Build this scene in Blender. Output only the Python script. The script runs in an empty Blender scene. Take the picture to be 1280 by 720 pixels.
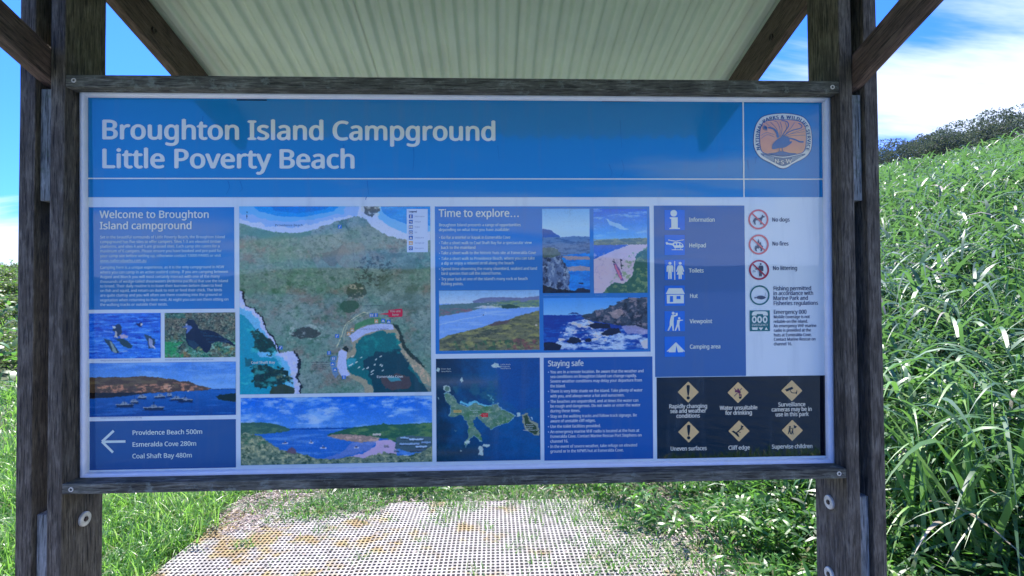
import bpy, bmesh, math, random
import numpy as np
from mathutils import Vector, Matrix
from mathutils.geometry import tessellate_polygon

sc = bpy.context.scene
COL = sc.collection
rnd = random.Random(7)

# ------------------------------------------------------------------ camera
F_PX = 630.6
RV = Vector((0.99933149, -0.03583061, -0.007262))
FV = Vector((0.03595758, 0.99918791, 0.01818181))
UV_ = Vector((0.00660464, -0.01843078, 0.99980832))
CAM = Vector((0.0, -1.37, 1.5))
cam_data = bpy.data.cameras.new('camera')
cam_data.sensor_width = 36.0
cam_data.lens = 36.0 * F_PX / 1280.0
cam_data.clip_start = 0.05
cam_data.clip_end = 6000
cam = bpy.data.objects.new('camera', cam_data)
COL.objects.link(cam)
m = Matrix((RV, UV_, -FV)).transposed().to_4x4()
m.translation = CAM
cam.matrix_world = m
sc.camera = cam

# ------------------------------------------------------------------ light
SUN_EL, SUN_AZ = math.radians(57), math.radians(-14)      # azimuth from +Y towards +X
sd = Vector((math.sin(SUN_AZ) * math.cos(SUN_EL), math.cos(SUN_AZ) * math.cos(SUN_EL), math.sin(SUN_EL)))
sl = bpy.data.lights.new('sun', 'SUN')
sl.energy = 3.7
sl.angle = math.radians(0.5)
sl.color = (1.0, 0.955, 0.89)
so = bpy.data.objects.new('sun', sl)
COL.objects.link(so)
so.rotation_euler = sd.to_track_quat('Z', 'Y').to_euler()
so.location = (0, 0, 30)

world = bpy.data.worlds.new('World')
sc.world = world
world.use_nodes = True
wn, wl = world.node_tree.nodes, world.node_tree.links
wn.clear()
w_out = wn.new('ShaderNodeOutputWorld')
w_bg = wn.new('ShaderNodeBackground')
w_bg.inputs['Strength'].default_value = 0.13
sky = wn.new('ShaderNodeTexSky')
sky.sky_type = 'NISHITA'
sky.sun_disc = False
sky.sun_elevation = SUN_EL
sky.sun_rotation = SUN_AZ
sky.air_density = 1.15
sky.dust_density = 0.4
sky.ozone_density = 2.6
def N(tree, t, **k):
    n = tree.nodes.new(t)
    for a, v in k.items():
        if a in n.inputs.keys() if hasattr(n.inputs, 'keys') else False:
            n.inputs[a].default_value = v
        else:
            setattr(n, a, v)
    return n
wt = world.node_tree
tc = wn.new('ShaderNodeTexCoord')
sep = wn.new('ShaderNodeSeparateXYZ'); wl.new(tc.outputs['Generated'], sep.inputs[0])
def wmath(op, a, b=None, clamp=False):
    n = wn.new('ShaderNodeMath'); n.operation = op; n.use_clamp = clamp
    for i, v in enumerate((a, b)):
        if v is None: continue
        if isinstance(v, (int, float)): n.inputs[i].default_value = v
        else: wl.new(v, n.inputs[i])
    return n.outputs[0]
den = wmath('ADD', wmath('MAXIMUM', sep.outputs[2], 0.0), 0.22)
cx = wmath('DIVIDE', sep.outputs[0], den)
cy = wmath('DIVIDE', sep.outputs[1], den)
cmb = wn.new('ShaderNodeCombineXYZ'); wl.new(cx, cmb.inputs[0]); wl.new(cy, cmb.inputs[1])
mp = wn.new('ShaderNodeMapping'); wl.new(cmb.outputs[0], mp.inputs[0])
mp.inputs['Rotation'].default_value = (0, 0, math.radians(-28))
mp.inputs['Scale'].default_value = (0.45, 1.15, 1)
mp.inputs['Location'].default_value = (1.35, 0.4, 0)
nz = wn.new('ShaderNodeTexNoise'); wl.new(mp.outputs[0], nz.inputs['Vector'])
nz.inputs['Scale'].default_value = 1.35; nz.inputs['Detail'].default_value = 7; nz.inputs['Roughness'].default_value = 0.58
nz.inputs['Distortion'].default_value = 0.35
# more cloud to the east, a low bank along the horizon
east = wmath('MULTIPLY', wmath('SUBTRACT', sep.outputs[0], 0.45), 0.6)
low = wmath('MINIMUM', wmath('MULTIPLY', wmath('SUBTRACT', 0.25, sep.outputs[2]), 2.0), 0.15)
south = wmath('MULTIPLY', wmath('MAXIMUM', wmath('MULTIPLY', sep.outputs[1], -1.0), 0.0), 0.05)
west = wmath('MULTIPLY', wmath('MAXIMUM', wmath('SUBTRACT', wmath('MULTIPLY', sep.outputs[0], -1.0), 0.5), 0.0), wmath('MAXIMUM', wmath('SUBTRACT', 1.0, wmath('MULTIPLY', sep.outputs[2], 4.0)), 0.0))
bias = wmath('ADD', wmath('ADD', wmath('ADD', wmath('MAXIMUM', east, -0.12), wmath('MULTIPLY', west, 1.3)), wmath('MAXIMUM', low, -0.03)), south)
cov = wmath('ADD', nz.outputs[0], bias)
ramp = wn.new('ShaderNodeMapRange'); wl.new(cov, ramp.inputs[0])
ramp.inputs[1].default_value = 0.50; ramp.inputs[2].default_value = 0.67
ramp.inputs[3].default_value = 0.0; ramp.inputs[4].default_value = 0.93
ramp.interpolation_type = 'SMOOTHSTEP'
mixw = wn.new('ShaderNodeMix'); mixw.data_type = 'RGBA'
wl.new(ramp.outputs[0], mixw.inputs['Factor'])
hue = wn.new('ShaderNodeMix'); hue.data_type = 'RGBA'; hue.blend_type = 'MULTIPLY'; hue.inputs['Factor'].default_value = 1.0
wl.new(sky.outputs[0], hue.inputs['A']); hue.inputs['B'].default_value = (0.11, 0.285, 0.84, 1)     # clear southern air: a deeper blue
wl.new(hue.outputs['Result'], mixw.inputs['A'])
nzc = wn.new('ShaderNodeTexNoise'); wl.new(mp.outputs[0], nzc.inputs['Vector']); nzc.inputs['Scale'].default_value = 3.1; nzc.inputs['Detail'].default_value = 8
cmx = wn.new('ShaderNodeMix'); cmx.data_type = 'RGBA'; wl.new(nzc.outputs[0], cmx.inputs['Factor'])
cmx.inputs['A'].default_value = (1.9, 2.3, 3.1, 1); cmx.inputs['B'].default_value = (2.9, 3.2, 3.9, 1)
wl.new(cmx.outputs['Result'], mixw.inputs['B'])
wl.new(mixw.outputs['Result'], w_bg.inputs['Color'])
wl.new(w_bg.outputs[0], w_out.inputs[0])

sc.view_settings.view_transform = 'Standard'
sc.view_settings.look = 'None'
sc.view_settings.exposure = 1.85
sc.view_settings.gamma = 1.0
sc.render.engine = 'CYCLES'
sc.cycles.max_bounces = 7
sc.cycles.transparent_max_bounces = 8

# ------------------------------------------------------------------ helpers
def link(o, parent=None, **props):
    COL.objects.link(o)
    if parent is not None: o.parent = parent
    for k, v in props.items(): o[k] = v
    return o
def mesh_obj(name, verts, faces, mats, parent=None, idx=None, smooth=False, loc=None, **props):
    me = bpy.data.meshes.new(name)
    me.from_pydata([tuple(v) for v in verts], [], faces)
    if not isinstance(mats, (list, tuple)): mats = [mats]
    for mm in mats: me.materials.append(mm)
    if idx is not None: me.polygons.foreach_set('material_index', idx)
    if smooth: me.polygons.foreach_set('use_smooth', [True] * len(me.polygons))
    me.update()
    o = bpy.data.objects.new(name, me)
    if loc is not None: o.location = loc
    return link(o, parent, **props)
def empty(name, loc, **props):
    o = bpy.data.objects.new(name, None)
    o.location = loc
    o.empty_display_size = 0.2
    return link(o, None, **props)
def bm_obj(name, bm, mats, parent=None, smooth=False, **props):
    me = bpy.data.meshes.new(name); bm.to_mesh(me); bm.free()
    if not isinstance(mats, (list, tuple)): mats = [mats]
    for mm in mats: me.materials.append(mm)
    if smooth: me.polygons.foreach_set('use_smooth', [True] * len(me.polygons))
    o = bpy.data.objects.new(name, me)
    return link(o, parent, **props)

def new_mat(name):
    mt = bpy.data.materials.new(name); mt.use_nodes = True
    nt = mt.node_tree
    b = nt.nodes['Principled BSDF']
    return mt, nt, b
def nd(nt, t, ins=None, **k):
    n = nt.nodes.new(t)
    for a, v in k.items(): setattr(n, a, v)
    if ins:
        for a, v in ins.items():
            if hasattr(v, 'links') or isinstance(v, bpy.types.NodeSocket): nt.links.new(v, n.inputs[a])
            else: n.inputs[a].default_value = v
    return n
def ramp_node(nt, fac, stops):
    r = nt.nodes.new('ShaderNodeValToRGB')
    e = r.color_ramp.elements
    while len(e) < len(stops): e.new(0.5)
    for i, (p, c) in enumerate(stops):
        e[i].position = p; e[i].color = (*c, 1)
    nt.links.new(fac, r.inputs[0])
    return r

def wood(name, dark, mid, light, lichen=None, rough=0.85):
    mt, nt, b = new_mat(name)
    t = nd(nt, 'ShaderNodeTexCoord')
    oi = nd(nt, 'ShaderNodeObjectInfo')
    add = nd(nt, 'ShaderNodeVectorMath', {0: t.outputs['Object']}, operation='ADD')
    sc_ = nd(nt, 'ShaderNodeVectorMath', {0: (17.0, 9.0, 5.0)}, operation='SCALE')
    nt.links.new(oi.outputs['Random'], sc_.inputs['Scale'])
    nt.links.new(sc_.outputs[0], add.inputs[1])
    mpn = nd(nt, 'ShaderNodeMapping', {'Vector': add.outputs[0], 'Scale': (7.5, 52.0, 52.0)})
    n1 = nd(nt, 'ShaderNodeTexNoise', {'Vector': mpn.outputs[0], 'Scale': 2.4, 'Detail': 8.0, 'Roughness': 0.68, 'Distortion': 0.5})
    mp2 = nd(nt, 'ShaderNodeMapping', {'Vector': add.outputs[0], 'Scale': (7.0, 14.0, 14.0)})
    n2 = nd(nt, 'ShaderNodeTexNoise', {'Vector': mp2.outputs[0], 'Scale': 1.8, 'Detail': 5.0, 'Roughness': 0.6})
    mixf = nd(nt, 'ShaderNodeMix', {'Factor': 0.42, 'A': n1.outputs[0], 'B': n2.outputs[0]})
    r = ramp_node(nt, mixf.outputs['Result'], [(0.33, dark), (0.5, mid), (0.66, light)])
    col = r.outputs[0]
    # fine dark checks along the grain
    mp3 = nd(nt, 'ShaderNodeMapping', {'Vector': add.outputs[0], 'Scale': (7.0, 130.0, 130.0)})
    n3 = nd(nt, 'ShaderNodeTexNoise', {'Vector': mp3.outputs[0], 'Scale': 2.0, 'Detail': 3.0, 'Roughness': 0.7})
    crack = nd(nt, 'ShaderNodeMapRange', {0: n3.outputs[0], 1: 0.36, 2: 0.5, 3: 0.2, 4: 1.1})
    mul = nd(nt, 'ShaderNodeMix', {'Factor': 1.0, 'A': col, 'B': crack.outputs[0]}, data_type='RGBA', blend_type='MULTIPLY')
    col = mul.outputs['Result']
    if lichen:
        n4 = nd(nt, 'ShaderNodeTexNoise', {'Vector': t.outputs['Object'], 'Scale': 26.0, 'Detail': 6.0, 'Roughness': 0.7})
        f4 = nd(nt, 'ShaderNodeMapRange', {0: n4.outputs[0], 1: 0.56, 2: 0.68, 3: 0.0, 4: 0.7})
        mx = nd(nt, 'ShaderNodeMix', {'Factor': f4.outputs[0], 'A': col, 'B': (*lichen, 1)}, data_type='RGBA')
        col = mx.outputs['Result']
    nt.links.new(col, b.inputs['Base Color'])
    b.inputs['Roughness'].default_value = rough
    hs = nd(nt, 'ShaderNodeMath', {0: n1.outputs[0], 1: crack.outputs[0]}, operation='ADD')
    bp = nd(nt, 'ShaderNodeBump', {'Height': hs.outputs[0], 'Strength': 0.55, 'Distance': 0.004})
    nt.links.new(bp.outputs[0], b.inputs['Normal'])
    return mt

M_POST = wood('weathered_post_timber', (0.036, 0.029, 0.019), (0.098, 0.082, 0.057), (0.215, 0.188, 0.14), None)
M_RAIL = wood('weathered_rail_timber', (0.035, 0.034, 0.024), (0.105, 0.105, 0.075), (0.27, 0.265, 0.205), (0.26, 0.3, 0.24))
M_BEAM = wood('brown_beam_timber', (0.045, 0.028, 0.021), (0.105, 0.068, 0.052), (0.17, 0.12, 0.095), None, 0.7)
M_BLOCK = wood('grey_block_timber', (0.12, 0.13, 0.11), (0.24, 0.25, 0.22), (0.38, 0.38, 0.34), (0.12, 0.16, 0.1))

def simple(name, col, rough=0.5, metal=0.0, noise=0.0, nscale=20.0):
    mt, nt, b = new_mat(name)
    b.inputs['Roughness'].default_value = rough
    b.inputs['Metallic'].default_value = metal
    b.inputs['Base Color'].default_value = (*col, 1)
    if noise:
        t = nd(nt, 'ShaderNodeTexCoord')
        n1 = nd(nt, 'ShaderNodeTexNoise', {'Vector': t.outputs['Object'], 'Scale': nscale, 'Detail': 6.0, 'Roughness': 0.65})
        f = nd(nt, 'ShaderNodeMapRange', {0: n1.outputs[0], 1: 0.3, 2: 0.7, 3: 1 - noise, 4: 1 + noise})
        mul = nd(nt, 'ShaderNodeMix', {'Factor': 1.0, 'A': (*col, 1), 'B': f.outputs[0]}, data_type='RGBA', blend_type='MULTIPLY')
        nt.links.new(mul.outputs['Result'], b.inputs['Base Color'])
        bp = nd(nt, 'ShaderNodeBump', {'Height': n1.outputs[0], 'Strength': 0.15, 'Distance': 0.003})
        nt.links.new(bp.outputs[0], b.inputs['Normal'])
    return mt
M_ROOF = simple('pale_green_painted_steel', (0.62, 0.71, 0.57), 0.42, 0.0, 0.07, 5.0)
M_ALU = simple('frosted_aluminium', (0.88, 0.89, 0.90), 0.45, 0.0, 0.04, 40.0)
M_STEEL = simple('galvanised_washer_steel', (0.66, 0.63, 0.52), 0.5, 0.1, 0.25, 60.0)
M_DARKSTEEL = simple('rusty_bolt_steel', (0.09, 0.07, 0.06), 0.6, 0.6, 0.3, 80.0)

def timber(name, p0, p1, side, w, h, mat, parent, seed=0, **props):
    """A sawn length of timber from p0 to p1 (centre line); 'side' gives the direction of w, h runs across it."""
    p0, p1 = Vector(p0), Vector(p1)
    L = (p1 - p0).length
    ax = (p1 - p0).normalized()
    ay = Vector(side).normalized(); az = ax.cross(ay).normalized(); ay = az.cross(ax)
    bm = bmesh.new()
    bmesh.ops.create_cube(bm, size=1.0)
    for v in bm.verts: v.co = Vector((v.co.x * L, v.co.y * w, v.co.z * h))
    bmesh.ops.bevel(bm, geom=list(bm.edges), offset=min(0.0035, w * 0.1), segments=2, affect='EDGES', profile=0.6)
    nseg = max(2, int(L / 0.09))
    es = [e for e in bm.edges if abs((e.verts[0].co - e.verts[1].co).x) > L * 0.8]
    bmesh.ops.subdivide_edges(bm, edges=es, cuts=nseg, use_grid_fill=True)
    r = random.Random(seed + 11)
    tab = [r.uniform(-1, 1) for _ in range(64)]
    for v in bm.verts:
        k = int((v.co.x / L + 0.5) * nseg + 0.5)
        if 0 < k < nseg:
            s = 1 + 0.008 * tab[(k * 5 + (1 if v.co.y > 0 else 0)) % 64]
            v.co.y *= s
            v.co.z *= 1 + 0.006 * tab[(k * 3 + (7 if v.co.z > 0 else 0)) % 64]
    o = bm_obj(name, bm, mat, parent, **props)
    mw = Matrix((ax, ay, az)).transposed().to_4x4()
    mw.translation = (p0 + p1) / 2 - (parent.location if parent is not None else Vector())
    o.matrix_local = mw
    return o
def disc_part(name, c, normal, r, t, mat, parent, hole=0.0, n=20):
    """a washer or bolt head: short cylinder with its back at c, optionally with a hole"""
    z = Vector(normal).normalized(); x = z.orthogonal().normalized(); y = z.cross(x)
    V, Fc = [], []
    rings = [(r, 0), (r, t * 0.7), (r * 0.93, t)] + ([(hole, t), (hole, t * 0.2)] if hole else [])
    for (rr, zz) in rings:
        for k in range(n):
            a = 2 * math.pi * k / n
            V.append(Vector(c) + x * rr * math.cos(a) + y * rr * math.sin(a) + z * zz)
    for j in range(len(rings) - 1):
        for k in range(n):
            k2 = (k + 1) % n
            Fc.append((j * n + k, j * n + k2, (j + 1) * n + k2, (j + 1) * n + k))
    Fc.append(tuple((len(rings) - 1) * n + k for k in range(n)))
    return mesh_obj(name, V, Fc, mat, parent)

# ------------------------------------------------------------------ the ground
def sp(v, k=1.0): return np.log1p(np.exp(np.clip(v / k, -40, 40))) * k
def ground_h(x, y):
    x = np.asarray(x, float); y = np.asarray(y, float)
    q = x - 1.7 + 0.30 * (y + 1.37)
    hr = 0.302 * sp(q, 0.45)
    hr = np.where(hr > 7.8, 7.8 + (hr - 7.8) * 0.12, hr)
    back = 1 / (1 + np.exp(-(y + 0.6) / 0.5))
    hr = hr * back
    ql = -x - 7.0 + 0.06 * y
    hl = 0.145 * sp(ql, 1.5)
    hl = np.where(hl > 3.6, 3.6 + (hl - 3.6) * 0.1, hl) * (1 / (1 + np.exp(-(y - 3) / 2.0)))
    h = hr + hl
    far = np.sqrt(x * x + y * y)
    h = h + 0.25 * np.sin(x * 0.21 + 1.3) * np.sin(y * 0.17 + 0.4) * np.clip((far - 7) / 15, 0, 1)
    h = h + 0.012 * np.sin(x * 3.1) * np.sin(y * 2.7 + 1)
    flat = np.exp(-((np.maximum(np.abs(x) - 1.6, 0)) ** 2 + np.maximum(np.abs(y - 1.2) - 1.5, 0) ** 2) / 0.3)
    h = h * (1 - flat * np.clip(1 - h, 0, 1))
    # behind the reader the ground drops to a cove, with a far headland across the water
    shore = 1 / (1 + np.exp((y + 4.0 + 0.5 * np.sin(x * 0.35)) / 0.35))
    h = h * (1 - shore) - 2.6 * shore
    h = h + 20.0 * np.exp(-((y + 300) / 45.0) ** 2) * (0.75 + 0.25 * np.sin(x * 0.013 + 1.0) + 0.12 * np.sin(x * 0.041))
    return np.where(y < -60, h, h * np.exp(-np.maximum(far - 90, 0) / 80)) - 0.015
def graded(lo, hi, n, near=0.0, p=2.6):
    t = np.linspace(-1, 1, n)
    s = np.sign(t) * np.abs(t) ** p
    return np.where(s < 0, near + (near - lo) * s, near + (hi - near) * s)
gx = graded(-1400, 1400, 221, 0.5); gy = graded(-1400, 1800, 241, 2.0)
GX, GY = np.meshgrid(gx, gy)
GZ = ground_h(GX, GY)
nx, ny = len(gx), len(gy)
gv = np.stack([GX.ravel(), GY.ravel(), GZ.ravel()], 1)
ii, jj = np.meshgrid(np.arange(nx - 1), np.arange(ny - 1))
a0 = (jj * nx + ii).ravel()
gf = np.stack([a0, a0 + 1, a0 + nx + 1, a0 + nx], 1)

mt, nt, b = new_mat('soil_and_turf')
t = nd(nt, 'ShaderNodeTexCoord')
n1 = nd(nt, 'ShaderNodeTexNoise', {'Vector': t.outputs['Object'], 'Scale': 0.9, 'Detail': 9.0, 'Roughness': 0.7})
n2 = nd(nt, 'ShaderNodeTexNoise', {'Vector': t.outputs['Object'], 'Scale': 14.0, 'Detail': 6.0, 'Roughness': 0.7})
mxn = nd(nt, 'ShaderNodeMix', {'Factor': 0.5, 'A': n1.outputs[0], 'B': n2.outputs[0]})
r = ramp_node(nt, mxn.outputs['Result'], [(0.36, (0.018, 0.022, 0.010)), (0.48, (0.04, 0.06, 0.018)), (0.58, (0.075, 0.085, 0.035)), (0.7, (0.15, 0.13, 0.09))])
nt.links.new(r.outputs[0], b.inputs['Base Color'])
b.inputs['Roughness'].default_value = 0.95
bp = nd(nt, 'ShaderNodeBump', {'Height': n2.outputs[0], 'Strength': 0.8, 'Distance': 0.03})
nt.links.new(bp.outputs[0], b.inputs['Normal'])
M_GROUND = mt
mesh_obj('ground', gv, gf.tolist(), M_GROUND, smooth=True, kind='structure', label='grassy sloping ground of the headland round the shelter')

M_SAND = simple('pale_bounce_sand', (0.66, 0.62, 0.55), 0.95, 0, 0.25, 3.0)  # sand added out of view to bounce sunlight up onto the board
pv, pf = [], []
for i in range(17):
    for k in range(33):
        a = 2 * math.pi * k / 32; rr = i / 16
        x = -0.1 + rr * (6.0 + 0.35 * math.sin(a * 3 + 1) + 0.15 * math.sin(a * 7)) * math.cos(a)
        y = -0.95 + rr * (1.05 + 0.10 * math.sin(a * 5)) * math.sin(a)
        pv.append((x, y, float(ground_h(x, y)) + 0.016 * (1 - rr ** 3) + 0.0035))
for i in range(16):
    for k in range(32):
        q = i * 33 + k
        pf.append((q, q + 33, q + 34, q + 1))
mesh_obj('bounce_sand', pv, pf, M_SAND, smooth=True, kind='structure', label='added pale sand out of view, bouncing sunlight onto the sign')

mt, nt, b = new_mat('cove_water')
b.inputs['Base Color'].default_value = (0.008, 0.045, 0.075, 1)
b.inputs['Roughness'].default_value = 0.12
t = nd(nt, 'ShaderNodeTexCoord')
n1 = nd(nt, 'ShaderNodeTexNoise', {'Vector': t.outputs['Object'], 'Scale': 1.3, 'Detail': 6.0, 'Roughness': 0.6})
bp = nd(nt, 'ShaderNodeBump', {'Height': n1.outputs[0], 'Strength': 0.6, 'Distance': 0.15})
nt.links.new(bp.outputs[0], b.inputs['Normal'])
mesh_obj('sea', [(-1400, -1390, -1.0), (1400, -1390, -1.0), (1400, -3.0, -1.0), (-1400, -3.0, -1.0)], [(0, 1, 2, 3)], mt, kind='structure', label='deep blue water of the cove behind the reader')

# ------------------------------------------------------------------ the shelter
SH = empty('sign_shelter', (-0.08, 0.07, 0.0), label='open timber shelter with twin-plank posts and a pale green corrugated roof over the sign', category='shelter')
XL, XR, PD = -1.133, 0.972, 0.14
RIDGE_Z, SLOPE, Y_R = 2.616, 0.28, 0.07
def roof_under(y): return RIDGE_Z - SLOPE * abs(y - Y_R)
posts = {}
for s, (a, bq, c, d) in {'l': (-1.171, XL, -1.250, -1.209), 'r': (XR, 1.009, 1.044, 1.082)}.items():
    for j, (x0, x1) in enumerate(((a, bq), (c, d))):
        zt = roof_under(0) - 0.004
        posts[s, j] = timber('post', ((x0 + x1) / 2, 0.07, -0.25), ((x0 + x1) / 2, 0.07, zt), (1, 0, 0), x1 - x0, PD, M_POST, SH, seed=j + (5 if s == 'l' else 0))
    g0, g1 = (-1.209, -1.171) if s == 'l' else (1.009, 1.044)
    gm, gw = (g0 + g1) / 2, g1 - g0 - 0.004
    timber('spacer_block', (gm, 0.07, 1.765), (gm, 0.07, 2.066), (1, 0, 0), gw - 0.002, 0.116, M_BLOCK, SH, 3)
    timber('spacer_block', (gm, 0.07, -0.2), (gm, 0.07, 0.937), (1, 0, 0), gw - 0.002, 0.116, M_BLOCK, SH, 4)
    # rafters sit between the twin planks, one on each slope, meeting at the ridge
    dz = 0.137
    for sy in (1, -1):
        run = 1.075
        ang = Vector((0, sy * 1.0, -SLOPE)).normalized()
        nrm = Vector((0, sy * SLOPE, 1.0)).normalized()
        if nrm.z < 0: nrm = -nrm
        hh = 0.132
        p0 = Vector((gm, Y_R + sy * 0.002, RIDGE_Z - 0.003)) - nrm * (hh / 2) + ang * 0.022
        p1 = p0 + ang * (run / math.sqrt(1) + 0.02)
        timber('rafter', p0, p1, (1, 0, 0), gw, hh, M_BEAM, SH, seed=sy + 2)
        if sy > 0: continue
        # knee brace from the post to the rafter
        zb = 2.075 + 0.045
        b0 = Vector((gm, Y_R + sy * (0.02), zb - 0.35 * (Y_R - 0.05)))
        b1 = Vector((gm, Y_R - 0 + sy * 0.60, zb + 0.35 * 0.565))
        timber('brace', b0, b1, (1, 0, 0), gw - 0.001, 0.085, M_BEAM, SH, seed=sy + 9)
    # big washers and bolts on the planks that carry the rails
    inner = XL if s == 'l' else XR
    nx_ = 1 if s == 'l' else -1
    for zz, yy in ((0.898, 0.073), (0.688, 0.078)):
        w_ = disc_part('washer', (inner - 0, yy, zz), (nx_, 0, 0), 0.0195, 0.006, M_STEEL, SH, hole=0.008)
        h_ = disc_part('bolt_head', (inner + nx_ * 0.001, yy, zz), (nx_, 0, 0), 0.0062, 0.0075, M_DARKSTEEL, SH, n=6)
        for q in (w_, h_): q.location = Vector(q.location) - SH.location
    for yy, zz in ((0.405, 2.433), ):
        q = disc_part('washer', (g1 if s == 'l' else g0, yy, zz), (nx_, 0, 0), 0.012, 0.004, M_DARKSTEEL, SH, hole=0.007)
        q.location = -SH.location
for (z0, z1, ya) in ((2.066, 2.100, 0.0), (0.992, 1.0195, 0.0)):
    timber('rail', (XL, 0.069 + ya, (z0 + z1) / 2), (XR, 0.069 + ya, (z0 + z1) / 2), (0, 1, 0), 0.138, z1 - z0, M_RAIL, SH, seed=int(z0 * 10))
for (x, z) in ((XL + 0.024, 1.005), (XR - 0.022, 1.006), (XR - 0.02, 2.082), (XL + 0.022, 2.084)):
    q = disc_part('screw', (x, 0.001, z), (0, -1, 0), 0.0062, 0.0025, M_STEEL, SH, hole=0.0036, n=14)
    q.location = -SH.location
# corrugated sheets: 76 mm pitch, lapped one over the next
def roof_sheet(x0, x1, sy, k):
    pitch, amp, th = 0.0762, 0.0105, 0.0011
    nseg = int(round((x1 - x0) / pitch * 16))
    xs = np.linspace(x0, x1, nseg + 1)
    prof = amp * (1 + np.tanh(2.8 * np.sin((xs + 1.22) / pitch * 2 * math.pi - math.pi / 2) - 0.35))
    ys = (0.004, 0.4, 0.8, 1.182)
    V, Fc = [], []
    lift = 0.0038 * (k % 2)
    nr = len(ys); nc = nseg + 1
    for lay in (0, th):
        for yy in ys:
            for x, p in zip(xs, prof):
                V.append((x, Y_R + sy * yy, RIDGE_Z - SLOPE * yy + p + lay + lift + 0.001))
    for lay in (0, 1):
        o_ = lay * nr * nc
        for i in range(nr - 1):
            for j in range(nc - 1):
                a_ = o_ + i * nc + j
                f_ = (a_, a_ + 1, a_ + nc + 1, a_ + nc)
                Fc.append(f_ if lay else f_[::-1])
    o2 = nr * nc
    for j in range(nc - 1):
        for i in (0, nr - 1):
            a_ = i * nc + j
            Fc.append((a_, a_ + 1, a_ + 1 + o2, a_ + o2))
    for i in range(nr - 1):
        for j in (0, nc - 1):
            a_ = i * nc + j
            Fc.append((a_, a_ + nc, a_ + nc + o2, a_ + o2))
    o = mesh_obj('roof_sheet', V, Fc, M_ROOF, SH, smooth=True)
    o.location = -SH.location
    md = o.modifiers.new('edge', 'EDGE_SPLIT'); md.split_angle = math.radians(60)
for sy in (1, -1):
    bs = (-1.222, -0.489, 0.130, 0.735, 1.056)
    for k in range(4): roof_sheet(bs[k] - (0.03 if k else 0), bs[k + 1], sy, k)
cap_v, cap_f = [], []
for x in (-1.225, 1.06):
    for yy, zz in ((-0.14, -0.14 * SLOPE + 0.02), (0, 0.021), (0.14, -0.14 * SLOPE + 0.02), (-0.14, -0.14 * SLOPE + 0.0225), (0, 0.0245), (0.14, -0.14 * SLOPE + 0.0225)):
        cap_v.append((x, Y_R + yy, RIDGE_Z + zz))
cap_f = [(0, 1, 7, 6), (1, 2, 8, 7), (3, 9, 10, 4), (4, 10, 11, 5), (0, 3, 4, 1), (1, 4, 5, 2), (6, 7, 10, 9), (7, 8, 11, 10), (0, 6, 9, 3), (2, 5, 11, 8)]
q = mesh_obj('ridge_cap', cap_v, cap_f, M_ROOF, SH); q.location = -SH.location

# ------------------------------------------------------------------ the sign
BY = 0.052                                   # distance of the board's face behind the post fronts
TILT = 0.012
def on_board(px, py):
    """place on the board's face of a point of the sign's artwork (artwork drawn on a 1280-wide sheet)"""
    d = FV + RV * ((px - 640) / F_PX) - UV_ * ((py - 360) / F_PX)
    # plane: y = BY + TILT*(1.55 - z)*... tilted slightly, top nearer the reader
    # y - TILT_K*(1.545 - z) = BY
    k = TILT / 1.05
    t_ = (BY - CAM.y + k * (1.545 - CAM.z)) / (d.y + k * d.z)
    p = CAM + d * t_
    return p.x, p.z
def brd(u, v, off=0.0):
    return (u, BY + (TILT / 1.05) * (1.545 - v) - off, v)
SG = empty('information_sign', (-0.08, BY, 1.0195), label='large blue campground information board with maps, photos and pictograms in a silver frame', category='sign')

# light the board receives, used to turn the colours seen on it into ink colours
KL = np.array([0.33, 0.49, 0.90])
RF = np.array([0.008, 0.013, 0.026])
def lin(c):
    c = np.asarray(c, float) / 255.0
    return np.where(c <= 0.04045, c / 12.92, ((c + 0.055) / 1.055) ** 2.4)
def ink(c):
    v = np.maximum((lin(c) - RF) / KL, 0.004)
    return v / np.maximum(v.max(-1, keepdims=True) / 0.88, 1.0)

def print_surface(nt, b, colour_socket=None, colour=None):
    t = nd(nt, 'ShaderNodeTexCoord')
    mpn = nd(nt, 'ShaderNodeMapping', {'Vector': t.outputs['Object'], 'Scale': (9.0, 9.0, 1.1)})
    n1 = nd(nt, 'ShaderNodeTexNoise', {'Vector': mpn.outputs[0], 'Scale': 2.2, 'Detail': 5.0, 'Roughness': 0.6})
    n2 = nd(nt, 'ShaderNodeTexNoise', {'Vector': t.outputs['Object'], 'Scale': 3.1, 'Detail': 4.0, 'Roughness': 0.6})
    dirt = nd(nt, 'ShaderNodeMapRange', {0: n1.outputs[0], 1: 0.55, 2: 0.8, 3: 0.0, 4: 0.2})
    mx = nd(nt, 'ShaderNodeMix', {'Factor': dirt.outputs[0], 'B': (0.16, 0.2, 0.22, 1)}, data_type='RGBA')
    if colour_socket is not None: nt.links.new(colour_socket, mx.inputs['A'])
    else: mx.inputs['A'].default_value = (*colour, 1)
    nt.links.new(mx.outputs['Result'], b.inputs['Base Color'])
    rg = nd(nt, 'ShaderNodeMapRange', {0: n2.outputs[0], 1: 0.3, 2: 0.7, 3: 0.012, 4: 0.05})
    nt.links.new(rg.outputs[0], b.inputs['Roughness'])
    b.inputs['Coat Weight'].default_value = 0.5
    b.inputs['Coat Roughness'].default_value = 0.008
    bp = nd(nt, 'ShaderNodeBump', {'Height': n2.outputs[0], 'Strength': 0.012, 'Distance': 0.01})
    nt.links.new(bp.outputs[0], b.inputs['Normal'])
_pm = {}
def PM(c):
    c = tuple(int(x) for x in c)
    if c not in _pm:
        mt, nt, b = new_mat('print_ink_%d' % len(_pm))
        print_surface(nt, b, colour=tuple(float(x) for x in ink(c)))
        _pm[c] = mt
    return _pm[c]

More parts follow.
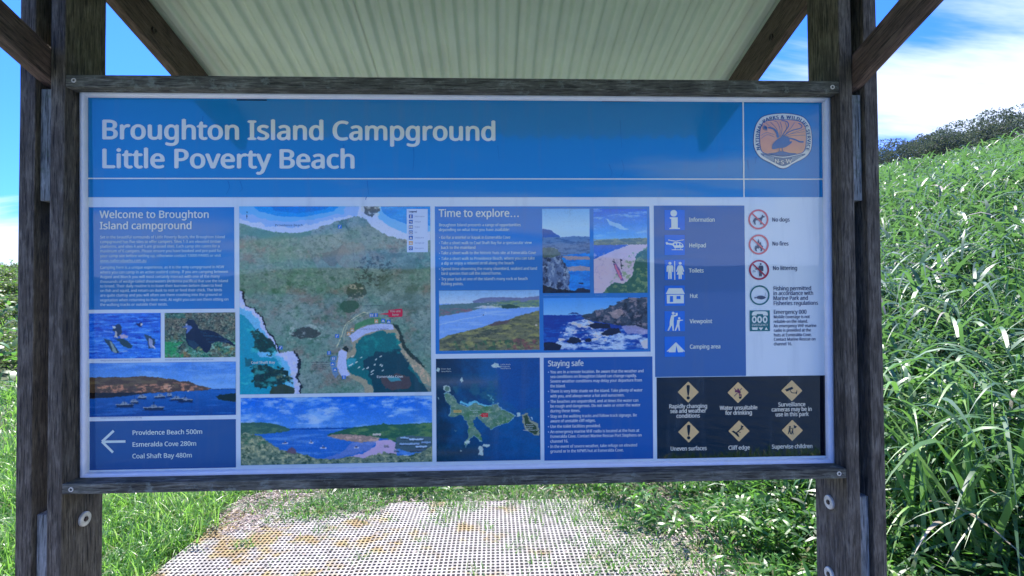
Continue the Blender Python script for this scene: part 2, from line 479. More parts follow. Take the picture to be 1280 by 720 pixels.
# outlines of the sign's lettering: per character an advance width, flat points and triangles
GLYPHS = {
    chr(65): [512, [437,0,368,177,141,177,73,0,0,0,224,575,289,575,512,0,282,415,280,420,278,428,274,438,271,449,267,461,263,473,260,484,257,493,255,500,252,490,249,479,247,468,244,457,241,447,238,438,235,429,232,421,230,415,165,241,346,241], [4,6,5,4,17,6,17,7,6,4,18,17,16,7,17,15,7,16,4,19,18,14,7,15,4,20,19,13,7,14,4,21,20,12,7,13,4,22,21,11,7,12,4,23,22,4,24,23,10,7,11,4,25,24,9,7,10,4,26,25,8,7,9,4,27,26,28,7,8,4,2,27,2,28,27,2,1,28,1,7,28,4,3,2,0,7,1]],
    chr(66): [521, [241,573,307,569,361,558,404,541,434,515,453,478,459,431,457,409,453,389,446,371,437,354,424,340,409,328,392,317,372,309,350,304,350,300,373,295,395,288,415,279,433,267,448,253,461,236,470,215,476,191,478,163,475,130,467,100,454,74,436,52,413,33,385,19,354,8,318,2,279,0,78,0,78,573,256,329,300,331,334,339,357,352,372,371,381,394,384,423,380,451,369,474,351,490,324,502,289,509,245,511,150,511,150,329,150,269,150,61,265,61,311,64,346,74,371,91,388,112,398,138,401,168,399,188,395,205,388,221,377,235,362,247,344,256,321,263,293,267,260,269], [35,50,36,50,0,36,50,1,0,50,2,1,50,3,2,50,4,3,50,49,4,49,48,4,48,5,4,35,51,50,47,5,48,46,5,47,45,5,46,45,6,5,44,6,45,43,6,44,43,7,6,42,7,43,42,8,7,41,8,42,41,9,8,41,10,9,40,10,41,40,11,10,39,11,40,39,12,11,38,12,39,37,12,38,35,52,51,52,37,51,52,12,37,52,13,12,52,14,13,52,15,14,52,16,15,52,17,16,52,18,17,52,19,18,52,69,19,69,20,19,35,53,52,68,20,69,68,21,20,67,21,68,66,21,67,65,21,66,65,22,21,64,22,65,64,23,22,63,23,64,62,23,63,62,24,23,61,24,62,61,25,24,60,25,61,59,25,60,59,26,25,58,26,59,58,27,26,57,27,58,57,28,27,56,28,57,56,29,28,55,29,56,54,29,55,35,54,53,35,29,54,35,30,29,35,31,30,35,32,31,35,33,32,35,34,33]],
    chr(67): [507, [323,517,294,516,266,510,241,502,217,490,196,474,178,456,162,434,149,410,139,383,131,353,127,321,125,286,128,241,135,200,147,164,164,132,186,105,213,83,244,68,281,58,322,55,347,56,371,58,394,62,416,66,438,72,460,78,460,15,438,8,416,2,393,-2,369,-6,342,-7,312,-8,257,-4,208,8,166,28,130,56,101,90,78,131,62,178,52,230,49,287,51,329,57,369,67,406,81,440,99,471,120,499,145,523,174,543,206,559,242,571,281,578,324,581,353,580,381,577,409,572,435,565,460,557,482,547,453,486,435,494,415,501,394,508,372,513,348,516], [54,56,55,54,57,56,53,57,54,53,58,57,53,59,58,52,59,53,52,60,59,51,60,52,51,61,60,51,66,61,66,65,61,65,64,61,64,63,61,63,62,61,50,0,51,0,67,51,67,66,51,49,1,50,1,0,50,49,2,1,49,3,2,49,4,3,48,4,49,48,5,4,48,6,5,47,6,48,47,7,6,46,7,47,46,8,7,46,9,8,45,9,46,45,10,9,44,10,45,44,11,10,43,11,44,43,12,11,42,12,43,42,13,12,42,14,13,41,14,42,41,15,14,40,15,41,40,16,15,40,17,16,39,17,40,39,18,17,38,18,39,38,19,18,26,28,27,25,28,26,38,20,19,24,28,25,23,28,24,38,21,20,22,28,23,21,28,22,37,21,38,37,28,21,36,28,37,36,29,28,35,29,36,35,30,29,35,31,30,35,32,31,34,32,35,34,33,32]],
    chr(68): [585, [536,292,533,231,521,177,501,131,474,91,439,58,399,33,351,15,297,4,237,0,78,0,78,573,254,573,309,569,359,558,404,540,443,516,476,484,502,446,521,401,533,350,460,289,457,337,449,379,435,415,416,444,391,469,361,487,327,500,287,508,244,511,150,511,150,62,228,62,299,68,357,87,402,119,434,164,454,220], [10,31,11,31,12,11,31,13,12,31,14,13,31,15,14,31,16,15,31,30,16,30,29,16,29,17,16,10,32,31,28,17,29,27,17,28,26,17,27,26,18,17,25,18,26,25,19,18,24,19,25,23,19,24,23,20,19,22,20,23,22,0,20,21,0,22,21,1,0,38,1,21,38,2,1,37,2,38,37,3,2,36,3,37,36,4,3,35,4,36,35,5,4,34,5,35,33,5,34,10,33,32,10,5,33,10,6,5,10,7,6,10,8,7,10,9,8]],
    chr(69): [446, [398,0,78,0,78,573,398,573,398,509,150,509,150,330,383,330,383,268,150,268,150,63,398,63], [1,5,2,5,3,2,5,4,3,1,6,5,1,9,6,9,7,6,9,8,7,1,10,9,1,11,10,1,0,11]],
    chr(70): [416, [150,0,78,0,78,573,398,573,398,509,150,509,150,306,383,306,383,243,150,243], [1,5,2,5,3,2,5,4,3,1,6,5,1,9,6,9,7,6,9,8,7,1,0,9]],
    chr(71): [584, [326,302,524,302,524,22,493,12,462,5,431,-1,398,-5,362,-7,323,-8,267,-4,217,8,173,28,136,55,105,89,81,130,63,176,52,229,49,286,53,343,65,395,84,442,111,482,145,517,186,544,233,564,286,577,346,581,377,580,407,577,437,572,465,565,491,557,516,547,489,484,468,493,445,501,421,508,395,513,369,516,342,517,298,514,259,505,225,489,195,468,170,441,150,409,136,373,127,332,124,286,127,243,134,202,146,166,164,133,187,106,216,84,251,68,292,58,340,55,364,55,385,56,404,59,421,61,437,65,452,68,452,238,326,238], [25,27,26,25,28,27,25,29,28,24,29,25,24,30,29,24,31,30,23,31,24,23,32,31,23,37,32,37,36,32,36,35,32,35,34,32,34,33,32,22,39,23,39,38,23,38,37,23,22,40,39,21,40,22,21,41,40,21,42,41,21,43,42,20,43,21,20,44,43,19,44,20,19,45,44,19,46,45,18,46,19,18,47,46,17,47,18,17,48,47,65,1,0,65,64,1,64,2,1,16,48,17,16,49,48,16,50,49,63,2,64,15,50,16,15,51,50,14,51,15,14,52,51,14,53,52,13,53,14,13,54,53,12,54,13,12,55,54,62,2,63,12,56,55,61,2,62,60,2,61,59,2,60,12,57,56,58,2,59,57,2,58,11,57,12,11,2,57,10,2,11,10,3,2,10,4,3,9,4,10,9,5,4,9,6,5,8,6,9,8,7,6]],
    chr(72): [594, [516,0,443,0,443,267,150,267,150,0,78,0,78,573,150,573,150,330,443,330,443,573,516,573], [5,7,6,5,8,7,9,11,10,9,0,11,5,3,8,3,9,8,3,2,9,2,0,9,5,4,3,1,0,2]],
    chr(73): [272, [239,0,32,0,32,42,99,57,99,515,32,531,32,573,239,573,239,531,172,515,172,57,239,42], [5,7,6,5,8,7,4,8,5,4,9,8,3,9,4,3,10,9,2,10,3,2,11,10,1,11,2,1,0,11]],
    chr(75): [496, [496,0,411,0,209,273,150,222,150,0,78,0,78,573,150,573,150,290,166,308,182,327,199,345,215,363,232,381,249,399,403,573,488,573,261,323], [5,7,6,5,8,7,14,16,15,14,17,16,13,17,14,12,17,13,11,17,12,10,17,11,9,17,10,9,2,17,2,0,17,8,2,9,5,3,8,3,2,8,1,0,2,5,4,3]],
    chr(76): [420, [78,0,78,573,150,573,150,64,400,64,400,0], [0,2,1,0,3,2,0,4,3,0,5,4]],
    chr(77): [727, [330,0,142,502,139,502,140,490,141,477,142,461,142,444,143,426,144,407,144,387,144,367,144,347,144,0,78,0,78,573,184,573,361,103,364,103,544,573,650,573,650,0,578,0,578,352,578,371,579,389,579,408,580,426,580,443,581,460,582,475,583,489,584,501,581,501,390,0], [13,2,14,2,15,14,2,1,15,1,16,15,17,32,18,32,19,18,32,31,19,31,20,19,13,3,2,0,16,1,17,33,32,30,20,31,13,4,3,29,20,30,13,5,4,28,20,29,13,6,5,27,20,28,13,7,6,26,20,27,13,8,7,25,20,26,24,20,25,13,9,8,23,20,24,13,10,9,22,20,23,13,11,10,21,20,22,13,12,11,0,17,16,0,33,17]],
    chr(78): [609, [532,0,447,0,141,476,138,476,139,462,140,448,141,432,142,415,142,397,143,378,144,359,144,340,144,320,144,0,78,0,78,573,161,573,467,99,470,99,469,109,469,121,468,137,467,155,466,173,466,193,465,213,464,232,464,249,464,573,532,573], [14,3,15,3,16,15,3,2,16,2,17,16,27,29,28,27,0,29,14,4,3,1,17,2,14,5,4,14,6,5,14,7,6,14,8,7,14,9,8,14,10,9,14,11,10,14,12,11,14,13,12,26,0,27,25,0,26,24,0,25,23,0,24,22,0,23,21,0,22,20,0,21,19,0,20,18,0,19,1,18,17,1,0,18]],
    chr(79): [626, [577,287,576,244,570,204,561,166,547,132,531,101,510,73,486,49,459,29,428,13,393,1,355,-6,314,-8,271,-6,232,1,196,13,165,29,138,49,114,73,94,101,78,132,65,167,56,204,51,245,49,288,52,344,62,396,78,442,100,482,130,517,166,545,208,565,258,577,314,581,369,577,417,565,459,545,495,517,524,483,547,442,564,396,574,344,125,287,127,241,134,200,145,163,161,131,182,104,207,83,238,67,273,58,314,55,354,58,390,67,420,83,445,104,465,131,481,163,492,200,499,241,501,287,496,354,481,411,456,457,421,491,373,511,314,518,274,515,238,506,207,490,182,469,161,443,145,411,134,374,127,333], [32,34,33,32,35,34,31,35,32,31,36,35,30,36,31,30,37,36,29,66,30,66,37,30,29,67,66,65,37,66,65,38,37,28,67,29,28,68,67,64,38,65,28,69,68,63,38,64,28,70,69,63,39,38,27,70,28,27,71,70,62,39,63,27,72,71,62,40,39,26,72,27,26,73,72,61,40,62,61,41,40,25,73,26,25,74,73,60,41,61,24,74,25,60,0,41,24,42,74,23,42,24,23,43,42,59,0,60,59,1,0,22,43,23,59,2,1,22,44,43,58,2,59,21,44,22,58,3,2,57,3,58,21,45,44,20,45,21,57,4,3,20,46,45,56,4,57,19,46,20,56,5,4,19,47,46,55,5,56,19,48,47,54,5,55,18,48,19,54,6,5,18,49,48,53,6,54,17,49,18,53,7,6,17,50,49,52,7,53,17,51,50,51,7,52,17,7,51,16,7,17,16,8,7,15,8,16,15,9,8,14,9,15,14,10,9,13,10,14,13,11,10,12,11,13]],
    chr(80): [485, [229,573,297,568,352,553,393,528,421,495,439,454,444,404,443,381,439,358,433,336,423,316,411,296,395,278,375,262,351,249,324,238,292,230,256,225,216,223,150,223,150,0,78,0,78,573,223,511,150,511,150,285,208,285,242,286,272,290,298,296,320,306,338,318,352,334,362,352,368,375,370,401,366,435,354,462,334,484,306,499,269,508], [21,24,22,24,0,22,24,1,0,24,2,1,24,3,2,24,23,3,23,40,3,40,4,3,21,25,24,39,4,40,38,4,39,38,5,4,37,5,38,36,5,37,36,6,5,35,6,36,35,7,6,34,7,35,34,8,7,33,8,34,33,9,8,32,9,33,32,10,9,31,10,32,30,10,31,30,11,10,29,11,30,28,11,29,28,12,11,27,12,28,26,12,27,21,19,25,19,26,25,19,12,26,19,13,12,19,14,13,19,15,14,19,16,15,19,17,16,19,18,17,21,20,19]],
    chr(82): [499, [236,573,281,571,320,565,353,555,381,540,404,522,422,500,434,474,442,444,444,410,442,381,437,356,427,334,415,315,401,298,385,285,367,274,349,264,330,257,487,0,403,0,264,237,150,237,150,0,78,0,78,573,232,510,150,510,150,298,236,298,278,301,312,310,338,325,355,347,366,374,370,407,368,430,363,450,355,467,343,480,328,491,310,500,287,505,261,509], [24,27,25,27,0,25,27,1,0,27,2,1,27,3,2,27,4,3,27,5,4,27,26,5,26,43,5,43,6,5,24,28,27,42,6,43,41,6,42,41,7,6,40,7,41,39,7,40,38,7,39,38,8,7,37,8,38,36,8,37,36,9,8,35,9,36,35,10,9,34,10,35,34,11,10,33,11,34,33,12,11,32,12,33,32,13,12,31,13,32,31,14,13,30,14,31,29,14,30,29,15,14,24,22,28,22,29,28,22,15,29,22,16,15,22,17,16,22,18,17,22,21,18,21,19,18,24,23,22,20,19,21]],
    chr(83): [440, [403,153,400,121,392,92,378,66,359,44,335,26,307,11,274,1,238,-6,198,-8,177,-8,157,-7,137,-5,118,-2,100,1,83,4,68,9,54,14,41,19,41,88,62,80,86,72,113,65,142,59,171,56,201,55,228,56,252,60,273,66,290,74,305,85,316,98,324,113,329,129,330,147,329,164,325,180,318,194,308,207,295,218,277,230,255,241,228,253,196,265,172,274,151,284,131,294,114,305,98,317,85,330,74,344,65,359,57,375,52,393,49,413,48,435,51,464,58,490,71,513,89,533,110,550,136,563,165,573,197,579,231,581,262,580,290,577,318,572,343,565,367,558,389,549,366,487,346,495,325,502,302,508,278,513,254,516,229,517,207,516,187,513,169,507,155,499,142,489,133,478,126,464,122,450,121,434,122,416,126,400,133,386,143,373,156,362,172,351,193,341,217,330,246,318,278,306,307,293,332,279,353,264,371,247,385,228,395,206,401,181], [63,65,64,63,66,65,62,66,63,62,67,66,61,67,62,61,68,67,61,69,68,60,69,61,60,70,69,59,70,60,59,76,70,76,75,70,75,74,70,74,73,70,73,72,70,72,71,70,58,77,59,77,76,59,58,78,77,58,79,78,57,79,58,57,80,79,57,81,80,57,82,81,56,82,57,56,83,82,56,84,83,56,85,84,55,85,56,55,86,85,54,86,55,54,87,86,54,88,87,53,88,54,53,89,88,52,89,53,52,90,89,51,90,52,51,91,90,51,92,91,50,92,51,50,93,92,49,93,50,49,94,93,49,95,94,48,95,49,48,96,95,47,96,48,47,97,96,46,97,47,45,97,46,45,98,97,44,98,45,44,99,98,43,99,44,42,99,43,42,100,99,41,100,42,41,101,100,40,101,41,39,101,40,39,102,101,38,102,39,37,102,38,37,103,102,36,103,37,36,0,103,35,0,36,34,0,35,34,1,0,33,1,34,32,1,33,32,2,1,31,2,32,30,2,31,30,3,2,18,20,19,29,3,30,18,21,20,28,3,29,18,22,21,28,4,3,27,4,28,18,23,22,26,4,27,18,24,23,25,4,26,18,25,24,18,4,25,18,5,4,18,6,5,17,6,18,16,6,17,16,7,6,15,7,16,14,7,15,13,7,14,13,8,7,12,8,13,11,8,12,11,9,8,10,9,11]],
    chr(84): [446, [259,0,187,0,187,509,8,509,8,573,437,573,437,509,259,509], [3,5,4,3,6,5,2,6,3,1,7,2,7,6,2,1,0,7]],
    chr(85): [586, [513,202,511,164,503,128,489,95,470,65,446,40,416,20,380,4,338,-5,290,-8,225,-2,171,18,128,50,97,93,78,144,72,204,72,573,144,573,144,201,148,158,161,122,182,93,211,72,248,59,294,55,327,57,355,63,379,73,399,88,415,105,427,126,435,149,440,174,442,202,442,573,513,573], [15,17,16,15,18,17,33,35,34,33,0,35,14,18,15,32,0,33,32,1,0,14,19,18,31,1,32,31,2,1,14,20,19,30,2,31,13,20,14,30,3,2,29,3,30,13,21,20,28,3,29,28,4,3,12,21,13,12,22,21,27,4,28,26,4,27,12,23,22,26,5,4,25,5,26,12,24,23,24,5,25,12,5,24,11,5,12,11,6,5,11,7,6,10,7,11,10,8,7,9,8,10]],
    chr(86): [481, [481,573,277,0,204,0,0,573,75,573,204,205,210,190,215,175,220,160,224,146,228,132,231,119,235,106,238,93,241,80,243,93,246,106,250,119,253,133,257,147,262,161,267,176,271,191,277,207,405,573], [2,4,3,2,5,4,23,0,24,23,1,0,22,1,23,2,6,5,21,1,22,2,7,6,20,1,21,2,8,7,19,1,20,2,9,8,18,1,19,2,10,9,17,1,18,2,11,10,16,1,17,2,12,11,15,1,16,2,13,12,14,1,15,2,14,13,2,1,14]],
    chr(87): [746, [735,573,583,0,510,0,399,375,395,387,392,398,389,410,386,421,383,433,380,443,378,454,375,463,373,471,372,478,370,484,370,488,369,484,368,478,367,471,365,463,363,454,361,443,358,433,355,421,352,409,349,397,346,385,342,373,234,0,161,0,10,573,85,573,174,223,177,211,180,199,183,186,185,175,188,163,190,151,193,140,195,129,196,118,198,107,200,97,201,87,203,97,205,108,206,119,209,131,211,142,213,154,216,166,219,179,222,191,225,203,229,215,232,227,333,573,407,573,512,225,516,212,520,200,523,187,526,175,529,163,532,151,534,139,536,128,538,117,540,106,542,96,544,87,545,100,548,114,550,129,553,144,556,159,560,175,564,191,568,207,572,224,660,573], [29,31,30,29,32,31,56,58,57,56,15,58,15,59,58,80,0,81,80,1,0,56,16,15,14,59,15,13,59,14,56,17,16,12,59,13,56,18,17,56,19,18,11,59,12,56,20,19,10,59,11,56,21,20,9,59,10,56,22,21,8,59,9,7,59,8,56,23,22,6,59,7,56,24,23,5,59,6,56,25,24,4,59,5,56,26,25,3,59,4,56,27,26,2,59,3,56,28,27,55,28,56,2,60,59,79,1,80,29,33,32,54,28,55,2,61,60,29,34,33,78,1,79,53,28,54,2,62,61,29,35,34,77,1,78,52,28,53,2,63,62,29,36,35,51,28,52,2,64,63,76,1,77,29,37,36,50,28,51,29,38,37,2,65,64,75,1,76,49,28,50,29,39,38,2,66,65,74,1,75,48,28,49,29,40,39,2,67,66,47,28,48,29,41,40,73,1,74,2,68,67,46,28,47,29,42,41,2,69,68,72,1,73,45,28,46,29,43,42,2,70,69,71,1,72,44,28,45,29,44,43,2,71,70,29,28,44,2,1,71]],
    chr(88): [470, [467,0,385,0,233,249,79,0,3,0,193,298,15,573,95,573,236,348,377,573,453,573,276,300], [5,7,6,5,8,7,8,10,9,8,11,10,5,11,8,5,0,11,4,2,5,2,0,5,4,3,2,1,0,2]],
    chr(89): [454, [227,291,376,573,454,573,263,222,263,0,191,0,191,219,0,573,79,573], [6,8,7,6,0,8,0,2,1,0,3,2,6,3,0,6,4,3,5,4,6]],
    chr(90): [459, [427,0,30,0,30,55,332,508,40,508,40,573,419,573,419,518,118,64,427,64], [4,6,5,4,7,6,4,3,7,3,8,7,2,8,3,2,9,8,2,0,9,1,0,2]],
    chr(97): [450, [231,437,279,433,318,422,347,403,368,375,381,338,385,293,385,0,334,0,320,61,317,61,304,46,292,33,279,22,265,13,250,5,234,-1,216,-5,195,-7,172,-8,148,-7,124,-2,103,6,84,16,68,30,55,48,45,68,39,92,37,119,43,159,59,192,87,219,127,238,179,251,243,257,316,259,316,285,313,317,306,342,293,359,275,371,253,378,227,380,205,379,183,376,163,370,143,363,124,355,106,347,84,400,104,410,126,419,151,426,177,432,204,436,252,208,204,203,167,195,141,182,124,165,113,144,110,119,112,97,120,79,132,66,148,56,167,51,188,49,223,52,253,62,279,79,299,103,311,134,315,172,315,210], [54,1,0,53,1,54,53,2,1,52,2,53,51,2,52,51,3,2,50,3,51,49,3,50,49,4,3,48,47,49,47,46,49,46,45,49,45,44,49,44,43,49,43,42,49,42,4,49,41,4,42,40,4,41,40,5,4,39,5,40,38,5,39,37,5,38,37,6,5,36,6,37,36,7,6,35,7,36,34,74,35,74,7,35,33,74,34,32,74,33,31,74,32,30,55,31,55,74,31,73,7,74,30,56,55,30,57,56,30,58,57,29,58,30,29,59,58,72,7,73,29,60,59,28,60,29,28,61,60,71,7,72,27,61,28,27,62,61,70,9,71,9,7,71,27,63,62,26,63,27,26,64,63,69,9,70,25,64,26,25,65,64,68,10,69,10,9,69,68,11,10,8,7,9,25,66,65,67,11,68,25,67,66,25,11,67,24,11,25,24,12,11,24,13,12,23,13,24,23,14,13,22,14,23,22,15,14,21,15,22,21,16,15,21,17,16,20,17,21,20,18,17,19,18,20]],
    chr(98): [493, [139,461,139,443,138,426,138,410,137,396,136,383,135,373,139,373,153,390,169,405,189,419,213,429,240,435,272,437,322,431,365,412,401,381,428,338,444,283,449,215,447,168,439,127,427,91,410,61,390,36,365,17,337,3,306,-5,272,-8,240,-6,213,0,189,10,169,24,153,38,139,55,133,55,119,0,68,0,68,609,139,609,260,379,231,377,207,371,188,361,172,348,159,330,150,308,144,282,140,252,139,217,139,214,142,165,150,125,165,93,187,69,219,55,261,51,297,55,325,69,348,93,363,126,373,166,376,216,373,265,363,306,348,338,325,360,296,374], [37,39,38,37,0,39,37,1,0,37,2,1,12,14,13,11,14,12,11,15,14,10,15,11,37,3,2,9,15,10,9,16,15,37,4,3,8,16,9,37,5,4,7,40,8,40,16,8,37,6,5,40,67,16,67,17,16,7,41,40,7,42,41,66,17,67,37,7,6,37,46,7,46,45,7,45,44,7,44,43,7,43,42,7,65,17,66,65,18,17,64,18,65,37,47,46,63,18,64,63,19,18,37,48,47,62,19,63,37,49,48,37,50,49,61,19,62,61,20,19,37,51,50,61,21,20,60,21,61,37,52,51,60,22,21,59,22,60,37,53,52,58,22,59,37,35,53,35,54,53,58,23,22,57,23,58,35,55,54,57,24,23,56,24,57,35,34,55,34,56,55,37,36,35,33,56,34,33,24,56,32,24,33,32,25,24,31,25,32,31,26,25,30,26,31,30,27,26,29,27,30,29,28,27]],
    chr(99): [385, [241,-8,204,-5,170,2,139,15,112,34,88,58,69,87,55,123,47,165,44,213,47,262,56,305,71,342,90,372,114,396,142,415,174,428,208,435,245,438,267,437,288,435,309,431,328,426,344,421,358,415,337,356,323,361,308,365,292,370,275,373,259,375,244,376,217,374,193,368,172,358,155,343,141,325,131,303,123,277,119,247,117,213,119,181,123,152,131,126,141,104,155,86,172,71,191,61,214,55,240,53,262,54,283,56,302,60,319,65,336,71,351,78,351,15,336,8,320,3,304,-2,285,-5,264,-7], [17,19,18,17,20,19,16,20,17,16,21,20,16,22,21,15,22,16,15,23,22,15,24,23,14,24,15,14,29,24,29,28,24,28,27,24,27,26,24,26,25,24,13,31,14,31,30,14,30,29,14,13,32,31,13,33,32,12,33,13,12,34,33,12,35,34,12,36,35,11,36,12,11,37,36,10,37,11,10,38,37,10,39,38,9,39,10,9,40,39,9,41,40,8,41,9,8,42,41,7,42,8,7,43,42,7,44,43,6,44,7,6,45,44,5,45,6,5,46,45,54,56,55,5,47,46,53,56,54,52,56,53,5,48,47,51,56,52,4,48,5,50,56,51,4,49,48,49,56,50,4,56,49,3,56,4,2,56,3,2,57,56,2,58,57,2,59,58,1,59,2,1,60,59,1,61,60,0,61,1]],
    chr(100): [493, [221,-8,171,-2,128,17,92,48,65,91,49,146,44,214,49,282,66,338,93,381,128,413,171,432,221,438,243,437,262,434,280,429,296,423,310,416,323,407,335,397,345,386,354,374,359,374,359,383,358,393,356,405,355,418,355,429,354,438,354,609,425,609,425,0,368,0,358,58,354,58,345,46,335,35,323,24,310,15,296,7,279,1,262,-4,242,-7,232,51,273,55,305,67,328,88,343,117,352,154,355,200,355,213,352,263,343,304,329,336,306,360,274,375,231,379,196,374,168,359,146,334,130,300,120,260,117,213,120,165,130,125,146,93,168,69,197,55], [28,30,29,28,31,30,11,13,12,27,31,28,11,14,13,11,15,14,10,15,11,10,16,15,26,31,27,10,17,16,25,31,26,10,18,17,9,18,10,9,19,18,24,31,25,9,20,19,23,31,24,9,56,20,56,21,20,22,31,23,8,57,9,57,56,9,55,21,56,54,21,55,54,22,21,54,53,22,53,52,22,52,31,22,8,58,57,8,59,58,7,59,8,7,60,59,51,31,52,7,61,60,6,61,7,50,31,51,6,62,61,5,62,6,49,31,50,5,63,62,48,31,49,5,64,63,47,31,48,4,64,5,4,65,64,46,31,47,4,66,65,3,66,4,45,33,46,33,31,46,3,67,66,44,34,45,34,33,45,44,35,34,32,31,33,3,43,67,43,35,44,3,35,43,2,35,3,2,36,35,2,37,36,2,38,37,1,38,2,1,39,38,1,40,39,1,41,40,0,41,1,0,42,41]],
    chr(101): [452, [234,438,269,435,301,427,329,414,354,396,374,373,390,346,402,315,409,281,411,244,411,201,117,201,122,157,134,119,154,90,181,69,215,56,254,52,280,53,305,56,327,60,348,66,370,73,392,82,392,20,370,11,349,4,327,-1,304,-5,279,-7,251,-8,212,-5,176,3,143,17,114,36,90,61,70,91,56,126,47,167,44,212,47,257,55,297,68,333,86,364,108,390,134,411,164,426,198,435,233,380,202,377,175,366,154,348,137,323,125,293,119,257,338,257,336,281,333,302,326,322,318,338,306,353,292,364,276,373,256,378], [47,1,0,47,2,1,46,2,47,46,3,2,45,3,46,45,4,3,44,4,45,44,5,4,43,48,44,48,5,44,43,49,48,63,5,48,62,5,63,43,50,49,61,5,62,61,6,5,43,51,50,60,6,61,42,51,43,59,6,60,42,52,51,59,7,6,58,7,59,41,52,42,41,53,52,57,7,58,57,8,7,56,8,57,40,53,41,40,54,53,56,9,8,55,9,56,40,55,54,40,9,55,39,9,40,39,10,9,38,11,39,11,10,39,38,12,11,37,12,38,37,13,12,36,13,37,36,14,13,35,14,36,35,15,14,22,24,23,21,24,22,35,16,15,20,24,21,34,16,35,19,24,20,34,17,16,18,24,19,17,24,18,34,24,17,33,24,34,33,25,24,32,25,33,32,26,25,32,27,26,31,27,32,31,28,27,31,29,28,30,29,31]],
    chr(102): [276, [266,375,158,375,158,0,87,0,87,375,12,375,12,408,87,432,87,457,89,492,95,522,104,547,116,568,132,585,152,597,174,606,199,612,227,613,244,613,259,612,274,609,287,606,300,603,310,599,292,544,283,546,273,549,262,552,251,554,239,555,228,556,206,553,189,545,175,532,166,513,160,489,158,458,158,430,266,430], [16,18,17,16,19,18,15,19,16,15,20,19,15,21,20,14,21,15,14,22,21,14,23,22,14,24,23,13,26,14,26,25,14,25,24,14,12,29,13,29,28,13,28,27,13,27,26,13,11,30,12,30,29,12,11,31,30,11,32,31,10,32,11,10,33,32,10,34,33,9,34,10,9,35,34,8,35,9,8,36,35,8,37,36,7,37,8,6,37,7,6,38,37,6,0,38,5,0,6,4,0,5,3,1,4,1,0,4,3,2,1]],
    chr(103): [493, [221,438,248,436,273,431,297,422,319,409,338,393,355,373,359,373,369,430,425,430,425,-7,423,-46,416,-80,404,-109,388,-135,367,-155,341,-172,310,-183,274,-190,233,-192,202,-192,174,-189,147,-186,122,-180,99,-174,78,-165,78,-100,99,-110,123,-118,149,-125,177,-130,206,-133,237,-134,271,-130,300,-119,324,-101,341,-77,352,-48,355,-13,355,4,355,11,356,21,356,32,357,43,357,51,358,57,354,57,338,37,320,21,299,8,275,-1,250,-6,221,-8,170,-2,126,18,91,51,65,95,49,149,44,214,49,278,65,332,91,377,126,411,169,431,230,379,207,376,187,370,169,359,153,344,140,326,130,303,123,277,119,247,117,213,120,165,130,124,146,92,169,68,197,54,232,50,253,51,271,53,288,58,303,65,315,74,326,85,336,98,343,113,349,131,353,151,355,173,356,197,356,214,355,251,350,282,343,309,332,331,319,348,302,362,281,371,257,377], [63,1,0,63,2,1,62,2,63,62,3,2,7,9,8,7,10,9,62,4,3,61,4,62,61,5,4,61,64,5,64,6,5,61,65,64,100,6,64,60,65,61,99,6,100,60,66,65,99,7,6,99,98,7,98,97,7,97,96,7,96,95,7,95,94,7,94,10,7,60,67,66,60,68,67,60,69,68,59,69,60,59,70,69,59,71,70,93,10,94,58,71,59,58,72,71,92,10,93,58,73,72,57,73,58,91,10,92,57,74,73,90,10,91,89,10,90,57,75,74,88,10,89,56,75,57,87,10,88,56,76,75,86,10,87,85,45,86,45,10,86,55,76,56,55,77,76,84,45,85,83,45,84,55,78,77,82,45,83,81,46,82,46,45,82,81,47,46,44,10,45,55,79,78,80,47,81,43,10,44,79,47,80,54,79,55,54,47,79,42,10,43,54,48,47,41,10,42,54,49,48,40,10,41,53,49,54,39,10,40,53,50,49,38,10,39,53,51,50,52,51,53,38,11,10,37,11,38,37,12,11,36,12,37,35,12,36,35,13,12,25,27,26,34,13,35,34,14,13,25,28,27,25,29,28,33,14,34,25,30,29,25,31,30,32,14,33,25,32,31,25,14,32,25,15,14,25,16,15,24,16,25,24,17,16,23,17,24,22,17,23,22,18,17,21,18,22,20,18,21,20,19,18]],
    chr(104): [496, [139,431,139,420,138,410,138,399,137,389,136,379,135,370,140,370,149,385,161,397,174,407,188,416,204,424,221,429,238,434,255,436,273,437,306,435,335,430,360,421,382,408,399,391,413,370,423,344,429,314,431,280,431,0,361,0,361,275,358,307,351,333,338,353,319,367,295,376,265,379,235,377,210,370,189,360,173,347,160,329,150,308,144,283,140,254,139,222,139,0,68,0,68,609,139,609], [45,47,46,45,0,47,15,17,16,14,17,15,14,18,17,13,18,14,45,1,0,13,19,18,12,19,13,11,19,12,11,20,19,45,2,1,10,20,11,45,3,2,10,21,20,9,21,10,45,4,3,8,21,9,8,34,21,34,22,21,45,5,4,7,34,8,45,6,5,7,35,34,33,22,34,7,36,35,32,22,33,45,7,6,45,40,7,40,39,7,39,38,7,38,37,7,37,36,7,32,23,22,31,23,32,30,23,31,30,24,23,29,24,30,29,25,24,45,41,40,28,25,29,45,42,41,28,26,25,27,26,28,45,43,42,45,44,43]],
    chr(105): [207, [104,591,115,590,124,586,133,580,140,572,144,560,145,546,144,532,140,521,133,512,124,506,115,502,104,501,93,502,83,506,75,512,68,521,64,532,63,546,64,560,68,572,75,580,83,586,93,590,139,430,139,0,68,0,68,430], [26,24,27,26,25,24,23,1,0,22,1,23,22,2,1,21,2,22,21,3,2,20,3,21,20,4,3,19,4,20,19,5,4,18,5,19,18,6,5,17,6,18,17,7,6,16,7,17,16,8,7,15,8,16,15,9,8,14,9,15,14,10,9,13,10,14,13,11,10,12,11,13]],
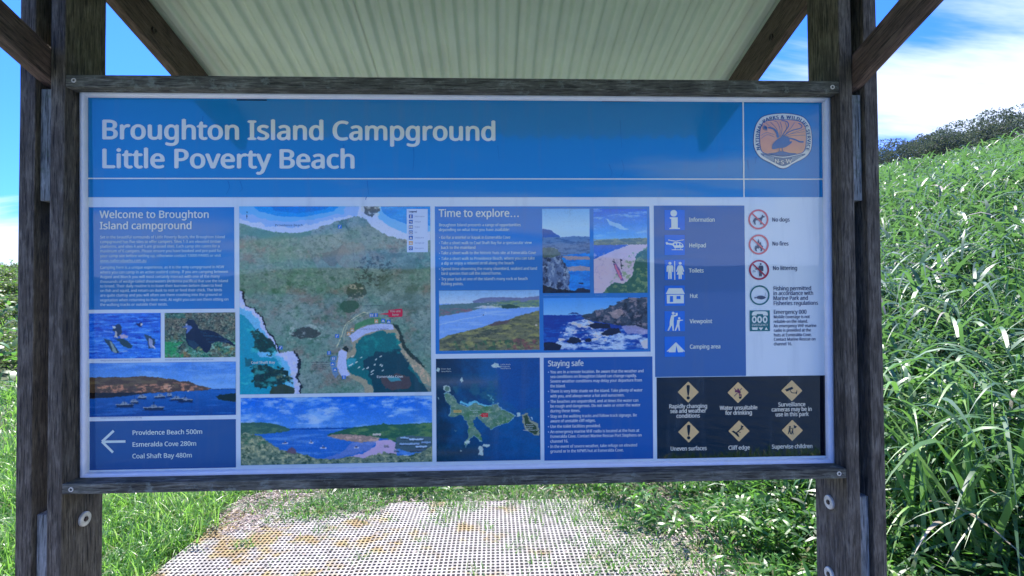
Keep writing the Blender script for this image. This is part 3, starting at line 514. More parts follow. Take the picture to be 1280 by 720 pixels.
    chr(106): [207, [63,546,64,560,68,572,75,580,83,586,93,590,104,591,115,590,124,586,133,580,140,572,144,560,145,546,144,532,140,521,133,512,124,506,115,502,104,501,93,502,83,506,75,512,68,521,64,532,18,-192,5,-192,-7,-191,-18,-190,-27,-188,-36,-185,-44,-183,-44,-126,-36,-128,-28,-130,-19,-132,-10,-133,-1,-134,9,-134,25,-132,39,-128,51,-120,61,-108,66,-90,68,-67,68,430,139,430,139,-64,137,-90,133,-113,126,-133,116,-151,103,-166,87,-177,67,-186,44,-191], [43,45,44,43,46,45,43,47,46,42,47,43,42,48,47,41,48,42,40,48,41,40,49,48,39,49,40,30,32,31,38,49,39,30,33,32,30,34,33,30,35,34,37,49,38,30,36,35,37,50,49,30,37,36,30,50,37,30,51,50,30,52,51,30,53,52,29,53,30,28,53,29,28,54,53,27,54,28,26,54,27,26,24,54,25,24,26,5,7,6,4,7,5,4,8,7,3,8,4,3,9,8,2,9,3,2,10,9,1,10,2,1,11,10,0,11,1,0,12,11,23,12,0,23,13,12,22,13,23,22,14,13,21,14,22,21,15,14,20,15,21,20,16,15,19,16,20,19,17,16,18,17,19]],
    chr(107): [428, [138,291,138,282,137,270,137,257,136,244,135,232,135,221,138,221,142,226,146,232,152,240,159,248,165,256,172,264,178,272,184,279,189,285,326,430,409,430,235,246,421,0,336,0,187,200,138,158,138,0,68,0,68,609,138,609], [25,27,26,25,0,27,16,18,17,16,19,18,25,1,0,15,19,16,25,2,1,14,19,15,13,19,14,25,3,2,12,19,13,25,4,3,11,19,12,10,19,11,10,20,19,25,5,4,9,22,10,22,20,10,8,22,9,25,6,5,7,22,8,25,7,6,25,23,7,23,22,7,21,20,22,25,24,23]],
    chr(108): [207, [139,0,68,0,68,609,139,609], [1,3,2,1,0,3]],
    chr(109): [750, [540,438,584,434,621,421,649,401,669,371,681,330,685,280,685,0,615,0,615,277,613,308,606,333,594,353,577,367,555,376,528,379,490,374,460,362,438,342,423,315,414,280,411,237,411,0,342,0,342,277,341,298,337,317,332,333,325,347,315,359,303,367,289,374,272,377,253,379,227,377,204,370,185,360,170,347,158,329,150,308,144,283,140,255,139,223,139,0,68,0,68,430,125,430,136,371,140,371,149,385,160,398,173,409,186,418,201,425,217,431,233,435,249,437,266,438,298,436,325,430,349,420,369,406,386,388,398,366,402,366,418,388,438,406,461,420,486,430,512,436], [56,58,57,69,1,0,55,58,56,55,59,58,68,1,69,54,59,55,68,2,1,53,59,54,53,60,59,67,2,68,44,46,45,44,47,46,52,60,53,67,3,2,52,61,60,66,3,67,51,61,52,50,61,51,50,62,61,65,3,66,65,4,3,49,62,50,64,15,65,15,4,65,49,32,62,32,63,62,48,33,49,33,32,49,48,34,33,64,16,15,14,4,15,31,63,32,48,35,34,13,4,14,64,17,16,30,63,31,44,48,47,44,39,48,39,38,48,38,37,48,37,36,48,36,35,48,13,5,4,29,63,30,12,5,13,29,64,63,29,17,64,29,18,17,28,18,29,11,5,12,27,18,28,27,19,18,26,19,27,10,5,11,10,6,5,25,19,26,25,20,19,44,40,39,9,6,10,24,20,25,44,41,40,9,7,6,24,21,20,23,21,24,8,7,9,44,42,41,23,22,21,44,43,42]],
    chr(110): [496, [275,438,322,434,361,421,391,401,413,371,426,330,431,280,431,0,361,0,361,275,358,307,351,333,338,353,319,367,295,376,265,379,222,374,189,361,166,338,151,308,142,269,139,223,139,0,68,0,68,430,125,430,136,371,140,371,150,385,162,398,175,409,190,418,206,425,222,431,239,435,257,437], [35,1,0,34,1,35,33,1,34,33,2,1,32,2,33,23,25,24,23,26,25,31,2,32,31,3,2,30,3,31,29,3,30,29,4,3,28,4,29,27,15,28,15,4,28,27,16,15,14,4,15,13,4,14,27,17,16,23,27,26,23,19,27,19,18,27,18,17,27,13,5,4,12,5,13,11,5,12,10,5,11,10,6,5,23,20,19,9,6,10,9,7,6,8,7,9,23,21,20,23,22,21]],
    chr(111): [485, [442,216,440,181,436,150,428,121,417,95,404,71,388,51,369,33,348,18,324,7,299,-1,271,-6,241,-8,214,-6,188,-1,163,7,140,18,119,33,100,51,84,71,70,95,59,121,51,150,46,181,44,216,47,261,55,301,68,336,87,367,110,392,137,412,169,426,204,435,244,438,281,435,316,426,347,412,374,392,398,367,417,336,431,301,439,261,117,216,119,184,123,154,130,128,141,105,155,86,172,71,192,59,216,53,243,51,270,53,294,59,314,71,331,86,345,105,356,128,363,154,367,184,369,216,367,248,363,277,355,303,345,325,331,344,314,359,294,370,270,376,242,379,202,374,171,359,147,335,130,303,120,263], [32,34,33,31,34,32,31,35,34,30,35,31,30,36,35,29,36,30,29,37,36,29,38,37,28,69,29,69,38,29,28,70,69,68,38,69,67,38,68,28,71,70,66,38,67,66,39,38,27,71,28,27,72,71,65,39,66,64,39,65,26,72,27,64,40,39,26,73,72,63,40,64,62,40,63,26,74,73,25,74,26,62,41,40,61,41,62,25,42,74,24,42,25,61,0,41,60,0,61,23,42,24,23,43,42,59,0,60,59,1,0,23,44,43,58,1,59,22,44,23,58,2,1,22,45,44,57,2,58,21,45,22,57,3,2,21,46,45,56,3,57,20,46,21,56,4,3,20,47,46,55,4,56,19,47,20,55,5,4,19,48,47,54,5,55,18,48,19,54,6,5,18,49,48,53,6,54,18,50,49,52,6,53,18,51,50,51,6,52,17,51,18,17,6,51,17,7,6,16,7,17,16,8,7,16,9,8,15,9,16,14,9,15,14,10,9,14,11,10,13,11,14,13,12,11]],
    chr(112): [493, [273,438,322,432,365,413,401,383,428,339,444,284,449,216,447,170,439,129,427,93,410,62,390,37,365,17,337,3,306,-5,272,-8,251,-7,231,-4,213,1,197,7,182,15,170,24,158,33,148,44,139,55,134,55,135,45,136,33,137,20,138,7,139,-5,139,-16,139,-192,68,-192,68,430,126,430,136,371,139,371,148,383,158,394,170,405,182,414,197,422,213,429,231,434,251,437,260,379,233,377,210,371,190,362,174,349,161,333,152,313,145,289,141,261,139,229,139,216,140,182,144,152,150,126,159,103,172,85,188,70,208,59,233,53,261,51,286,53,308,60,326,72,341,88,354,108,364,131,371,157,375,186,376,217,373,262,363,302,348,334,325,359,296,374], [45,1,0,44,1,45,43,1,44,43,2,1,33,35,34,33,36,35,42,2,43,41,2,42,40,2,41,40,3,2,39,3,40,38,3,39,37,46,38,46,3,38,46,79,3,79,4,3,37,47,46,37,48,47,78,4,79,33,37,36,33,53,37,53,52,37,52,51,37,51,50,37,50,49,37,49,48,37,77,4,78,77,5,4,76,5,77,75,5,76,33,54,53,75,6,5,74,6,75,33,55,54,33,56,55,73,6,74,33,57,56,73,7,6,72,7,73,33,58,57,72,8,7,71,8,72,33,59,58,70,8,71,70,9,8,33,25,59,25,60,59,69,9,70,25,61,60,69,10,9,68,10,69,25,62,61,67,10,68,25,63,62,67,11,10,66,11,67,25,24,63,24,64,63,33,26,25,23,64,24,65,11,66,23,65,64,23,11,65,33,27,26,22,11,23,22,12,11,21,12,22,33,28,27,20,12,21,33,29,28,20,13,12,19,13,20,18,13,19,33,30,29,18,14,13,17,14,18,16,14,17,16,15,14,33,31,30,33,32,31]],
    chr(113): [493, [354,-9,355,1,355,13,355,25,356,37,357,48,358,58,354,58,340,40,323,25,303,11,279,1,251,-6,219,-8,170,-2,128,17,93,48,66,91,49,146,44,214,47,261,54,302,67,338,83,368,104,393,129,413,157,427,188,435,221,438,253,436,280,429,304,419,324,405,341,389,355,371,358,371,369,430,425,430,425,-192,354,-192,233,51,260,52,284,58,304,67,320,79,333,96,342,116,349,140,353,168,355,199,355,213,352,263,343,305,328,337,305,361,273,375,231,379,196,374,167,359,145,334,130,300,120,260,117,213,120,165,130,126,146,93,168,70,197,55], [27,29,28,27,30,29,26,30,27,35,37,36,35,38,37,26,31,30,25,31,26,25,32,31,24,32,25,24,33,32,23,33,24,23,56,33,56,34,33,23,57,56,55,34,56,54,34,55,23,58,57,54,35,34,54,53,35,53,52,35,52,51,35,51,38,35,22,58,23,22,59,58,21,59,22,21,60,59,20,60,21,20,61,60,50,38,51,19,61,20,19,62,61,18,62,19,49,38,50,18,63,62,48,38,49,47,38,48,18,64,63,17,64,18,46,6,47,6,38,47,17,65,64,45,6,46,44,6,45,17,66,65,16,66,17,43,6,44,16,67,66,42,7,43,7,6,43,42,8,7,5,38,6,41,8,42,16,40,67,40,8,41,16,8,40,4,38,5,15,8,16,15,9,8,3,38,4,15,10,9,2,38,3,14,10,15,1,38,2,14,11,10,0,38,1,14,12,11,13,12,14,39,38,0]],
    chr(114): [331, [269,438,277,438,286,437,295,437,304,436,312,435,319,433,310,368,303,370,296,371,287,372,279,373,271,374,264,374,248,373,232,369,217,363,202,355,189,346,176,334,166,321,156,305,149,289,143,270,140,251,139,229,139,0,68,0,68,430,126,430,134,351,137,351,147,367,158,381,170,395,183,407,198,418,214,426,231,433,249,437], [39,1,0,39,2,1,39,3,2,39,4,3,38,4,39,38,5,4,38,6,5,38,7,6,37,7,38,27,29,28,27,30,29,36,7,37,35,7,36,34,8,35,8,7,35,33,11,34,11,10,34,10,9,34,9,8,34,32,13,33,13,12,33,12,11,33,32,14,13,32,15,14,32,16,15,31,16,32,31,17,16,31,18,17,27,31,30,27,23,31,23,22,31,22,21,31,21,20,31,20,19,31,19,18,31,27,24,23,27,25,24,27,26,25]],
    chr(115): [384, [348,119,346,92,339,69,327,49,311,32,292,18,268,6,241,-2,210,-6,176,-8,148,-7,122,-5,99,-1,78,5,59,11,42,19,42,83,60,75,81,67,104,60,128,54,153,50,178,49,211,51,236,57,256,66,269,79,277,94,280,112,279,123,276,132,271,141,264,150,253,158,239,167,222,176,200,185,174,196,148,206,124,217,103,228,84,239,69,252,57,266,48,283,43,302,41,324,46,358,61,386,85,408,118,425,157,435,202,438,228,437,252,434,275,430,298,424,319,417,339,409,315,353,297,360,278,366,258,372,238,377,218,379,197,380,171,379,149,374,131,366,118,356,111,343,108,328,109,317,113,307,119,298,127,290,139,282,154,274,172,266,193,256,219,246,245,236,268,226,289,215,306,203,321,191,333,176,341,159,346,140], [51,53,52,51,54,53,50,54,51,50,55,54,50,56,55,49,56,50,49,57,56,49,58,57,49,63,58,63,62,58,62,61,58,61,60,58,60,59,58,48,65,49,65,64,49,64,63,49,47,66,48,66,65,48,47,67,66,47,68,67,47,69,68,46,69,47,46,70,69,46,71,70,46,72,71,45,72,46,45,73,72,45,74,73,44,74,45,44,75,74,44,76,75,43,76,44,43,77,76,43,78,77,42,78,43,42,79,78,42,80,79,41,80,42,41,81,80,40,81,41,40,82,81,39,82,40,39,83,82,38,83,39,38,84,83,37,84,38,37,85,84,36,85,37,36,86,85,35,86,36,35,87,86,34,87,35,33,87,34,33,88,87,32,88,33,31,88,32,30,88,31,30,0,88,29,0,30,28,0,29,28,1,0,27,1,28,26,1,27,26,2,1,15,17,16,25,2,26,15,18,17,25,3,2,15,19,18,24,3,25,15,20,19,23,3,24,15,21,20,22,3,23,15,22,21,15,3,22,15,4,3,15,5,4,14,5,15,14,6,5,13,6,14,13,7,6,12,7,13,11,7,12,11,8,7,10,8,11,10,9,8]],
    chr(116): [289, [212,50,222,50,233,51,245,53,255,54,264,56,272,59,272,5,263,1,253,-2,240,-4,226,-6,213,-8,200,-8,178,-7,157,-3,138,4,120,13,104,27,91,44,82,66,76,93,74,125,74,375,13,375,13,409,75,437,103,528,144,528,144,430,269,430,269,375,144,375,144,127,146,103,153,83,163,69,177,58,193,52], [26,28,27,26,29,28,25,29,26,25,30,29,25,31,30,24,31,25,23,31,24,22,32,23,32,31,23,22,33,32,22,34,33,21,34,22,21,35,34,20,35,21,20,36,35,20,37,36,19,37,20,5,7,6,19,38,37,4,7,5,3,7,4,2,7,3,19,0,38,1,7,2,0,7,1,19,7,0,18,7,19,17,7,18,16,7,17,16,8,7,15,8,16,15,9,8,15,10,9,14,10,15,14,11,10,14,12,11,13,12,14]],
    chr(117): [496, [427,430,427,0,370,0,359,57,356,57,346,43,334,31,321,20,306,11,290,4,273,-1,256,-5,238,-7,220,-8,187,-6,159,-1,134,8,112,21,95,38,81,59,71,85,65,114,63,148,63,430,135,430,135,153,137,122,145,96,158,76,176,62,200,53,230,51,260,53,285,59,306,69,323,82,336,100,345,121,352,146,356,175,357,206,357,430], [22,24,23,22,25,24,40,0,41,40,1,0,39,1,40,38,1,39,22,26,25,21,26,22,37,1,38,21,27,26,36,1,37,20,27,21,35,3,36,3,1,36,20,28,27,19,28,20,34,3,35,19,29,28,33,3,34,19,30,29,18,30,19,32,4,33,4,3,33,32,5,4,2,1,3,18,31,30,31,5,32,18,5,31,18,6,5,17,6,18,17,7,6,16,7,17,16,8,7,16,9,8,15,9,16,15,10,9,14,10,15,14,11,10,14,12,11,13,12,14]],
    chr(118): [407, [163,0,0,430,75,430,167,176,171,164,176,151,180,137,185,123,189,109,193,96,197,83,199,72,201,63,204,63,207,72,210,84,214,96,218,110,222,124,227,138,232,152,237,165,241,176,332,430,407,430,244,0], [0,2,1,0,3,2,22,24,23,22,25,24,0,4,3,21,25,22,20,25,21,0,5,4,19,25,20,0,6,5,18,25,19,0,7,6,17,25,18,0,8,7,16,25,17,0,9,8,15,25,16,0,10,9,14,25,15,0,11,10,13,25,14,0,12,11,0,13,12,0,25,13]],
    chr(119): [630, [346,243,342,254,339,265,336,276,333,287,330,297,328,308,325,317,323,326,321,335,319,343,317,351,316,357,313,357,312,351,310,343,308,335,306,326,304,317,302,307,299,297,297,286,294,275,291,264,287,253,284,242,207,1,127,1,9,431,82,431,141,201,145,186,149,170,153,154,157,139,160,124,163,109,166,96,168,84,169,73,172,73,174,80,176,88,178,97,180,107,182,117,185,128,187,138,190,149,193,160,196,170,199,180,201,188,277,431,354,431,428,188,432,176,436,163,440,149,444,135,447,122,451,109,454,96,456,84,457,74,460,74,462,84,464,95,466,108,469,122,473,137,477,153,481,169,485,185,489,201,549,431,621,431,502,1,419,1], [27,29,28,27,30,29,52,54,53,52,13,54,13,12,54,12,55,54,74,76,75,74,77,76,52,14,13,11,55,12,52,15,14,10,55,11,52,16,15,9,55,10,52,17,16,8,55,9,7,55,8,52,18,17,6,55,7,52,19,18,5,55,6,52,20,19,4,55,5,52,21,20,3,55,4,52,22,21,2,55,3,52,23,22,1,55,2,52,24,23,0,55,1,52,25,24,78,55,0,52,26,25,27,31,30,73,77,74,51,26,52,78,56,55,27,32,31,72,77,73,50,26,51,78,57,56,27,33,32,49,26,50,71,77,72,78,58,57,48,26,49,27,34,33,70,77,71,78,59,58,47,26,48,27,35,34,46,26,47,69,77,70,78,60,59,45,26,46,27,36,35,68,77,69,78,61,60,44,26,45,27,37,36,78,62,61,67,77,68,43,26,44,42,26,43,78,63,62,27,38,37,66,77,67,41,26,42,78,64,63,27,39,38,65,77,66,40,26,41,78,65,64,78,77,65,27,40,39,27,26,40]],
    chr(120): [424, [170,220,22,430,102,430,213,268,322,430,402,430,253,220,410,0,330,0,213,172,94,0,14,0], [0,2,1,0,3,2,3,5,4,3,6,5,0,6,3,11,6,0,11,9,6,9,7,6,11,10,9,8,7,9]],
    chr(121): [409, [1,430,76,430,169,185,174,171,179,157,184,144,188,130,193,117,196,105,200,92,203,80,205,68,209,68,212,83,217,100,224,121,231,142,238,164,245,186,333,430,409,430,224,-59,213,-85,201,-108,188,-130,173,-148,157,-164,138,-176,117,-185,94,-191,67,-192,55,-192,44,-192,34,-190,25,-189,16,-188,9,-186,9,-130,15,-131,22,-132,30,-133,38,-134,47,-135,56,-135,72,-134,86,-131,99,-126,110,-118,121,-110,130,-99,138,-87,145,-73,152,-59,174,-2], [53,1,0,53,2,1,18,20,19,18,21,20,17,21,18,53,3,2,53,4,3,16,21,17,53,5,4,53,6,5,15,21,16,53,7,6,14,21,15,53,8,7,53,9,8,13,21,14,53,10,9,12,21,13,53,11,10,53,12,11,53,21,12,52,21,53,51,21,52,51,22,21,50,22,51,50,23,22,49,23,50,48,23,49,48,24,23,47,24,48,46,24,47,45,24,46,45,25,24,36,38,37,44,25,45,36,39,38,36,40,39,36,41,40,43,25,44,36,42,41,36,43,42,36,25,43,36,26,25,36,27,26,36,28,27,36,29,28,35,29,36,34,29,35,33,29,34,32,29,33,32,30,29,31,30,32]],
    chr(122): [377, [346,0,31,0,31,47,262,375,45,375,45,430,340,430,340,377,112,55,346,55], [4,6,5,4,7,6,4,3,7,3,8,7,2,8,3,2,9,8,2,0,9,1,0,2]],
    chr(48): [459, [419,287,418,242,415,201,409,163,401,128,390,97,376,70,359,47,339,27,316,12,290,1,261,-6,229,-8,188,-4,153,8,122,27,97,54,76,88,60,129,48,176,42,229,39,287,41,346,48,399,58,446,73,486,93,520,119,547,149,566,186,578,229,581,269,578,304,566,335,547,361,520,382,486,399,446,410,399,417,346,110,287,111,238,115,194,121,156,131,125,143,98,159,78,178,64,202,55,229,52,256,55,279,64,298,78,314,98,326,124,336,156,343,194,347,238,348,287,347,336,343,380,336,417,326,449,314,475,298,495,279,510,256,518,229,521,202,518,178,510,159,495,143,475,131,449,121,417,115,380,111,336], [29,31,30,28,31,29,28,32,31,27,32,28,27,33,32,26,33,27,26,66,33,66,34,33,26,67,66,65,34,66,25,67,26,65,35,34,64,35,65,25,68,67,25,69,68,63,35,64,25,70,69,62,35,63,62,36,35,24,70,25,24,71,70,61,36,62,24,72,71,60,36,61,23,72,24,60,37,36,23,73,72,59,37,60,22,73,23,59,38,37,22,74,73,58,38,59,21,74,22,58,0,38,21,39,74,57,0,58,20,39,21,20,40,39,56,0,57,56,1,0,56,2,1,20,41,40,55,2,56,19,41,20,55,3,2,19,42,41,54,3,55,18,42,19,54,4,3,18,43,42,53,4,54,17,43,18,53,5,4,17,44,43,52,5,53,17,45,44,51,5,52,51,6,5,16,45,17,16,46,45,50,6,51,50,7,6,16,47,46,49,7,50,16,48,47,48,7,49,15,48,16,15,7,48,15,8,7,15,9,8,14,9,15,14,10,9,13,10,14,13,11,10,12,11,13]],
    chr(49): [459, [285,0,216,0,216,400,216,415,216,428,216,439,216,450,217,460,217,470,218,479,218,489,219,499,211,491,203,483,196,477,188,471,179,463,169,455,108,405,71,452,226,573,285,573], [19,21,20,19,11,21,11,0,21,19,12,11,10,0,11,19,13,12,9,0,10,19,14,13,8,0,9,19,15,14,19,16,15,7,0,8,19,17,16,6,0,7,19,18,17,5,0,6,4,0,5,3,0,4,2,0,3,1,0,2]],
    chr(50): [459, [417,0,38,0,38,59,188,210,216,238,240,264,261,287,280,309,295,331,306,353,315,376,320,399,322,424,318,453,309,477,294,496,273,510,249,518,221,520,194,519,169,514,147,506,126,495,104,482,83,466,45,513,60,526,77,537,94,548,113,557,132,565,153,572,174,577,197,580,221,581,255,579,285,572,313,562,336,548,356,531,372,510,384,485,391,458,394,428,392,399,386,371,375,344,361,318,344,292,324,267,301,241,275,214,247,185,128,67,128,64,417,64], [33,35,34,32,35,33,32,36,35,31,36,32,31,37,36,30,37,31,29,37,30,29,38,37,28,38,29,28,39,38,27,39,28,26,39,27,26,18,39,18,40,39,25,18,26,25,19,18,17,40,18,25,20,19,16,40,17,25,21,20,24,23,25,23,22,25,22,21,25,16,41,40,15,41,16,14,41,15,14,42,41,13,42,14,13,43,42,12,43,13,12,44,43,11,44,12,10,44,11,10,45,44,9,45,10,9,46,45,8,46,9,8,47,46,7,47,8,7,48,47,6,48,7,6,49,48,5,49,6,5,50,49,4,50,5,4,51,50,3,51,4,3,52,51,2,52,3,2,53,52,2,54,53,2,55,54,2,0,55,1,0,2]],
    chr(51): [459, [395,439,394,414,389,392,381,372,370,355,356,339,340,326,321,316,300,307,277,302,277,298,319,290,353,276,379,255,398,229,409,198,413,163,410,131,403,101,390,74,371,50,348,30,318,14,283,2,241,-6,193,-8,164,-7,136,-5,110,-1,85,5,60,13,36,23,36,89,61,78,87,69,114,61,141,56,168,52,194,51,241,55,278,65,305,81,324,104,335,132,339,164,337,187,331,206,320,223,306,236,288,247,265,255,240,261,211,264,179,265,123,265,123,326,180,326,209,327,236,332,259,339,278,350,294,362,307,377,316,394,321,413,323,434,320,460,311,481,295,498,274,511,249,519,219,521,199,521,181,519,164,515,147,511,132,505,117,498,103,491,89,482,75,473,39,521,61,537,87,550,115,563,147,573,181,579,218,581,273,576,317,563,352,540,376,511,390,477], [86,88,87,85,88,86,85,89,88,84,89,85,83,89,84,83,90,89,82,90,83,82,91,90,81,71,82,71,91,82,80,79,81,79,78,81,78,77,81,77,76,81,76,75,81,75,74,81,74,73,81,73,72,81,72,71,81,70,91,71,69,91,70,69,92,91,68,92,69,67,92,68,66,92,67,66,0,92,65,0,66,65,1,0,64,1,65,64,2,1,63,2,64,62,2,63,62,3,2,61,3,62,61,4,3,60,4,61,60,5,4,59,5,60,59,6,5,58,6,59,57,6,58,56,6,57,56,7,6,54,56,55,54,7,56,54,8,7,54,9,8,54,10,9,54,11,10,54,12,11,54,53,12,53,52,12,52,13,12,51,13,52,50,13,51,49,13,50,49,14,13,48,14,49,47,14,48,47,15,14,46,15,47,45,15,46,45,16,15,44,16,45,43,16,44,43,17,16,42,17,43,42,18,17,41,18,42,41,19,18,31,33,32,40,19,41,31,34,33,40,20,19,31,35,34,39,20,40,31,36,35,31,37,36,38,20,39,31,38,37,31,20,38,31,21,20,31,22,21,30,22,31,30,23,22,29,23,30,28,23,29,28,24,23,27,24,28,26,24,27,26,25,24]],
    chr(52): [459, [443,130,359,130,359,0,291,0,291,130,17,130,17,190,286,576,359,576,359,193,443,193,291,374,291,387,291,400,291,412,292,423,292,434,293,444,293,454,294,464,294,474,294,483,295,492,295,500,292,500,287,490,282,479,276,468,270,456,263,446,257,438,86,193,291,193], [6,24,7,24,8,7,24,23,8,23,9,8,6,25,24,22,9,23,21,9,22,6,26,25,20,9,21,6,27,26,19,9,20,6,28,27,18,9,19,6,29,28,17,9,18,6,30,29,16,9,17,6,31,30,15,9,16,14,9,15,13,9,14,12,9,13,11,9,12,32,9,11,6,32,31,6,9,32,6,10,9,6,0,10,5,0,6,4,0,5,3,1,4,1,0,4,3,2,1]],
    chr(53): [459, [221,351,258,349,292,342,322,331,349,316,371,297,389,274,402,247,410,217,413,183,410,145,402,111,387,81,368,54,343,32,314,15,280,2,242,-5,199,-8,170,-7,142,-4,116,0,91,6,70,14,51,23,51,90,71,79,95,70,121,62,148,57,174,53,200,52,227,54,252,58,274,65,293,76,310,89,323,106,333,126,339,149,341,176,337,210,325,239,306,262,279,279,243,289,197,292,182,291,164,290,146,288,128,285,112,283,99,280,64,302,86,573,373,573,373,508,146,508,132,342,142,344,155,346,169,348,185,350,202,351], [53,57,54,57,55,54,57,56,55,53,58,57,63,1,0,62,1,63,61,1,62,61,2,1,60,2,61,59,2,60,58,2,59,53,2,58,53,3,2,53,4,3,53,5,4,52,51,53,51,50,53,50,49,53,49,48,53,48,47,53,47,46,53,46,5,53,46,45,5,45,6,5,44,6,45,43,6,44,43,7,6,42,7,43,42,8,7,41,8,42,41,9,8,40,9,41,40,10,9,39,10,40,38,10,39,38,11,10,37,11,38,37,12,11,36,12,37,24,26,25,35,12,36,35,13,12,24,27,26,34,13,35,24,28,27,33,13,34,24,29,28,32,13,33,24,30,29,32,14,13,31,14,32,24,31,30,24,14,31,24,15,14,23,15,24,23,16,15,22,16,23,21,16,22,21,17,16,20,17,21,19,17,20,19,18,17]],
    chr(54): [459, [44,245,45,278,47,310,51,342,57,374,64,404,75,433,87,461,103,486,121,510,143,530,168,548,196,562,228,572,265,578,306,581,318,580,330,580,344,579,356,578,368,576,377,573,377,513,367,516,356,519,344,520,332,522,320,523,308,523,273,521,242,515,216,504,193,491,173,474,158,454,145,431,134,407,127,380,121,352,117,322,115,291,119,291,128,303,138,315,150,326,163,335,178,343,194,350,213,355,233,357,255,358,287,356,316,349,342,338,365,322,384,303,400,279,412,251,419,220,421,184,419,147,411,112,399,82,382,55,361,33,336,15,307,2,275,-5,239,-8,212,-6,187,-1,163,7,140,19,119,35,101,54,84,76,70,103,59,133,51,166,46,204,238,51,270,55,297,66,320,84,337,109,348,143,351,184,348,218,339,247,324,271,302,289,274,300,241,303,217,301,195,296,175,287,157,276,143,263,131,248,122,232,117,215,115,198,116,181,119,163,123,146,129,129,137,114,146,99,158,85,170,74,185,64,201,57,219,53], [14,16,15,14,17,16,14,18,17,14,19,18,13,19,14,13,20,19,13,21,20,13,22,21,12,23,13,23,22,13,11,25,12,25,24,12,24,23,12,10,27,11,27,26,11,26,25,11,9,29,10,29,28,10,28,27,10,9,30,29,9,31,30,8,31,9,8,32,31,8,33,32,7,33,8,7,34,33,6,34,7,6,35,34,5,35,6,5,36,35,5,37,36,4,37,5,4,38,37,3,38,4,49,51,50,48,51,49,48,52,51,47,52,48,3,39,38,46,52,47,46,53,52,45,53,46,2,39,3,45,54,53,44,54,45,43,54,44,43,55,54,2,40,39,42,92,43,92,55,43,1,40,2,41,93,42,93,92,42,91,55,92,91,56,55,41,94,93,90,56,91,41,95,94,1,41,40,1,95,41,89,56,90,1,96,95,89,57,56,0,96,1,0,97,96,88,57,89,0,98,97,88,58,57,0,99,98,87,58,88,79,99,0,79,100,99,87,59,58,86,59,87,79,101,100,78,101,79,78,102,101,85,59,86,85,60,59,78,103,102,77,103,78,77,104,103,85,61,60,77,105,104,84,61,85,76,105,77,76,106,105,76,107,106,84,62,61,83,62,84,75,107,76,75,108,107,75,109,108,82,62,83,82,63,62,74,109,75,74,110,109,81,63,82,74,111,110,74,112,111,81,64,63,80,64,81,73,112,74,73,80,112,73,64,80,72,64,73,72,65,64,71,65,72,71,66,65,70,66,71,70,67,66,69,67,70,69,68,67]],
    chr(55): [459, [109,0,344,508,35,508,35,573,419,573,419,518,187,0], [2,4,3,2,5,4,2,1,5,1,6,5,0,6,1]],
    chr(56): [459, [229,581,261,579,291,574,318,565,341,553,362,538,378,519,390,497,398,472,400,443,399,421,394,401,385,383,374,367,361,352,346,338,329,325,310,314,291,303,314,291,335,279,355,265,373,250,389,234,401,216,411,196,417,173,419,148,416,118,408,90,395,65,378,44,356,26,330,11,300,1,267,-6,231,-8,192,-6,157,0,126,10,100,24,78,42,61,63,49,87,42,115,39,146,41,171,47,194,56,214,68,232,82,249,99,264,118,277,138,289,158,299,140,310,123,322,107,336,93,350,81,366,71,383,64,401,59,422,58,444,60,472,68,497,80,518,97,537,117,552,141,565,168,573,197,579,108,145,112,119,121,96,138,76,161,60,192,51,229,48,265,51,295,60,319,76,336,96,346,120,350,148,348,166,343,182,335,197,324,211,310,223,293,235,274,246,253,256,229,265,217,270,194,260,174,249,157,237,142,225,130,212,121,197,114,182,110,164,228,524,200,521,176,514,155,502,139,486,130,466,127,441,128,422,133,406,141,391,151,379,164,367,179,357,195,348,213,339,232,330,250,339,267,348,282,357,296,367,307,379,317,392,325,406,329,423,330,441,327,466,318,486,302,502,282,514,257,521], [71,1,0,71,2,1,70,2,71,70,3,2,69,3,70,69,4,3,68,4,69,68,5,4,67,5,68,67,6,5,66,103,67,103,6,67,66,104,103,132,6,103,66,105,104,131,6,132,131,7,6,65,105,66,65,106,105,130,7,131,65,107,106,129,7,130,129,8,7,64,107,65,64,108,107,128,8,129,63,108,64,128,9,8,63,109,108,127,9,128,62,109,63,127,10,9,62,110,109,126,10,127,125,10,126,62,111,110,61,111,62,125,11,10,124,11,125,61,112,111,124,12,11,60,112,61,123,12,124,60,113,112,123,13,12,59,113,60,122,13,123,59,114,113,59,115,114,121,13,122,121,14,13,58,115,59,58,116,115,120,14,121,120,15,14,57,116,58,57,117,116,119,15,120,57,118,117,118,15,119,118,16,15,56,118,57,56,16,118,56,17,16,55,17,56,55,18,17,54,18,55,54,19,18,53,19,54,53,20,19,52,20,53,52,21,20,51,94,52,94,21,52,51,95,94,93,21,94,92,21,93,92,22,21,50,95,51,50,96,95,91,22,92,91,23,22,49,96,50,49,97,96,90,23,91,49,98,97,89,23,90,89,24,23,48,98,49,48,99,98,88,24,89,88,25,24,47,99,48,47,100,99,87,25,88,47,101,100,86,25,87,86,26,25,46,101,47,85,26,86,46,102,101,85,27,26,45,102,46,84,27,85,45,72,102,84,28,27,83,28,84,44,72,45,44,73,72,82,28,83,44,74,73,82,29,28,43,74,44,81,29,82,43,75,74,81,30,29,42,75,43,42,76,75,80,30,81,80,31,30,41,76,42,41,77,76,79,31,80,78,31,79,41,78,77,41,31,78,41,32,31,40,32,41,40,33,32,39,33,40,39,34,33,38,34,39,38,35,34,37,35,38,37,36,35]],
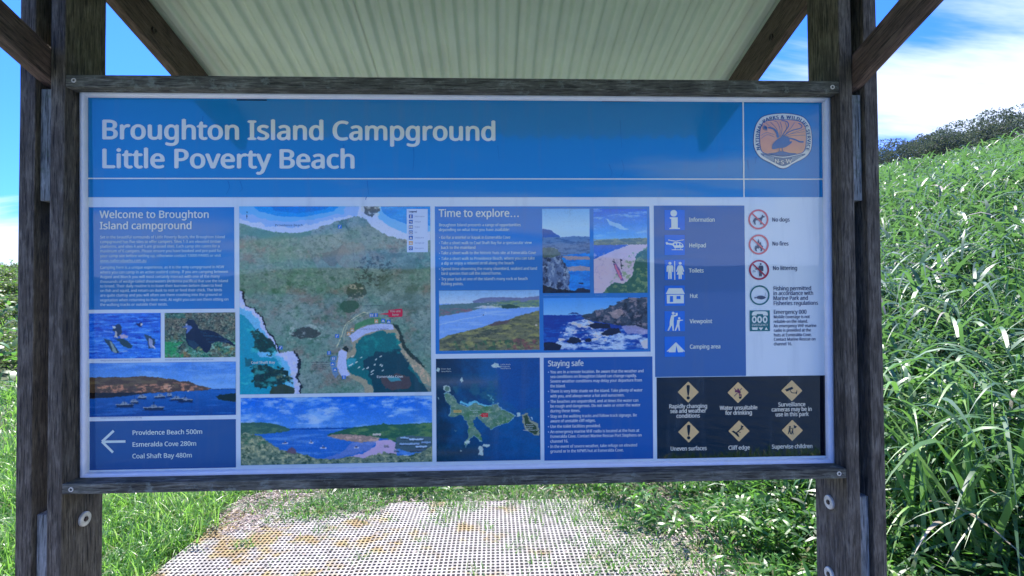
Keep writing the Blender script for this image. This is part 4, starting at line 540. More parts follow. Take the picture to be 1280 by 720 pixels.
    chr(57): [459, [417,328,416,295,414,263,410,231,405,199,397,168,387,139,374,112,358,86,340,63,318,42,293,25,265,11,232,0,195,-6,154,-8,143,-8,130,-7,117,-6,103,-4,92,-2,82,0,82,60,92,57,103,55,115,53,128,51,140,50,152,50,188,52,218,58,245,68,268,82,287,99,303,118,316,141,327,165,334,192,340,221,344,250,346,281,341,281,332,269,322,258,310,247,297,238,282,230,266,223,247,218,227,215,204,214,173,216,144,223,118,235,95,250,76,270,61,294,49,321,42,352,40,387,43,426,50,460,63,491,80,517,101,540,127,557,156,570,188,578,223,581,250,579,275,574,299,565,322,553,342,537,361,518,377,495,391,469,402,439,410,406,415,369,223,521,192,518,165,507,142,488,124,463,113,429,110,388,113,354,122,325,137,301,158,284,186,273,220,269,244,271,266,276,286,285,304,296,318,310,330,325,339,341,344,358,346,374,345,392,342,409,338,426,332,443,324,459,315,474,304,487,291,499,277,508,260,516,242,520], [67,69,68,67,70,69,66,70,67,66,71,70,65,71,66,65,72,71,64,72,65,64,73,72,63,73,64,63,80,73,80,74,73,63,81,80,112,74,80,111,74,112,111,75,74,63,82,81,62,82,63,110,75,111,109,75,110,62,83,82,108,75,109,108,76,75,61,83,62,61,84,83,107,76,108,106,76,107,106,77,76,61,85,84,60,85,61,105,77,106,104,77,105,104,78,77,60,86,85,103,78,104,59,86,60,102,78,103,102,79,78,101,79,102,59,87,86,58,87,59,100,79,101,100,0,79,99,0,100,58,88,87,57,88,58,98,0,99,98,1,0,57,89,88,97,1,98,56,89,57,96,1,97,56,90,89,95,1,96,95,40,1,40,2,1,55,90,56,94,41,95,41,40,95,55,91,90,94,42,41,39,2,40,93,42,94,55,92,91,92,42,93,54,92,55,54,42,92,54,43,42,39,3,2,54,44,43,53,44,54,38,3,39,53,45,44,53,46,45,52,46,53,38,4,3,52,47,46,51,47,52,51,48,47,37,4,38,51,49,48,50,49,51,37,5,4,36,5,37,36,6,5,35,6,36,34,6,35,34,7,6,33,7,34,33,8,7,32,8,33,32,9,8,31,9,32,30,9,31,30,10,9,21,23,22,29,10,30,21,24,23,21,25,24,21,26,25,28,10,29,21,27,26,21,28,27,21,10,28,21,11,10,21,12,11,21,13,12,21,14,13,20,14,21,19,14,20,18,14,19,18,15,14,17,15,18,16,15,17]],
    chr(46): [215, [58,43,59,61,64,75,72,85,82,92,94,96,107,97,120,96,132,92,142,85,151,75,156,61,157,43,156,26,151,12,142,2,132,-6,120,-10,107,-11,94,-10,82,-6,72,2,64,12,59,26], [5,7,6,4,7,5,4,8,7,3,8,4,3,9,8,2,9,3,2,10,9,1,10,2,1,11,10,0,11,1,0,12,11,23,12,0,23,13,12,22,13,23,22,14,13,21,14,22,21,15,14,20,15,21,20,16,15,20,17,16,19,17,20,19,18,17]],
    chr(44): [215, [154,84,149,65,143,45,136,23,128,1,120,-20,111,-42,102,-63,94,-84,85,-103,33,-103,38,-83,43,-61,49,-38,53,-15,58,8,63,31,67,53,70,74,73,93,148,93], [18,20,19,18,0,20,18,1,0,17,1,18,17,2,1,16,2,17,16,3,2,15,3,16,15,4,3,14,4,15,14,5,4,13,5,14,13,6,5,12,6,13,12,7,6,11,7,12,11,8,7,10,8,11,10,9,8]],
    chr(39): [180, [128,573,112,366,68,366,52,573], [2,0,3,2,1,0]],
    chr(40): [241, [32,220,33,263,38,306,45,348,54,389,67,429,83,468,103,504,125,540,150,573,217,573,182,521,154,465,132,407,116,346,107,284,103,221,105,179,109,139,116,98,126,58,139,19,154,-20,172,-57,192,-92,216,-127,150,-127,125,-94,103,-60,83,-24,67,14,54,53,45,94,38,135,33,177], [8,10,9,8,11,10,7,11,8,7,12,11,6,12,7,5,12,6,5,13,12,4,13,5,4,14,13,3,14,4,2,14,3,2,15,14,1,15,2,1,16,15,0,16,1,0,17,16,34,17,0,34,18,17,33,18,34,33,19,18,32,19,33,32,20,19,31,20,32,31,21,20,30,21,31,30,22,21,29,22,30,29,23,22,28,23,29,28,24,23,27,24,28,27,25,24,26,25,27]],
    chr(41): [241, [209,220,207,177,203,135,196,94,186,53,173,14,158,-24,139,-60,116,-94,91,-127,25,-127,48,-92,69,-57,87,-20,102,19,114,58,124,98,131,139,136,179,137,221,136,263,131,304,124,346,114,386,102,426,87,465,69,503,48,539,24,573,91,573,116,540,139,504,158,468,173,429,186,389,196,348,203,306,207,263], [27,29,28,27,30,29,27,31,30,26,31,27,26,32,31,25,32,26,25,33,32,24,33,25,24,34,33,23,34,24,23,35,34,22,35,23,22,36,35,21,36,22,21,37,36,20,37,21,20,0,37,19,0,20,18,0,19,18,1,0,17,1,18,17,2,1,16,2,17,16,3,2,15,3,16,15,4,3,14,4,15,14,5,4,13,5,14,13,6,5,12,6,13,12,7,6,11,7,12,11,8,7,10,8,11,10,9,8]],
    chr(38): [587, [244,581,271,580,296,575,318,567,337,555,353,541,366,524,375,505,381,483,383,458,379,426,368,397,350,372,326,349,299,328,268,308,423,159,436,176,447,195,457,216,465,238,472,262,479,286,550,286,541,253,530,221,518,191,504,163,487,137,468,114,585,0,490,0,420,67,403,53,385,40,366,28,347,18,325,9,303,2,278,-4,252,-7,223,-8,188,-6,156,0,127,10,102,24,81,42,65,63,52,89,45,117,43,149,44,175,49,199,57,220,69,239,83,256,100,273,120,288,142,303,166,318,155,331,144,344,133,358,123,372,114,387,107,403,101,420,97,438,96,456,98,481,104,504,114,524,127,541,144,555,165,567,188,575,215,580,209,273,190,262,174,251,159,239,147,227,136,215,128,201,121,186,118,170,116,152,120,124,129,101,146,81,168,66,194,57,225,55,258,56,287,62,314,71,337,83,357,97,375,111,241,524,220,522,202,516,186,506,175,493,168,476,165,457,167,438,172,421,180,404,192,387,207,369,225,350,253,368,276,385,292,401,304,419,310,437,313,458,311,476,304,492,294,505,279,515,262,522], [76,1,0,75,1,76,75,2,1,74,2,75,74,3,2,73,3,74,73,4,3,73,5,4,72,5,73,72,6,5,71,6,72,71,99,6,99,122,6,122,7,6,70,100,71,100,99,71,70,101,100,121,7,122,70,102,101,120,7,121,70,103,102,119,7,120,119,8,7,69,103,70,69,104,103,118,8,119,118,9,8,68,104,69,68,105,104,117,9,118,116,9,117,116,10,9,68,106,105,67,106,68,67,107,106,66,107,67,115,10,116,115,11,10,66,108,107,65,108,66,114,11,115,65,109,108,64,109,65,113,11,114,113,12,11,63,109,64,63,110,109,112,12,113,112,13,12,62,110,63,62,111,110,111,13,112,61,111,62,61,13,111,61,14,13,60,14,61,59,14,60,59,15,14,58,15,59,58,77,15,77,16,15,57,77,58,56,77,57,21,23,22,21,24,23,56,78,77,98,16,77,55,78,56,55,79,78,20,24,21,54,79,55,20,25,24,54,80,79,54,81,80,53,81,54,19,25,20,53,82,81,19,26,25,52,82,53,18,26,19,52,83,82,52,84,83,51,84,52,17,26,18,17,27,26,51,85,84,16,27,17,50,85,51,50,86,85,16,28,27,98,28,16,50,87,86,49,87,50,98,29,28,49,88,87,48,88,49,98,30,29,97,30,98,48,89,88,96,32,97,32,30,97,47,89,48,95,32,96,47,90,89,94,32,95,94,33,32,31,30,32,47,91,90,46,91,47,93,33,94,46,92,91,92,33,93,46,33,92,46,34,33,45,34,46,45,35,34,45,36,35,44,36,45,44,37,36,43,37,44,43,38,37,43,39,38,42,39,43,42,40,39,41,40,42]],
    chr(45): [258, [32,184,32,246,226,246,226,184], [0,2,1,0,3,2]],
    chr(58): [215, [58,387,59,405,64,419,72,429,82,436,94,440,107,441,120,440,132,436,142,429,151,419,156,405,157,387,156,369,151,355,142,345,132,338,120,333,107,332,94,333,82,338,72,345,64,355,59,369,58,43,59,61,64,75,72,85,82,92,94,96,107,97,120,96,132,92,142,85,151,75,156,61,157,43,156,26,151,12,142,2,132,-6,120,-10,107,-11,94,-10,82,-6,72,2,64,12,59,26], [29,31,30,28,31,29,28,32,31,27,32,28,27,33,32,26,33,27,26,34,33,25,34,26,25,35,34,24,35,25,24,36,35,47,36,24,47,37,36,46,37,47,46,38,37,45,38,46,45,39,38,44,39,45,44,40,39,44,41,40,43,41,44,43,42,41,5,7,6,4,7,5,4,8,7,3,8,4,3,9,8,2,9,3,2,10,9,1,10,2,1,11,10,0,11,1,0,12,11,23,12,0,23,13,12,22,13,23,22,14,13,21,14,22,21,15,14,20,15,21,20,16,15,19,16,20,19,17,16,18,17,19]],
    chr(33): [216, [58,43,59,61,64,75,72,85,83,92,94,96,107,97,120,96,132,92,142,85,151,75,156,61,157,43,156,26,151,12,142,2,132,-6,120,-10,107,-11,94,-10,83,-6,72,2,64,12,59,26,131,161,85,161,65,573,151,573], [25,27,26,25,24,27,5,7,6,4,7,5,4,8,7,3,8,4,3,9,8,2,9,3,2,10,9,1,10,2,1,11,10,0,11,1,0,12,11,23,12,0,23,13,12,22,13,23,22,14,13,21,14,22,21,15,14,20,15,21,20,16,15,20,17,16,19,17,20,19,18,17]],
    chr(47): [298, [290,573,77,0,8,0,221,573], [2,0,3,2,1,0]],
    chr(32): [209, [], []],
}
def smooth_pts(p, n=5, closed=True):
    p = [np.array(q, float) for q in p]; out = []
    L = len(p)
    for i in range(L if closed else L - 1):
        if closed: a, b_, c, d = p[i - 1], p[i], p[(i + 1) % L], p[(i + 2) % L]
        else: a, b_, c, d = p[max(i - 1, 0)], p[i], p[i + 1], p[min(i + 2, L - 1)]
        for k in range(n):
            t_ = k / n
            out.append(0.5 * ((2 * b_) + (c - a) * t_ + (2 * a - 5 * b_ + 4 * c - d) * t_ ** 2 + (3 * b_ - a - 3 * c + d) * t_ ** 3))
    if not closed: out.append(p[-1])
    return [tuple(q) for q in out]
LV = 0.00035
class Print:
    """flat print on the board: polygons, strokes and lettering, gathered into one mesh"""
    def __init__(s, z=None): s.V = []; s.F = []; s.I = []; s.mats = []; s.z = z or (0, 0, 1)
    def T(s, p): return (s.z[0] + p[0] / s.z[2], s.z[1] + p[1] / s.z[2])
    def mi(s, c):
        if c not in s.mats: s.mats.append(c)
        return s.mats.index(c)
    def add(s, uv, faces, c, lvl):
        o = len(s.V); i = s.mi(c)
        s.V += [brd(u, v, lvl * LV) for u, v in uv]
        for f in faces: s.F.append(tuple(o + k for k in f)); s.I.append(i)
    def poly(s, pts, c, lvl, smooth=0, raw=False):
        pts = pts if raw else [s.T(p) for p in pts]
        if smooth: pts = smooth_pts(pts, smooth)
        uv = [on_board(*p) for p in pts]
        tr = tessellate_polygon([[Vector((u, v, 0)) for u, v in uv]])
        fs = []
        for a, b_, c_ in tr:
            ar = (uv[b_][0] - uv[a][0]) * (uv[c_][1] - uv[a][1]) - (uv[c_][0] - uv[a][0]) * (uv[b_][1] - uv[a][1])
            fs.append((a, b_, c_) if ar > 0 else (a, c_, b_))
        s.add(uv, fs, c, lvl)
    def rect(s, x0, y0, x1, y1, c, lvl):
        (x0, y0), (x1, y1) = s.T((x0, y0)), s.T((x1, y1))
        u0 = on_board(x0, (y0 + y1) / 2)[0]; u1 = on_board(x1, (y0 + y1) / 2)[0]
        v0 = on_board((x0 + x1) / 2, y0)[1]; v1 = on_board((x0 + x1) / 2, y1)[1]
        s.add([(u0, v1), (u1, v1), (u1, v0), (u0, v0)], [(0, 1, 2, 3)], c, lvl)
    def disc(s, x, y, r, c, lvl, ry=None, n=28):
        ry = ry or r
        s.poly([(x + r * math.cos(-2 * math.pi * k / n), y + ry * math.sin(-2 * math.pi * k / n)) for k in range(n)], c, lvl)
    def ring(s, x, y, r, w, c, lvl, n=36):
        P = [s.T((x + q * math.cos(2 * math.pi * k / n), y + q * math.sin(2 * math.pi * k / n))) for k in range(n) for q in (r, r - w)]
        uv = [on_board(*p) for p in P]
        s.add(uv, [(2 * k, 2 * k + 1, (2 * k + 3) % (2 * n), (2 * k + 2) % (2 * n)) for k in range(n)], c, lvl)
    def stroke(s, pts, w, c, lvl, smooth=0, w1=None):
        if smooth: pts = smooth_pts(pts, smooth, False)
        pts = [np.array(s.T(p), float) for p in pts]; w = w / s.z[2]; w1 = w if w1 is None else w1 / s.z[2]
        L = []
        for i, p in enumerate(pts):
            a = pts[max(i - 1, 0)]; b_ = pts[min(i + 1, len(pts) - 1)]
            d = (b_ - a) / (np.linalg.norm(b_ - a) + 1e-9); n_ = np.array([-d[1], d[0]])
            ww = w + (w1 - w) * i / max(1, len(pts) - 1)
            L += [on_board(*(p + n_ * ww / 2)), on_board(*(p - n_ * ww / 2))]
        s.add(L, [(2 * i, 2 * i + 2, 2 * i + 3, 2 * i + 1) for i in range(len(pts) - 1)], c, lvl)
    def width(s, txt): return sum(GLYPHS.get(ch, GLYPHS['o'])[0] for ch in txt)
    def text(s, txt, x0, yb, x1, cap, c, lvl, bold=0.0, align='l', slant=0.0):
        """baseline yb, from x0 to x1 on the artwork; cap = height of the capitals; bold = extra stem in artwork units"""
        (x0, yb), (x1, _) = s.T((x0, yb)), s.T((x1, yb)); cap = cap / s.z[2]; bold = bold / s.z[2]
        u0, v0 = on_board(x0, yb); u1, _ = on_board(x1, yb)
        m_px = (u1 - u0) / (x1 - x0)
        sx = (u1 - u0) / s.width(txt); sy = cap * m_px / 573.0
        pos = u0
        for ch in txt:
            g = GLYPHS.get(ch)
            if g is None: pos += 500 * sx; continue
            P_ = g[1]; T_ = g[2]
            fs = [tuple(T_[k:k + 3]) for k in range(0, len(T_), 3)]
            sh = [(0, 0, 0)] if not bold else [(-bold / 2, 0, 0), (bold / 2, 0, 0.25)] if bold < 0.4 else [(-bold / 2, 0, 0), (bold / 2, 0, 0.25), (0, bold * 0.3, 0.5), (0, -bold * 0.3, 0.75)]
            for dx, dy, dl in sh:
                uv = [(pos + P_[k] * sx + slant * P_[k + 1] * sy + dx * m_px, v0 + P_[k + 1] * sy + dy * m_px) for k in range(0, len(P_), 2)]
                if fs: s.add(uv, fs, c, lvl + dl)
            pos += g[0] * sx
    def glyph_at(s, ch, x, y, cap, ang, c, lvl, bold=0.0, wide=1.0):
        """one letter turned by ang about its foot's middle (for lettering along a curve)"""
        g = GLYPHS[ch]; sc_ = cap / 573.0; P_ = g[1]; T_ = g[2]
        ca, sa = math.cos(ang), math.sin(ang)
        for dx in ((0,) if not bold else (-bold / 2, bold / 2)):
            pts = []
            for k in range(0, len(P_), 2):
                a_ = (P_[k] - g[0] / 2) * sc_ * wide + dx; b_ = -P_[k + 1] * sc_
                pts.append(on_board(x + a_ * ca - b_ * sa, y + a_ * sa + b_ * ca))
            s.add(pts, [tuple(T_[k:k + 3]) for k in range(0, len(T_), 3)], c, lvl + (0.3 if dx > 0 else 0))
    def build(s, name, parent, **props):
        cen = SG.location
        V = [(x - cen.x, y - cen.y, z - cen.z) for x, y, z in s.V]
        o = mesh_obj(name, V, s.F, [PM(c) for c in s.mats], parent, s.I, **props)
        return o

# --- painted pictures -------------------------------------------------------
_rs = np.random.RandomState(3)
_tab = _rs.rand(256, 256)
def vnoise(x, y, seed=0):
    x = x + seed * 17.31; y = y + seed * 7.77
    xi = np.floor(x).astype(int); yi = np.floor(y).astype(int)
    fx = x - xi; fy = y - yi
    fx = fx * fx * (3 - 2 * fx); fy = fy * fy * (3 - 2 * fy)
    g = lambda a, b_: _tab[a & 255, b_ & 255]
    return (g(xi, yi) * (1 - fx) + g(xi + 1, yi) * fx) * (1 - fy) + (g(xi, yi + 1) * (1 - fx) + g(xi + 1, yi + 1) * fx) * fy
def fbm(x, y, seed=0, octv=5, rough=0.55):
    t_ = 0; a = 1; s_ = 0
    for k in range(octv):
        t_ = t_ + a * vnoise(x * 2 ** k, y * 2 ** k, seed + k); s_ += a; a *= rough
    return t_ / s_
class Pic:
    def __init__(s, rect, z=(0, 0, 1), q=3.0, base=(128, 128, 128)):
        s.r = rect; s.z = z
        w = int((rect[2] - rect[0]) * q); h = int((rect[3] - rect[1]) * q)
        xs = rect[0] + (np.arange(w) + 0.5) / w * (rect[2] - rect[0])
        ys = rect[1] + (np.arange(h) + 0.5) / h * (rect[3] - rect[1])
        s.X, s.Y = np.meshgrid(xs, ys)
        s.ZX = (s.X - z[0]) * z[2]; s.ZY = (s.Y - z[1]) * z[2]
        s.img = np.ones((h, w, 3)) * np.array(base, float)
    def mix(s, mask, c):
        c = np.array(c, float); s.img = s.img * (1 - mask[..., None]) + (c if c.ndim > 1 else c[None, None]) * mask[..., None]
    def poly(s, pts, wob=0.0, wf=0.1, seed=0):
        X = s.ZX; Y = s.ZY
        if wob:
            X = X + (fbm(s.ZX * wf, s.ZY * wf, seed, 4) - 0.5) * 2 * wob; Y = Y + (fbm(s.ZX * wf, s.ZY * wf, seed + 9, 4) - 0.5) * 2 * wob
        ins = np.zeros(X.shape, bool)
        n = len(pts)
        for i in range(n):
            x0, y0 = pts[i]; x1, y1 = pts[(i + 1) % n]
            if y0 == y1: continue
            c = ((y0 > Y) != (y1 > Y)) & (X < (x1 - x0) * (Y - y0) / (y1 - y0) + x0)
            ins ^= c
        return ins.astype(float)
    def fill(s, pts, c, a=1.0, wob=0.0, wf=0.1, seed=0):
        m_ = s.poly(pts, wob, wf, seed); s.mix(m_ * a, c); return m_
    def f(s, sx, sy, seed=0, o=5, r=0.55): return fbm(s.ZX / sx, s.ZY / sy, seed, o, r)
    def tex(s, mask, sx, sy, c, lo=0.5, hi=0.62, a=1.0, seed=0, o=5, r=0.6):
        lo -= 0.035; hi += 0.05
        t_ = np.clip((s.f(sx, sy, seed, o + 1, min(r + .06, .75)) - lo) / (hi - lo), 0, 1); s.mix(t_ * t_ * (3 - 2 * t_) * mask * a, c)
    def grad(s, c0, c1, y0, y1, mask=None):
        t_ = np.clip((s.ZY - y0) / (y1 - y0), 0, 1)[..., None]
        g = np.array(c0, float) * (1 - t_) + np.array(c1, float) * t_
        s.mix(np.ones(s.X.shape) if mask is None else mask, g)
    def disc(s, x, y, r, c, a=1.0, ry=None):
        ry = ry or r
        d = ((s.ZX - x) / r) ** 2 + ((s.ZY - y) / ry) ** 2
        s.mix(np.clip(1.5 - d * 1.5 + 0.0, 0, 1) * (d < 1) * a, c)
    def line(s, pts, w, c, a=1.0):
        m_ = np.zeros(s.X.shape)
        for (x0, y0), (x1, y1) in zip(pts[:-1], pts[1:]):
            L2 = (x1 - x0) ** 2 + (y1 - y0) ** 2 + 1e-9
            t_ = np.clip(((s.ZX - x0) * (x1 - x0) + (s.ZY - y0) * (y1 - y0)) / L2, 0, 1)
            d = np.hypot(s.ZX - x0 - t_ * (x1 - x0), s.ZY - y0 - t_ * (y1 - y0))
            m_ = np.maximum(m_, np.clip(1.4 - d / (w / 2), 0, 1))
        s.mix(m_ * a, c)
    def build(s, name, parent, lvl=2, **props):
        h, w = s.img.shape[:2]
        # break up the edges the way fine detail does
        q = w / (s.r[2] - s.r[0])
        wx = (fbm(s.X / 2.2, s.Y / 2.2, 91, 3, .7) - .5) * 2.6 * q; wy = (fbm(s.X / 2.2, s.Y / 1.6, 95, 3, .7) - .5) * 1.7 * q
        jy, jx = np.mgrid[0:h, 0:w]
        s.img = s.img[np.clip(jy + wy, 0, h - 1).astype(int), np.clip(jx + wx, 0, w - 1).astype(int)]
        for _ in range(3):
            for ax in (0, 1): s.img = (np.roll(s.img, 1, ax) + 2 * s.img + np.roll(s.img, -1, ax)) / 4
        g_ = fbm(s.X / 1.1, s.Y / 1.1, 77, 2, .8) - .5; g2 = fbm(s.X / 5, s.Y / 3.5, 78, 3, .7) - .5
        s.img = s.img * (1 + 0.16 * g_ + 0.10 * g2)[..., None]
        px = np.ones((h, w, 4), np.float32)
        px[..., :3] = ink(np.clip(s.img, 0, 255))[::-1]
        im = bpy.data.images.new(name, w, h, alpha=False, float_buffer=True)
        im.colorspace_settings.name = 'Non-Color'
        im.pixels.foreach_set(px.ravel()); im.update(); im.pack()
        mt, nt, b = new_mat(name + '_print')
        tn = nd(nt, 'ShaderNodeTexImage'); tn.image = im; tn.extension = 'EXTEND'
        print_surface(nt, b, colour_socket=tn.outputs[0])
        x0, y0, x1, y1 = s.r
        ym, xm = (y0 + y1) / 2, (x0 + x1) / 2
        u0 = on_board(x0, ym)[0]; u1 = on_board(x1, ym)[0]; v0 = on_board(xm, y0)[1]; v1 = on_board(xm, y1)[1]
        V = [brd(u0, v1, lvl * LV), brd(u1, v1, lvl * LV), brd(u1, v0, lvl * LV), brd(u0, v0, lvl * LV)]
        cen = SG.location
        V = [(x - cen.x, y - cen.y, z - cen.z) for x, y, z in V]
        o = mesh_obj(name, V, [(0, 1, 2, 3)], mt, parent, **props)
        ul = o.data.uv_layers.new(name='UVMap')
        for i, uv in enumerate(((0, 0), (1, 0), (1, 1), (0, 1))): ul.data[i].uv = uv
        return o
WHITE = (152, 186, 234)
LET = (174, 208, 246)
BLUE = (30, 103, 184)
NAVY = (34, 72, 150)

# ---- the board itself and its metal frame
def board_part(name, x0, y0, x1, y1, th, back, mat):
    ym, xm = (y0 + y1) / 2, (x0 + x1) / 2
    u0 = on_board(x0, ym)[0]; u1 = on_board(x1, ym)[0]; v0 = on_board(xm, y0)[1]; v1 = on_board(xm, y1)[1]
    V = [brd(u, v, o_) for o_ in (0.0, -th) for u, v in ((u0, v1), (u1, v1), (u1, v0), (u0, v0))]
    V = [(x - SG.location.x, y - SG.location.y, z - SG.location.z) for x, y, z in V]
    return mesh_obj(name, V, [(0, 1, 2, 3), (7, 6, 5, 4), (0, 4, 5, 1), (1, 5, 6, 2), (2, 6, 7, 3), (3, 7, 4, 0)], mat, SG)
board_part('sign_board', 106, 120, 1033.5, 588, 0.006, 0, PM(WHITE))
U0, V0 = on_board(102, 360)[0], on_board(570, 117)[1]
U1, V1 = on_board(1039, 360)[0], on_board(570, 589.5)[1]
def frame_bar(name, a, b_, inw, wd):
    """bar from corner a to corner b_ with mitred ends; inw points to the middle of the board"""
    prof = [(0.0, -0.010), (0.0, 0.004), (0.0015, 0.0085), (0.005, 0.0112), (0.010, 0.012), (wd - 0.006, 0.0105), (wd - 0.002, 0.0075), (wd, 0.003), (wd, 0.0012)]
    ax = Vector((b_[0] - a[0], b_[1] - a[1])).normalized(); inw = Vector(inw)
    V, Fc = [], []
    for e, sgn in ((a, 1), (b_, -1)):
        for d, h in prof:
            p = Vector(e) + inw * d + ax * d * sgn
            V.append(Vector(brd(p.x, p.y, h)) - SG.location)
    n = len(prof)
    for k in range(n - 1): Fc.append((k, k + 1, n + k + 1, n + k))
    Fc += [tuple(range(n))[::-1], tuple(range(n, 2 * n)), (0, n, 2 * n - 1, n - 1)]
    o = mesh_obj(name, V, Fc, M_ALU, SG)
    bm = bmesh.new(); bm.from_mesh(o.data); bmesh.ops.recalc_face_normals(bm, faces=bm.faces); bm.to_mesh(o.data); bm.free()
    for p in o.data.polygons: p.use_smooth = len(p.vertices) == 4
    md = o.modifiers.new('edge', 'EDGE_SPLIT'); md.split_angle = math.radians(50)
frame_bar('frame_bar', (U0, V0), (U1, V0), (0, -1), 0.019)
frame_bar('frame_bar', (U0, V1), (U1, V1), (0, 1), 0.019)
frame_bar('frame_bar', (U0, V1), (U0, V0), (1, 0), 0.0185)
frame_bar('frame_bar', (U1, V1), (U1, V0), (-1, 0), 0.0225)

def panel(name, rects, c, lvl=1, label=None):
    P = Print()
    for r in rects: P.rect(*r, c, lvl)
    kw = {'label': label} if label else {}
    return P.build(name, SG, **kw)

# ---- title band
tp = panel('title_panel', [(109, 122, 1030, 246.5)], BLUE, label='blue title band across the top of the board')
P = Print()
P.text('Broughton Island Campground', 126, 173.8, 621, 23.6, LET, 3, bold=2.3)
P.text('Little Poverty Beach', 126, 209.8, 445, 23.6, LET, 3, bold=2.3)
P.build('title_lettering', tp)
P = Print()
P.rect(109, 222.8, 1030, 224.4, LET, 3); P.rect(928.3, 122, 930, 246.5, LET, 3.5)
P.build('white_rule', tp)
P = Print()
for pts, w in (([(430, 181), (428, 192), (431, 208)], 2.2), ([(516.5, 181), (517.5, 196), (516, 214)], 1.6), ([(285, 226), (287, 234), (283, 243)], 1.6), ([(300, 226), (303, 236), (299, 240)], 1.4), ([(459, 226), (461, 244)], 1.5), ([(458, 246), (457, 250)], 1.2), ([(761, 205), (765, 216), (762, 222)], 1.2), ([(777, 200), (780, 212), (776, 221)], 1.0), ([(934, 200), (936, 212)], 2.6), ([(945, 196), (944, 205)], 1.6), ([(254, 145), (252, 158)], 1.2), ([(775, 150), (777, 185)], 1.2), ([(622, 182), (624, 200)], 1.0)): P.stroke(pts, w, (28, 92, 172), 2.2, smooth=3, w1=w * .4)
P.build('water_stain', tp)
# scuffed top edge of the print
P = Print()
P.rect(296, 124.6, 334, 125.8, (20, 30, 50), 4); P.rect(752, 126.6, 800, 127.6, (40, 70, 120), 4)
P.build('scuff_mark', tp)

# ---- emblem
P = Print((930, 130, 8.0))
sh = [(105, 270), (135, 185), (205, 122), (385, 98), (560, 122), (636, 185), (668, 280), (674, 400), (655, 478), (600, 538), (500, 590), (388, 645), (270, 592), (165, 535), (112, 460), (96, 380)]
big = [(390 + (x - 390) * 1.025, 370 + (y - 370) * 1.03) for x, y in sh]
P.poly(big, (38, 72, 128), 3, smooth=4)
P.poly(sh, (178, 208, 242), 4, smooth=4)
inn = [(157, 300), (172, 225), (215, 178), (390, 160), (545, 178), (600, 225), (614, 300), (612, 410), (585, 480), (500, 505), (385, 522), (265, 505), (185, 480), (160, 410)]
inb = [(385 + (x - 385) * 1.035, 340 + (y - 340) * 1.04) for x, y in inn]
BB = (58, 92, 150); OR = (176, 152, 148)
P.poly(inb, BB, 5, smooth=4); P.poly(inn, OR, 6, smooth=4)
P.poly([(165, 345), (200, 332), (240, 335), (280, 360), (315, 420), (330, 470), (300, 495), (200, 478), (168, 420)], (200, 168, 158), 7, smooth=3)
P.poly([(395, 480), (400, 425), (440, 385), (500, 372), (560, 390), (604, 410), (590, 470), (500, 497)], (200, 168, 158), 7, smooth=3)
for pts, w in (([(370, 330), (410, 270), (440, 220), (430, 185), (400, 172), (370, 170)], 9), ([(385, 325), (470, 270), (560, 245), (572, 218), (540, 195)], 9),
               ([(350, 330), (355, 260), (330, 190), (300, 175)], 4), ([(360, 330), (375, 250), (355, 180)], 4), ([(375, 330), (420, 250), (405, 185)], 4), ([(390, 325), (450, 260), (500, 190)], 4),
               ([(400, 325), (490, 290), (605, 250)], 3), ([(410, 330), (500, 318), (608, 315)], 3), ([(345, 330), (320, 250), (260, 185)], 4), ([(340, 335), (290, 260), (210, 190)], 3), ([(160, 320), (220, 290), (300, 310)], 3), ([(163, 350), (230, 310), (300, 335)], 3), ([(398, 325), (470, 300), (600, 280)], 3)):
    P.stroke(pts, w, BB, 8, smooth=5)
P.stroke([(335, 340), (320, 285), (285, 250), (235, 240)], 24, BB, 8.5, smooth=6, w1=12)
for k in range(9):
    a = 2.2 + k * 0.32
    P.stroke([(222, 238), (222 + 46 * math.cos(a), 240 - 34 * math.sin(a))], 11, BB, 9, w1=2)
P.stroke([(390, 350), (440, 345), (500, 358), (550, 380), (590, 382)], 12, BB, 9, smooth=6, w1=14)
P.poly([(275, 450), (280, 405), (325, 360), (380, 325), (430, 330), (450, 355), (450, 375), (475, 378), (455, 405), (400, 438), (340, 445), (300, 455)], BB, 9.5, smooth=4)
for x in (345, 375): P.stroke([(x, 435), (x + 5, 470), (x - 12, 490)], 6, BB, 9.8); P.stroke([(x + 5, 470), (x + 22, 488)], 5, BB, 9.9)
P.poly([(235, 500), (300, 492), (345, 480), (400, 480), (450, 492), (520, 500), (385, 522)], BB, 10, smooth=3)
P.poly([(165, 505), (190, 496), (385, 540), (585, 500), (608, 508), (560, 535), (470, 590), (388, 622), (305, 590), (215, 540)], (70, 96, 140), 5, smooth=3)
for k in range(9):
    for sgn in (1, -1):
        x = 385 + sgn * (95 + k * 11)
        P.stroke([(x, 532 - k * 2.5), (x + sgn * 3, 575 - k * 5)], 3.5, (150, 182, 220), 6)
P.text('N', 300, 590, 345, 36, (190, 215, 245), 7, bold=5); P.text('S', 362, 604, 396, 36, (190, 215, 245), 7, bold=5); P.text('W', 414, 592, 474, 36, (190, 215, 245), 7, bold=5)
P.disc(353, 578, 4, (190, 215, 245), 7); P.disc(406, 578, 4, (190, 215, 245), 7)
path = smooth_pts([(142, 468), (131, 385), (133, 300), (158, 222), (215, 162), (300, 140), (385, 134), (480, 140), (560, 162), (618, 222), (640, 300), (644, 385), (628, 470)], 24, False)
path = [P.T(p) for p in path]
cum = [0]
for a_, b_ in zip(path[:-1], path[1:]): cum.append(cum[-1] + math.dist(a_, b_))
txt = 'NATIONAL PARKS & WILDLIFE SERVICE'
ws = [GLYPHS[ch][0] for ch in txt]; tot = sum(ws); pos = 0
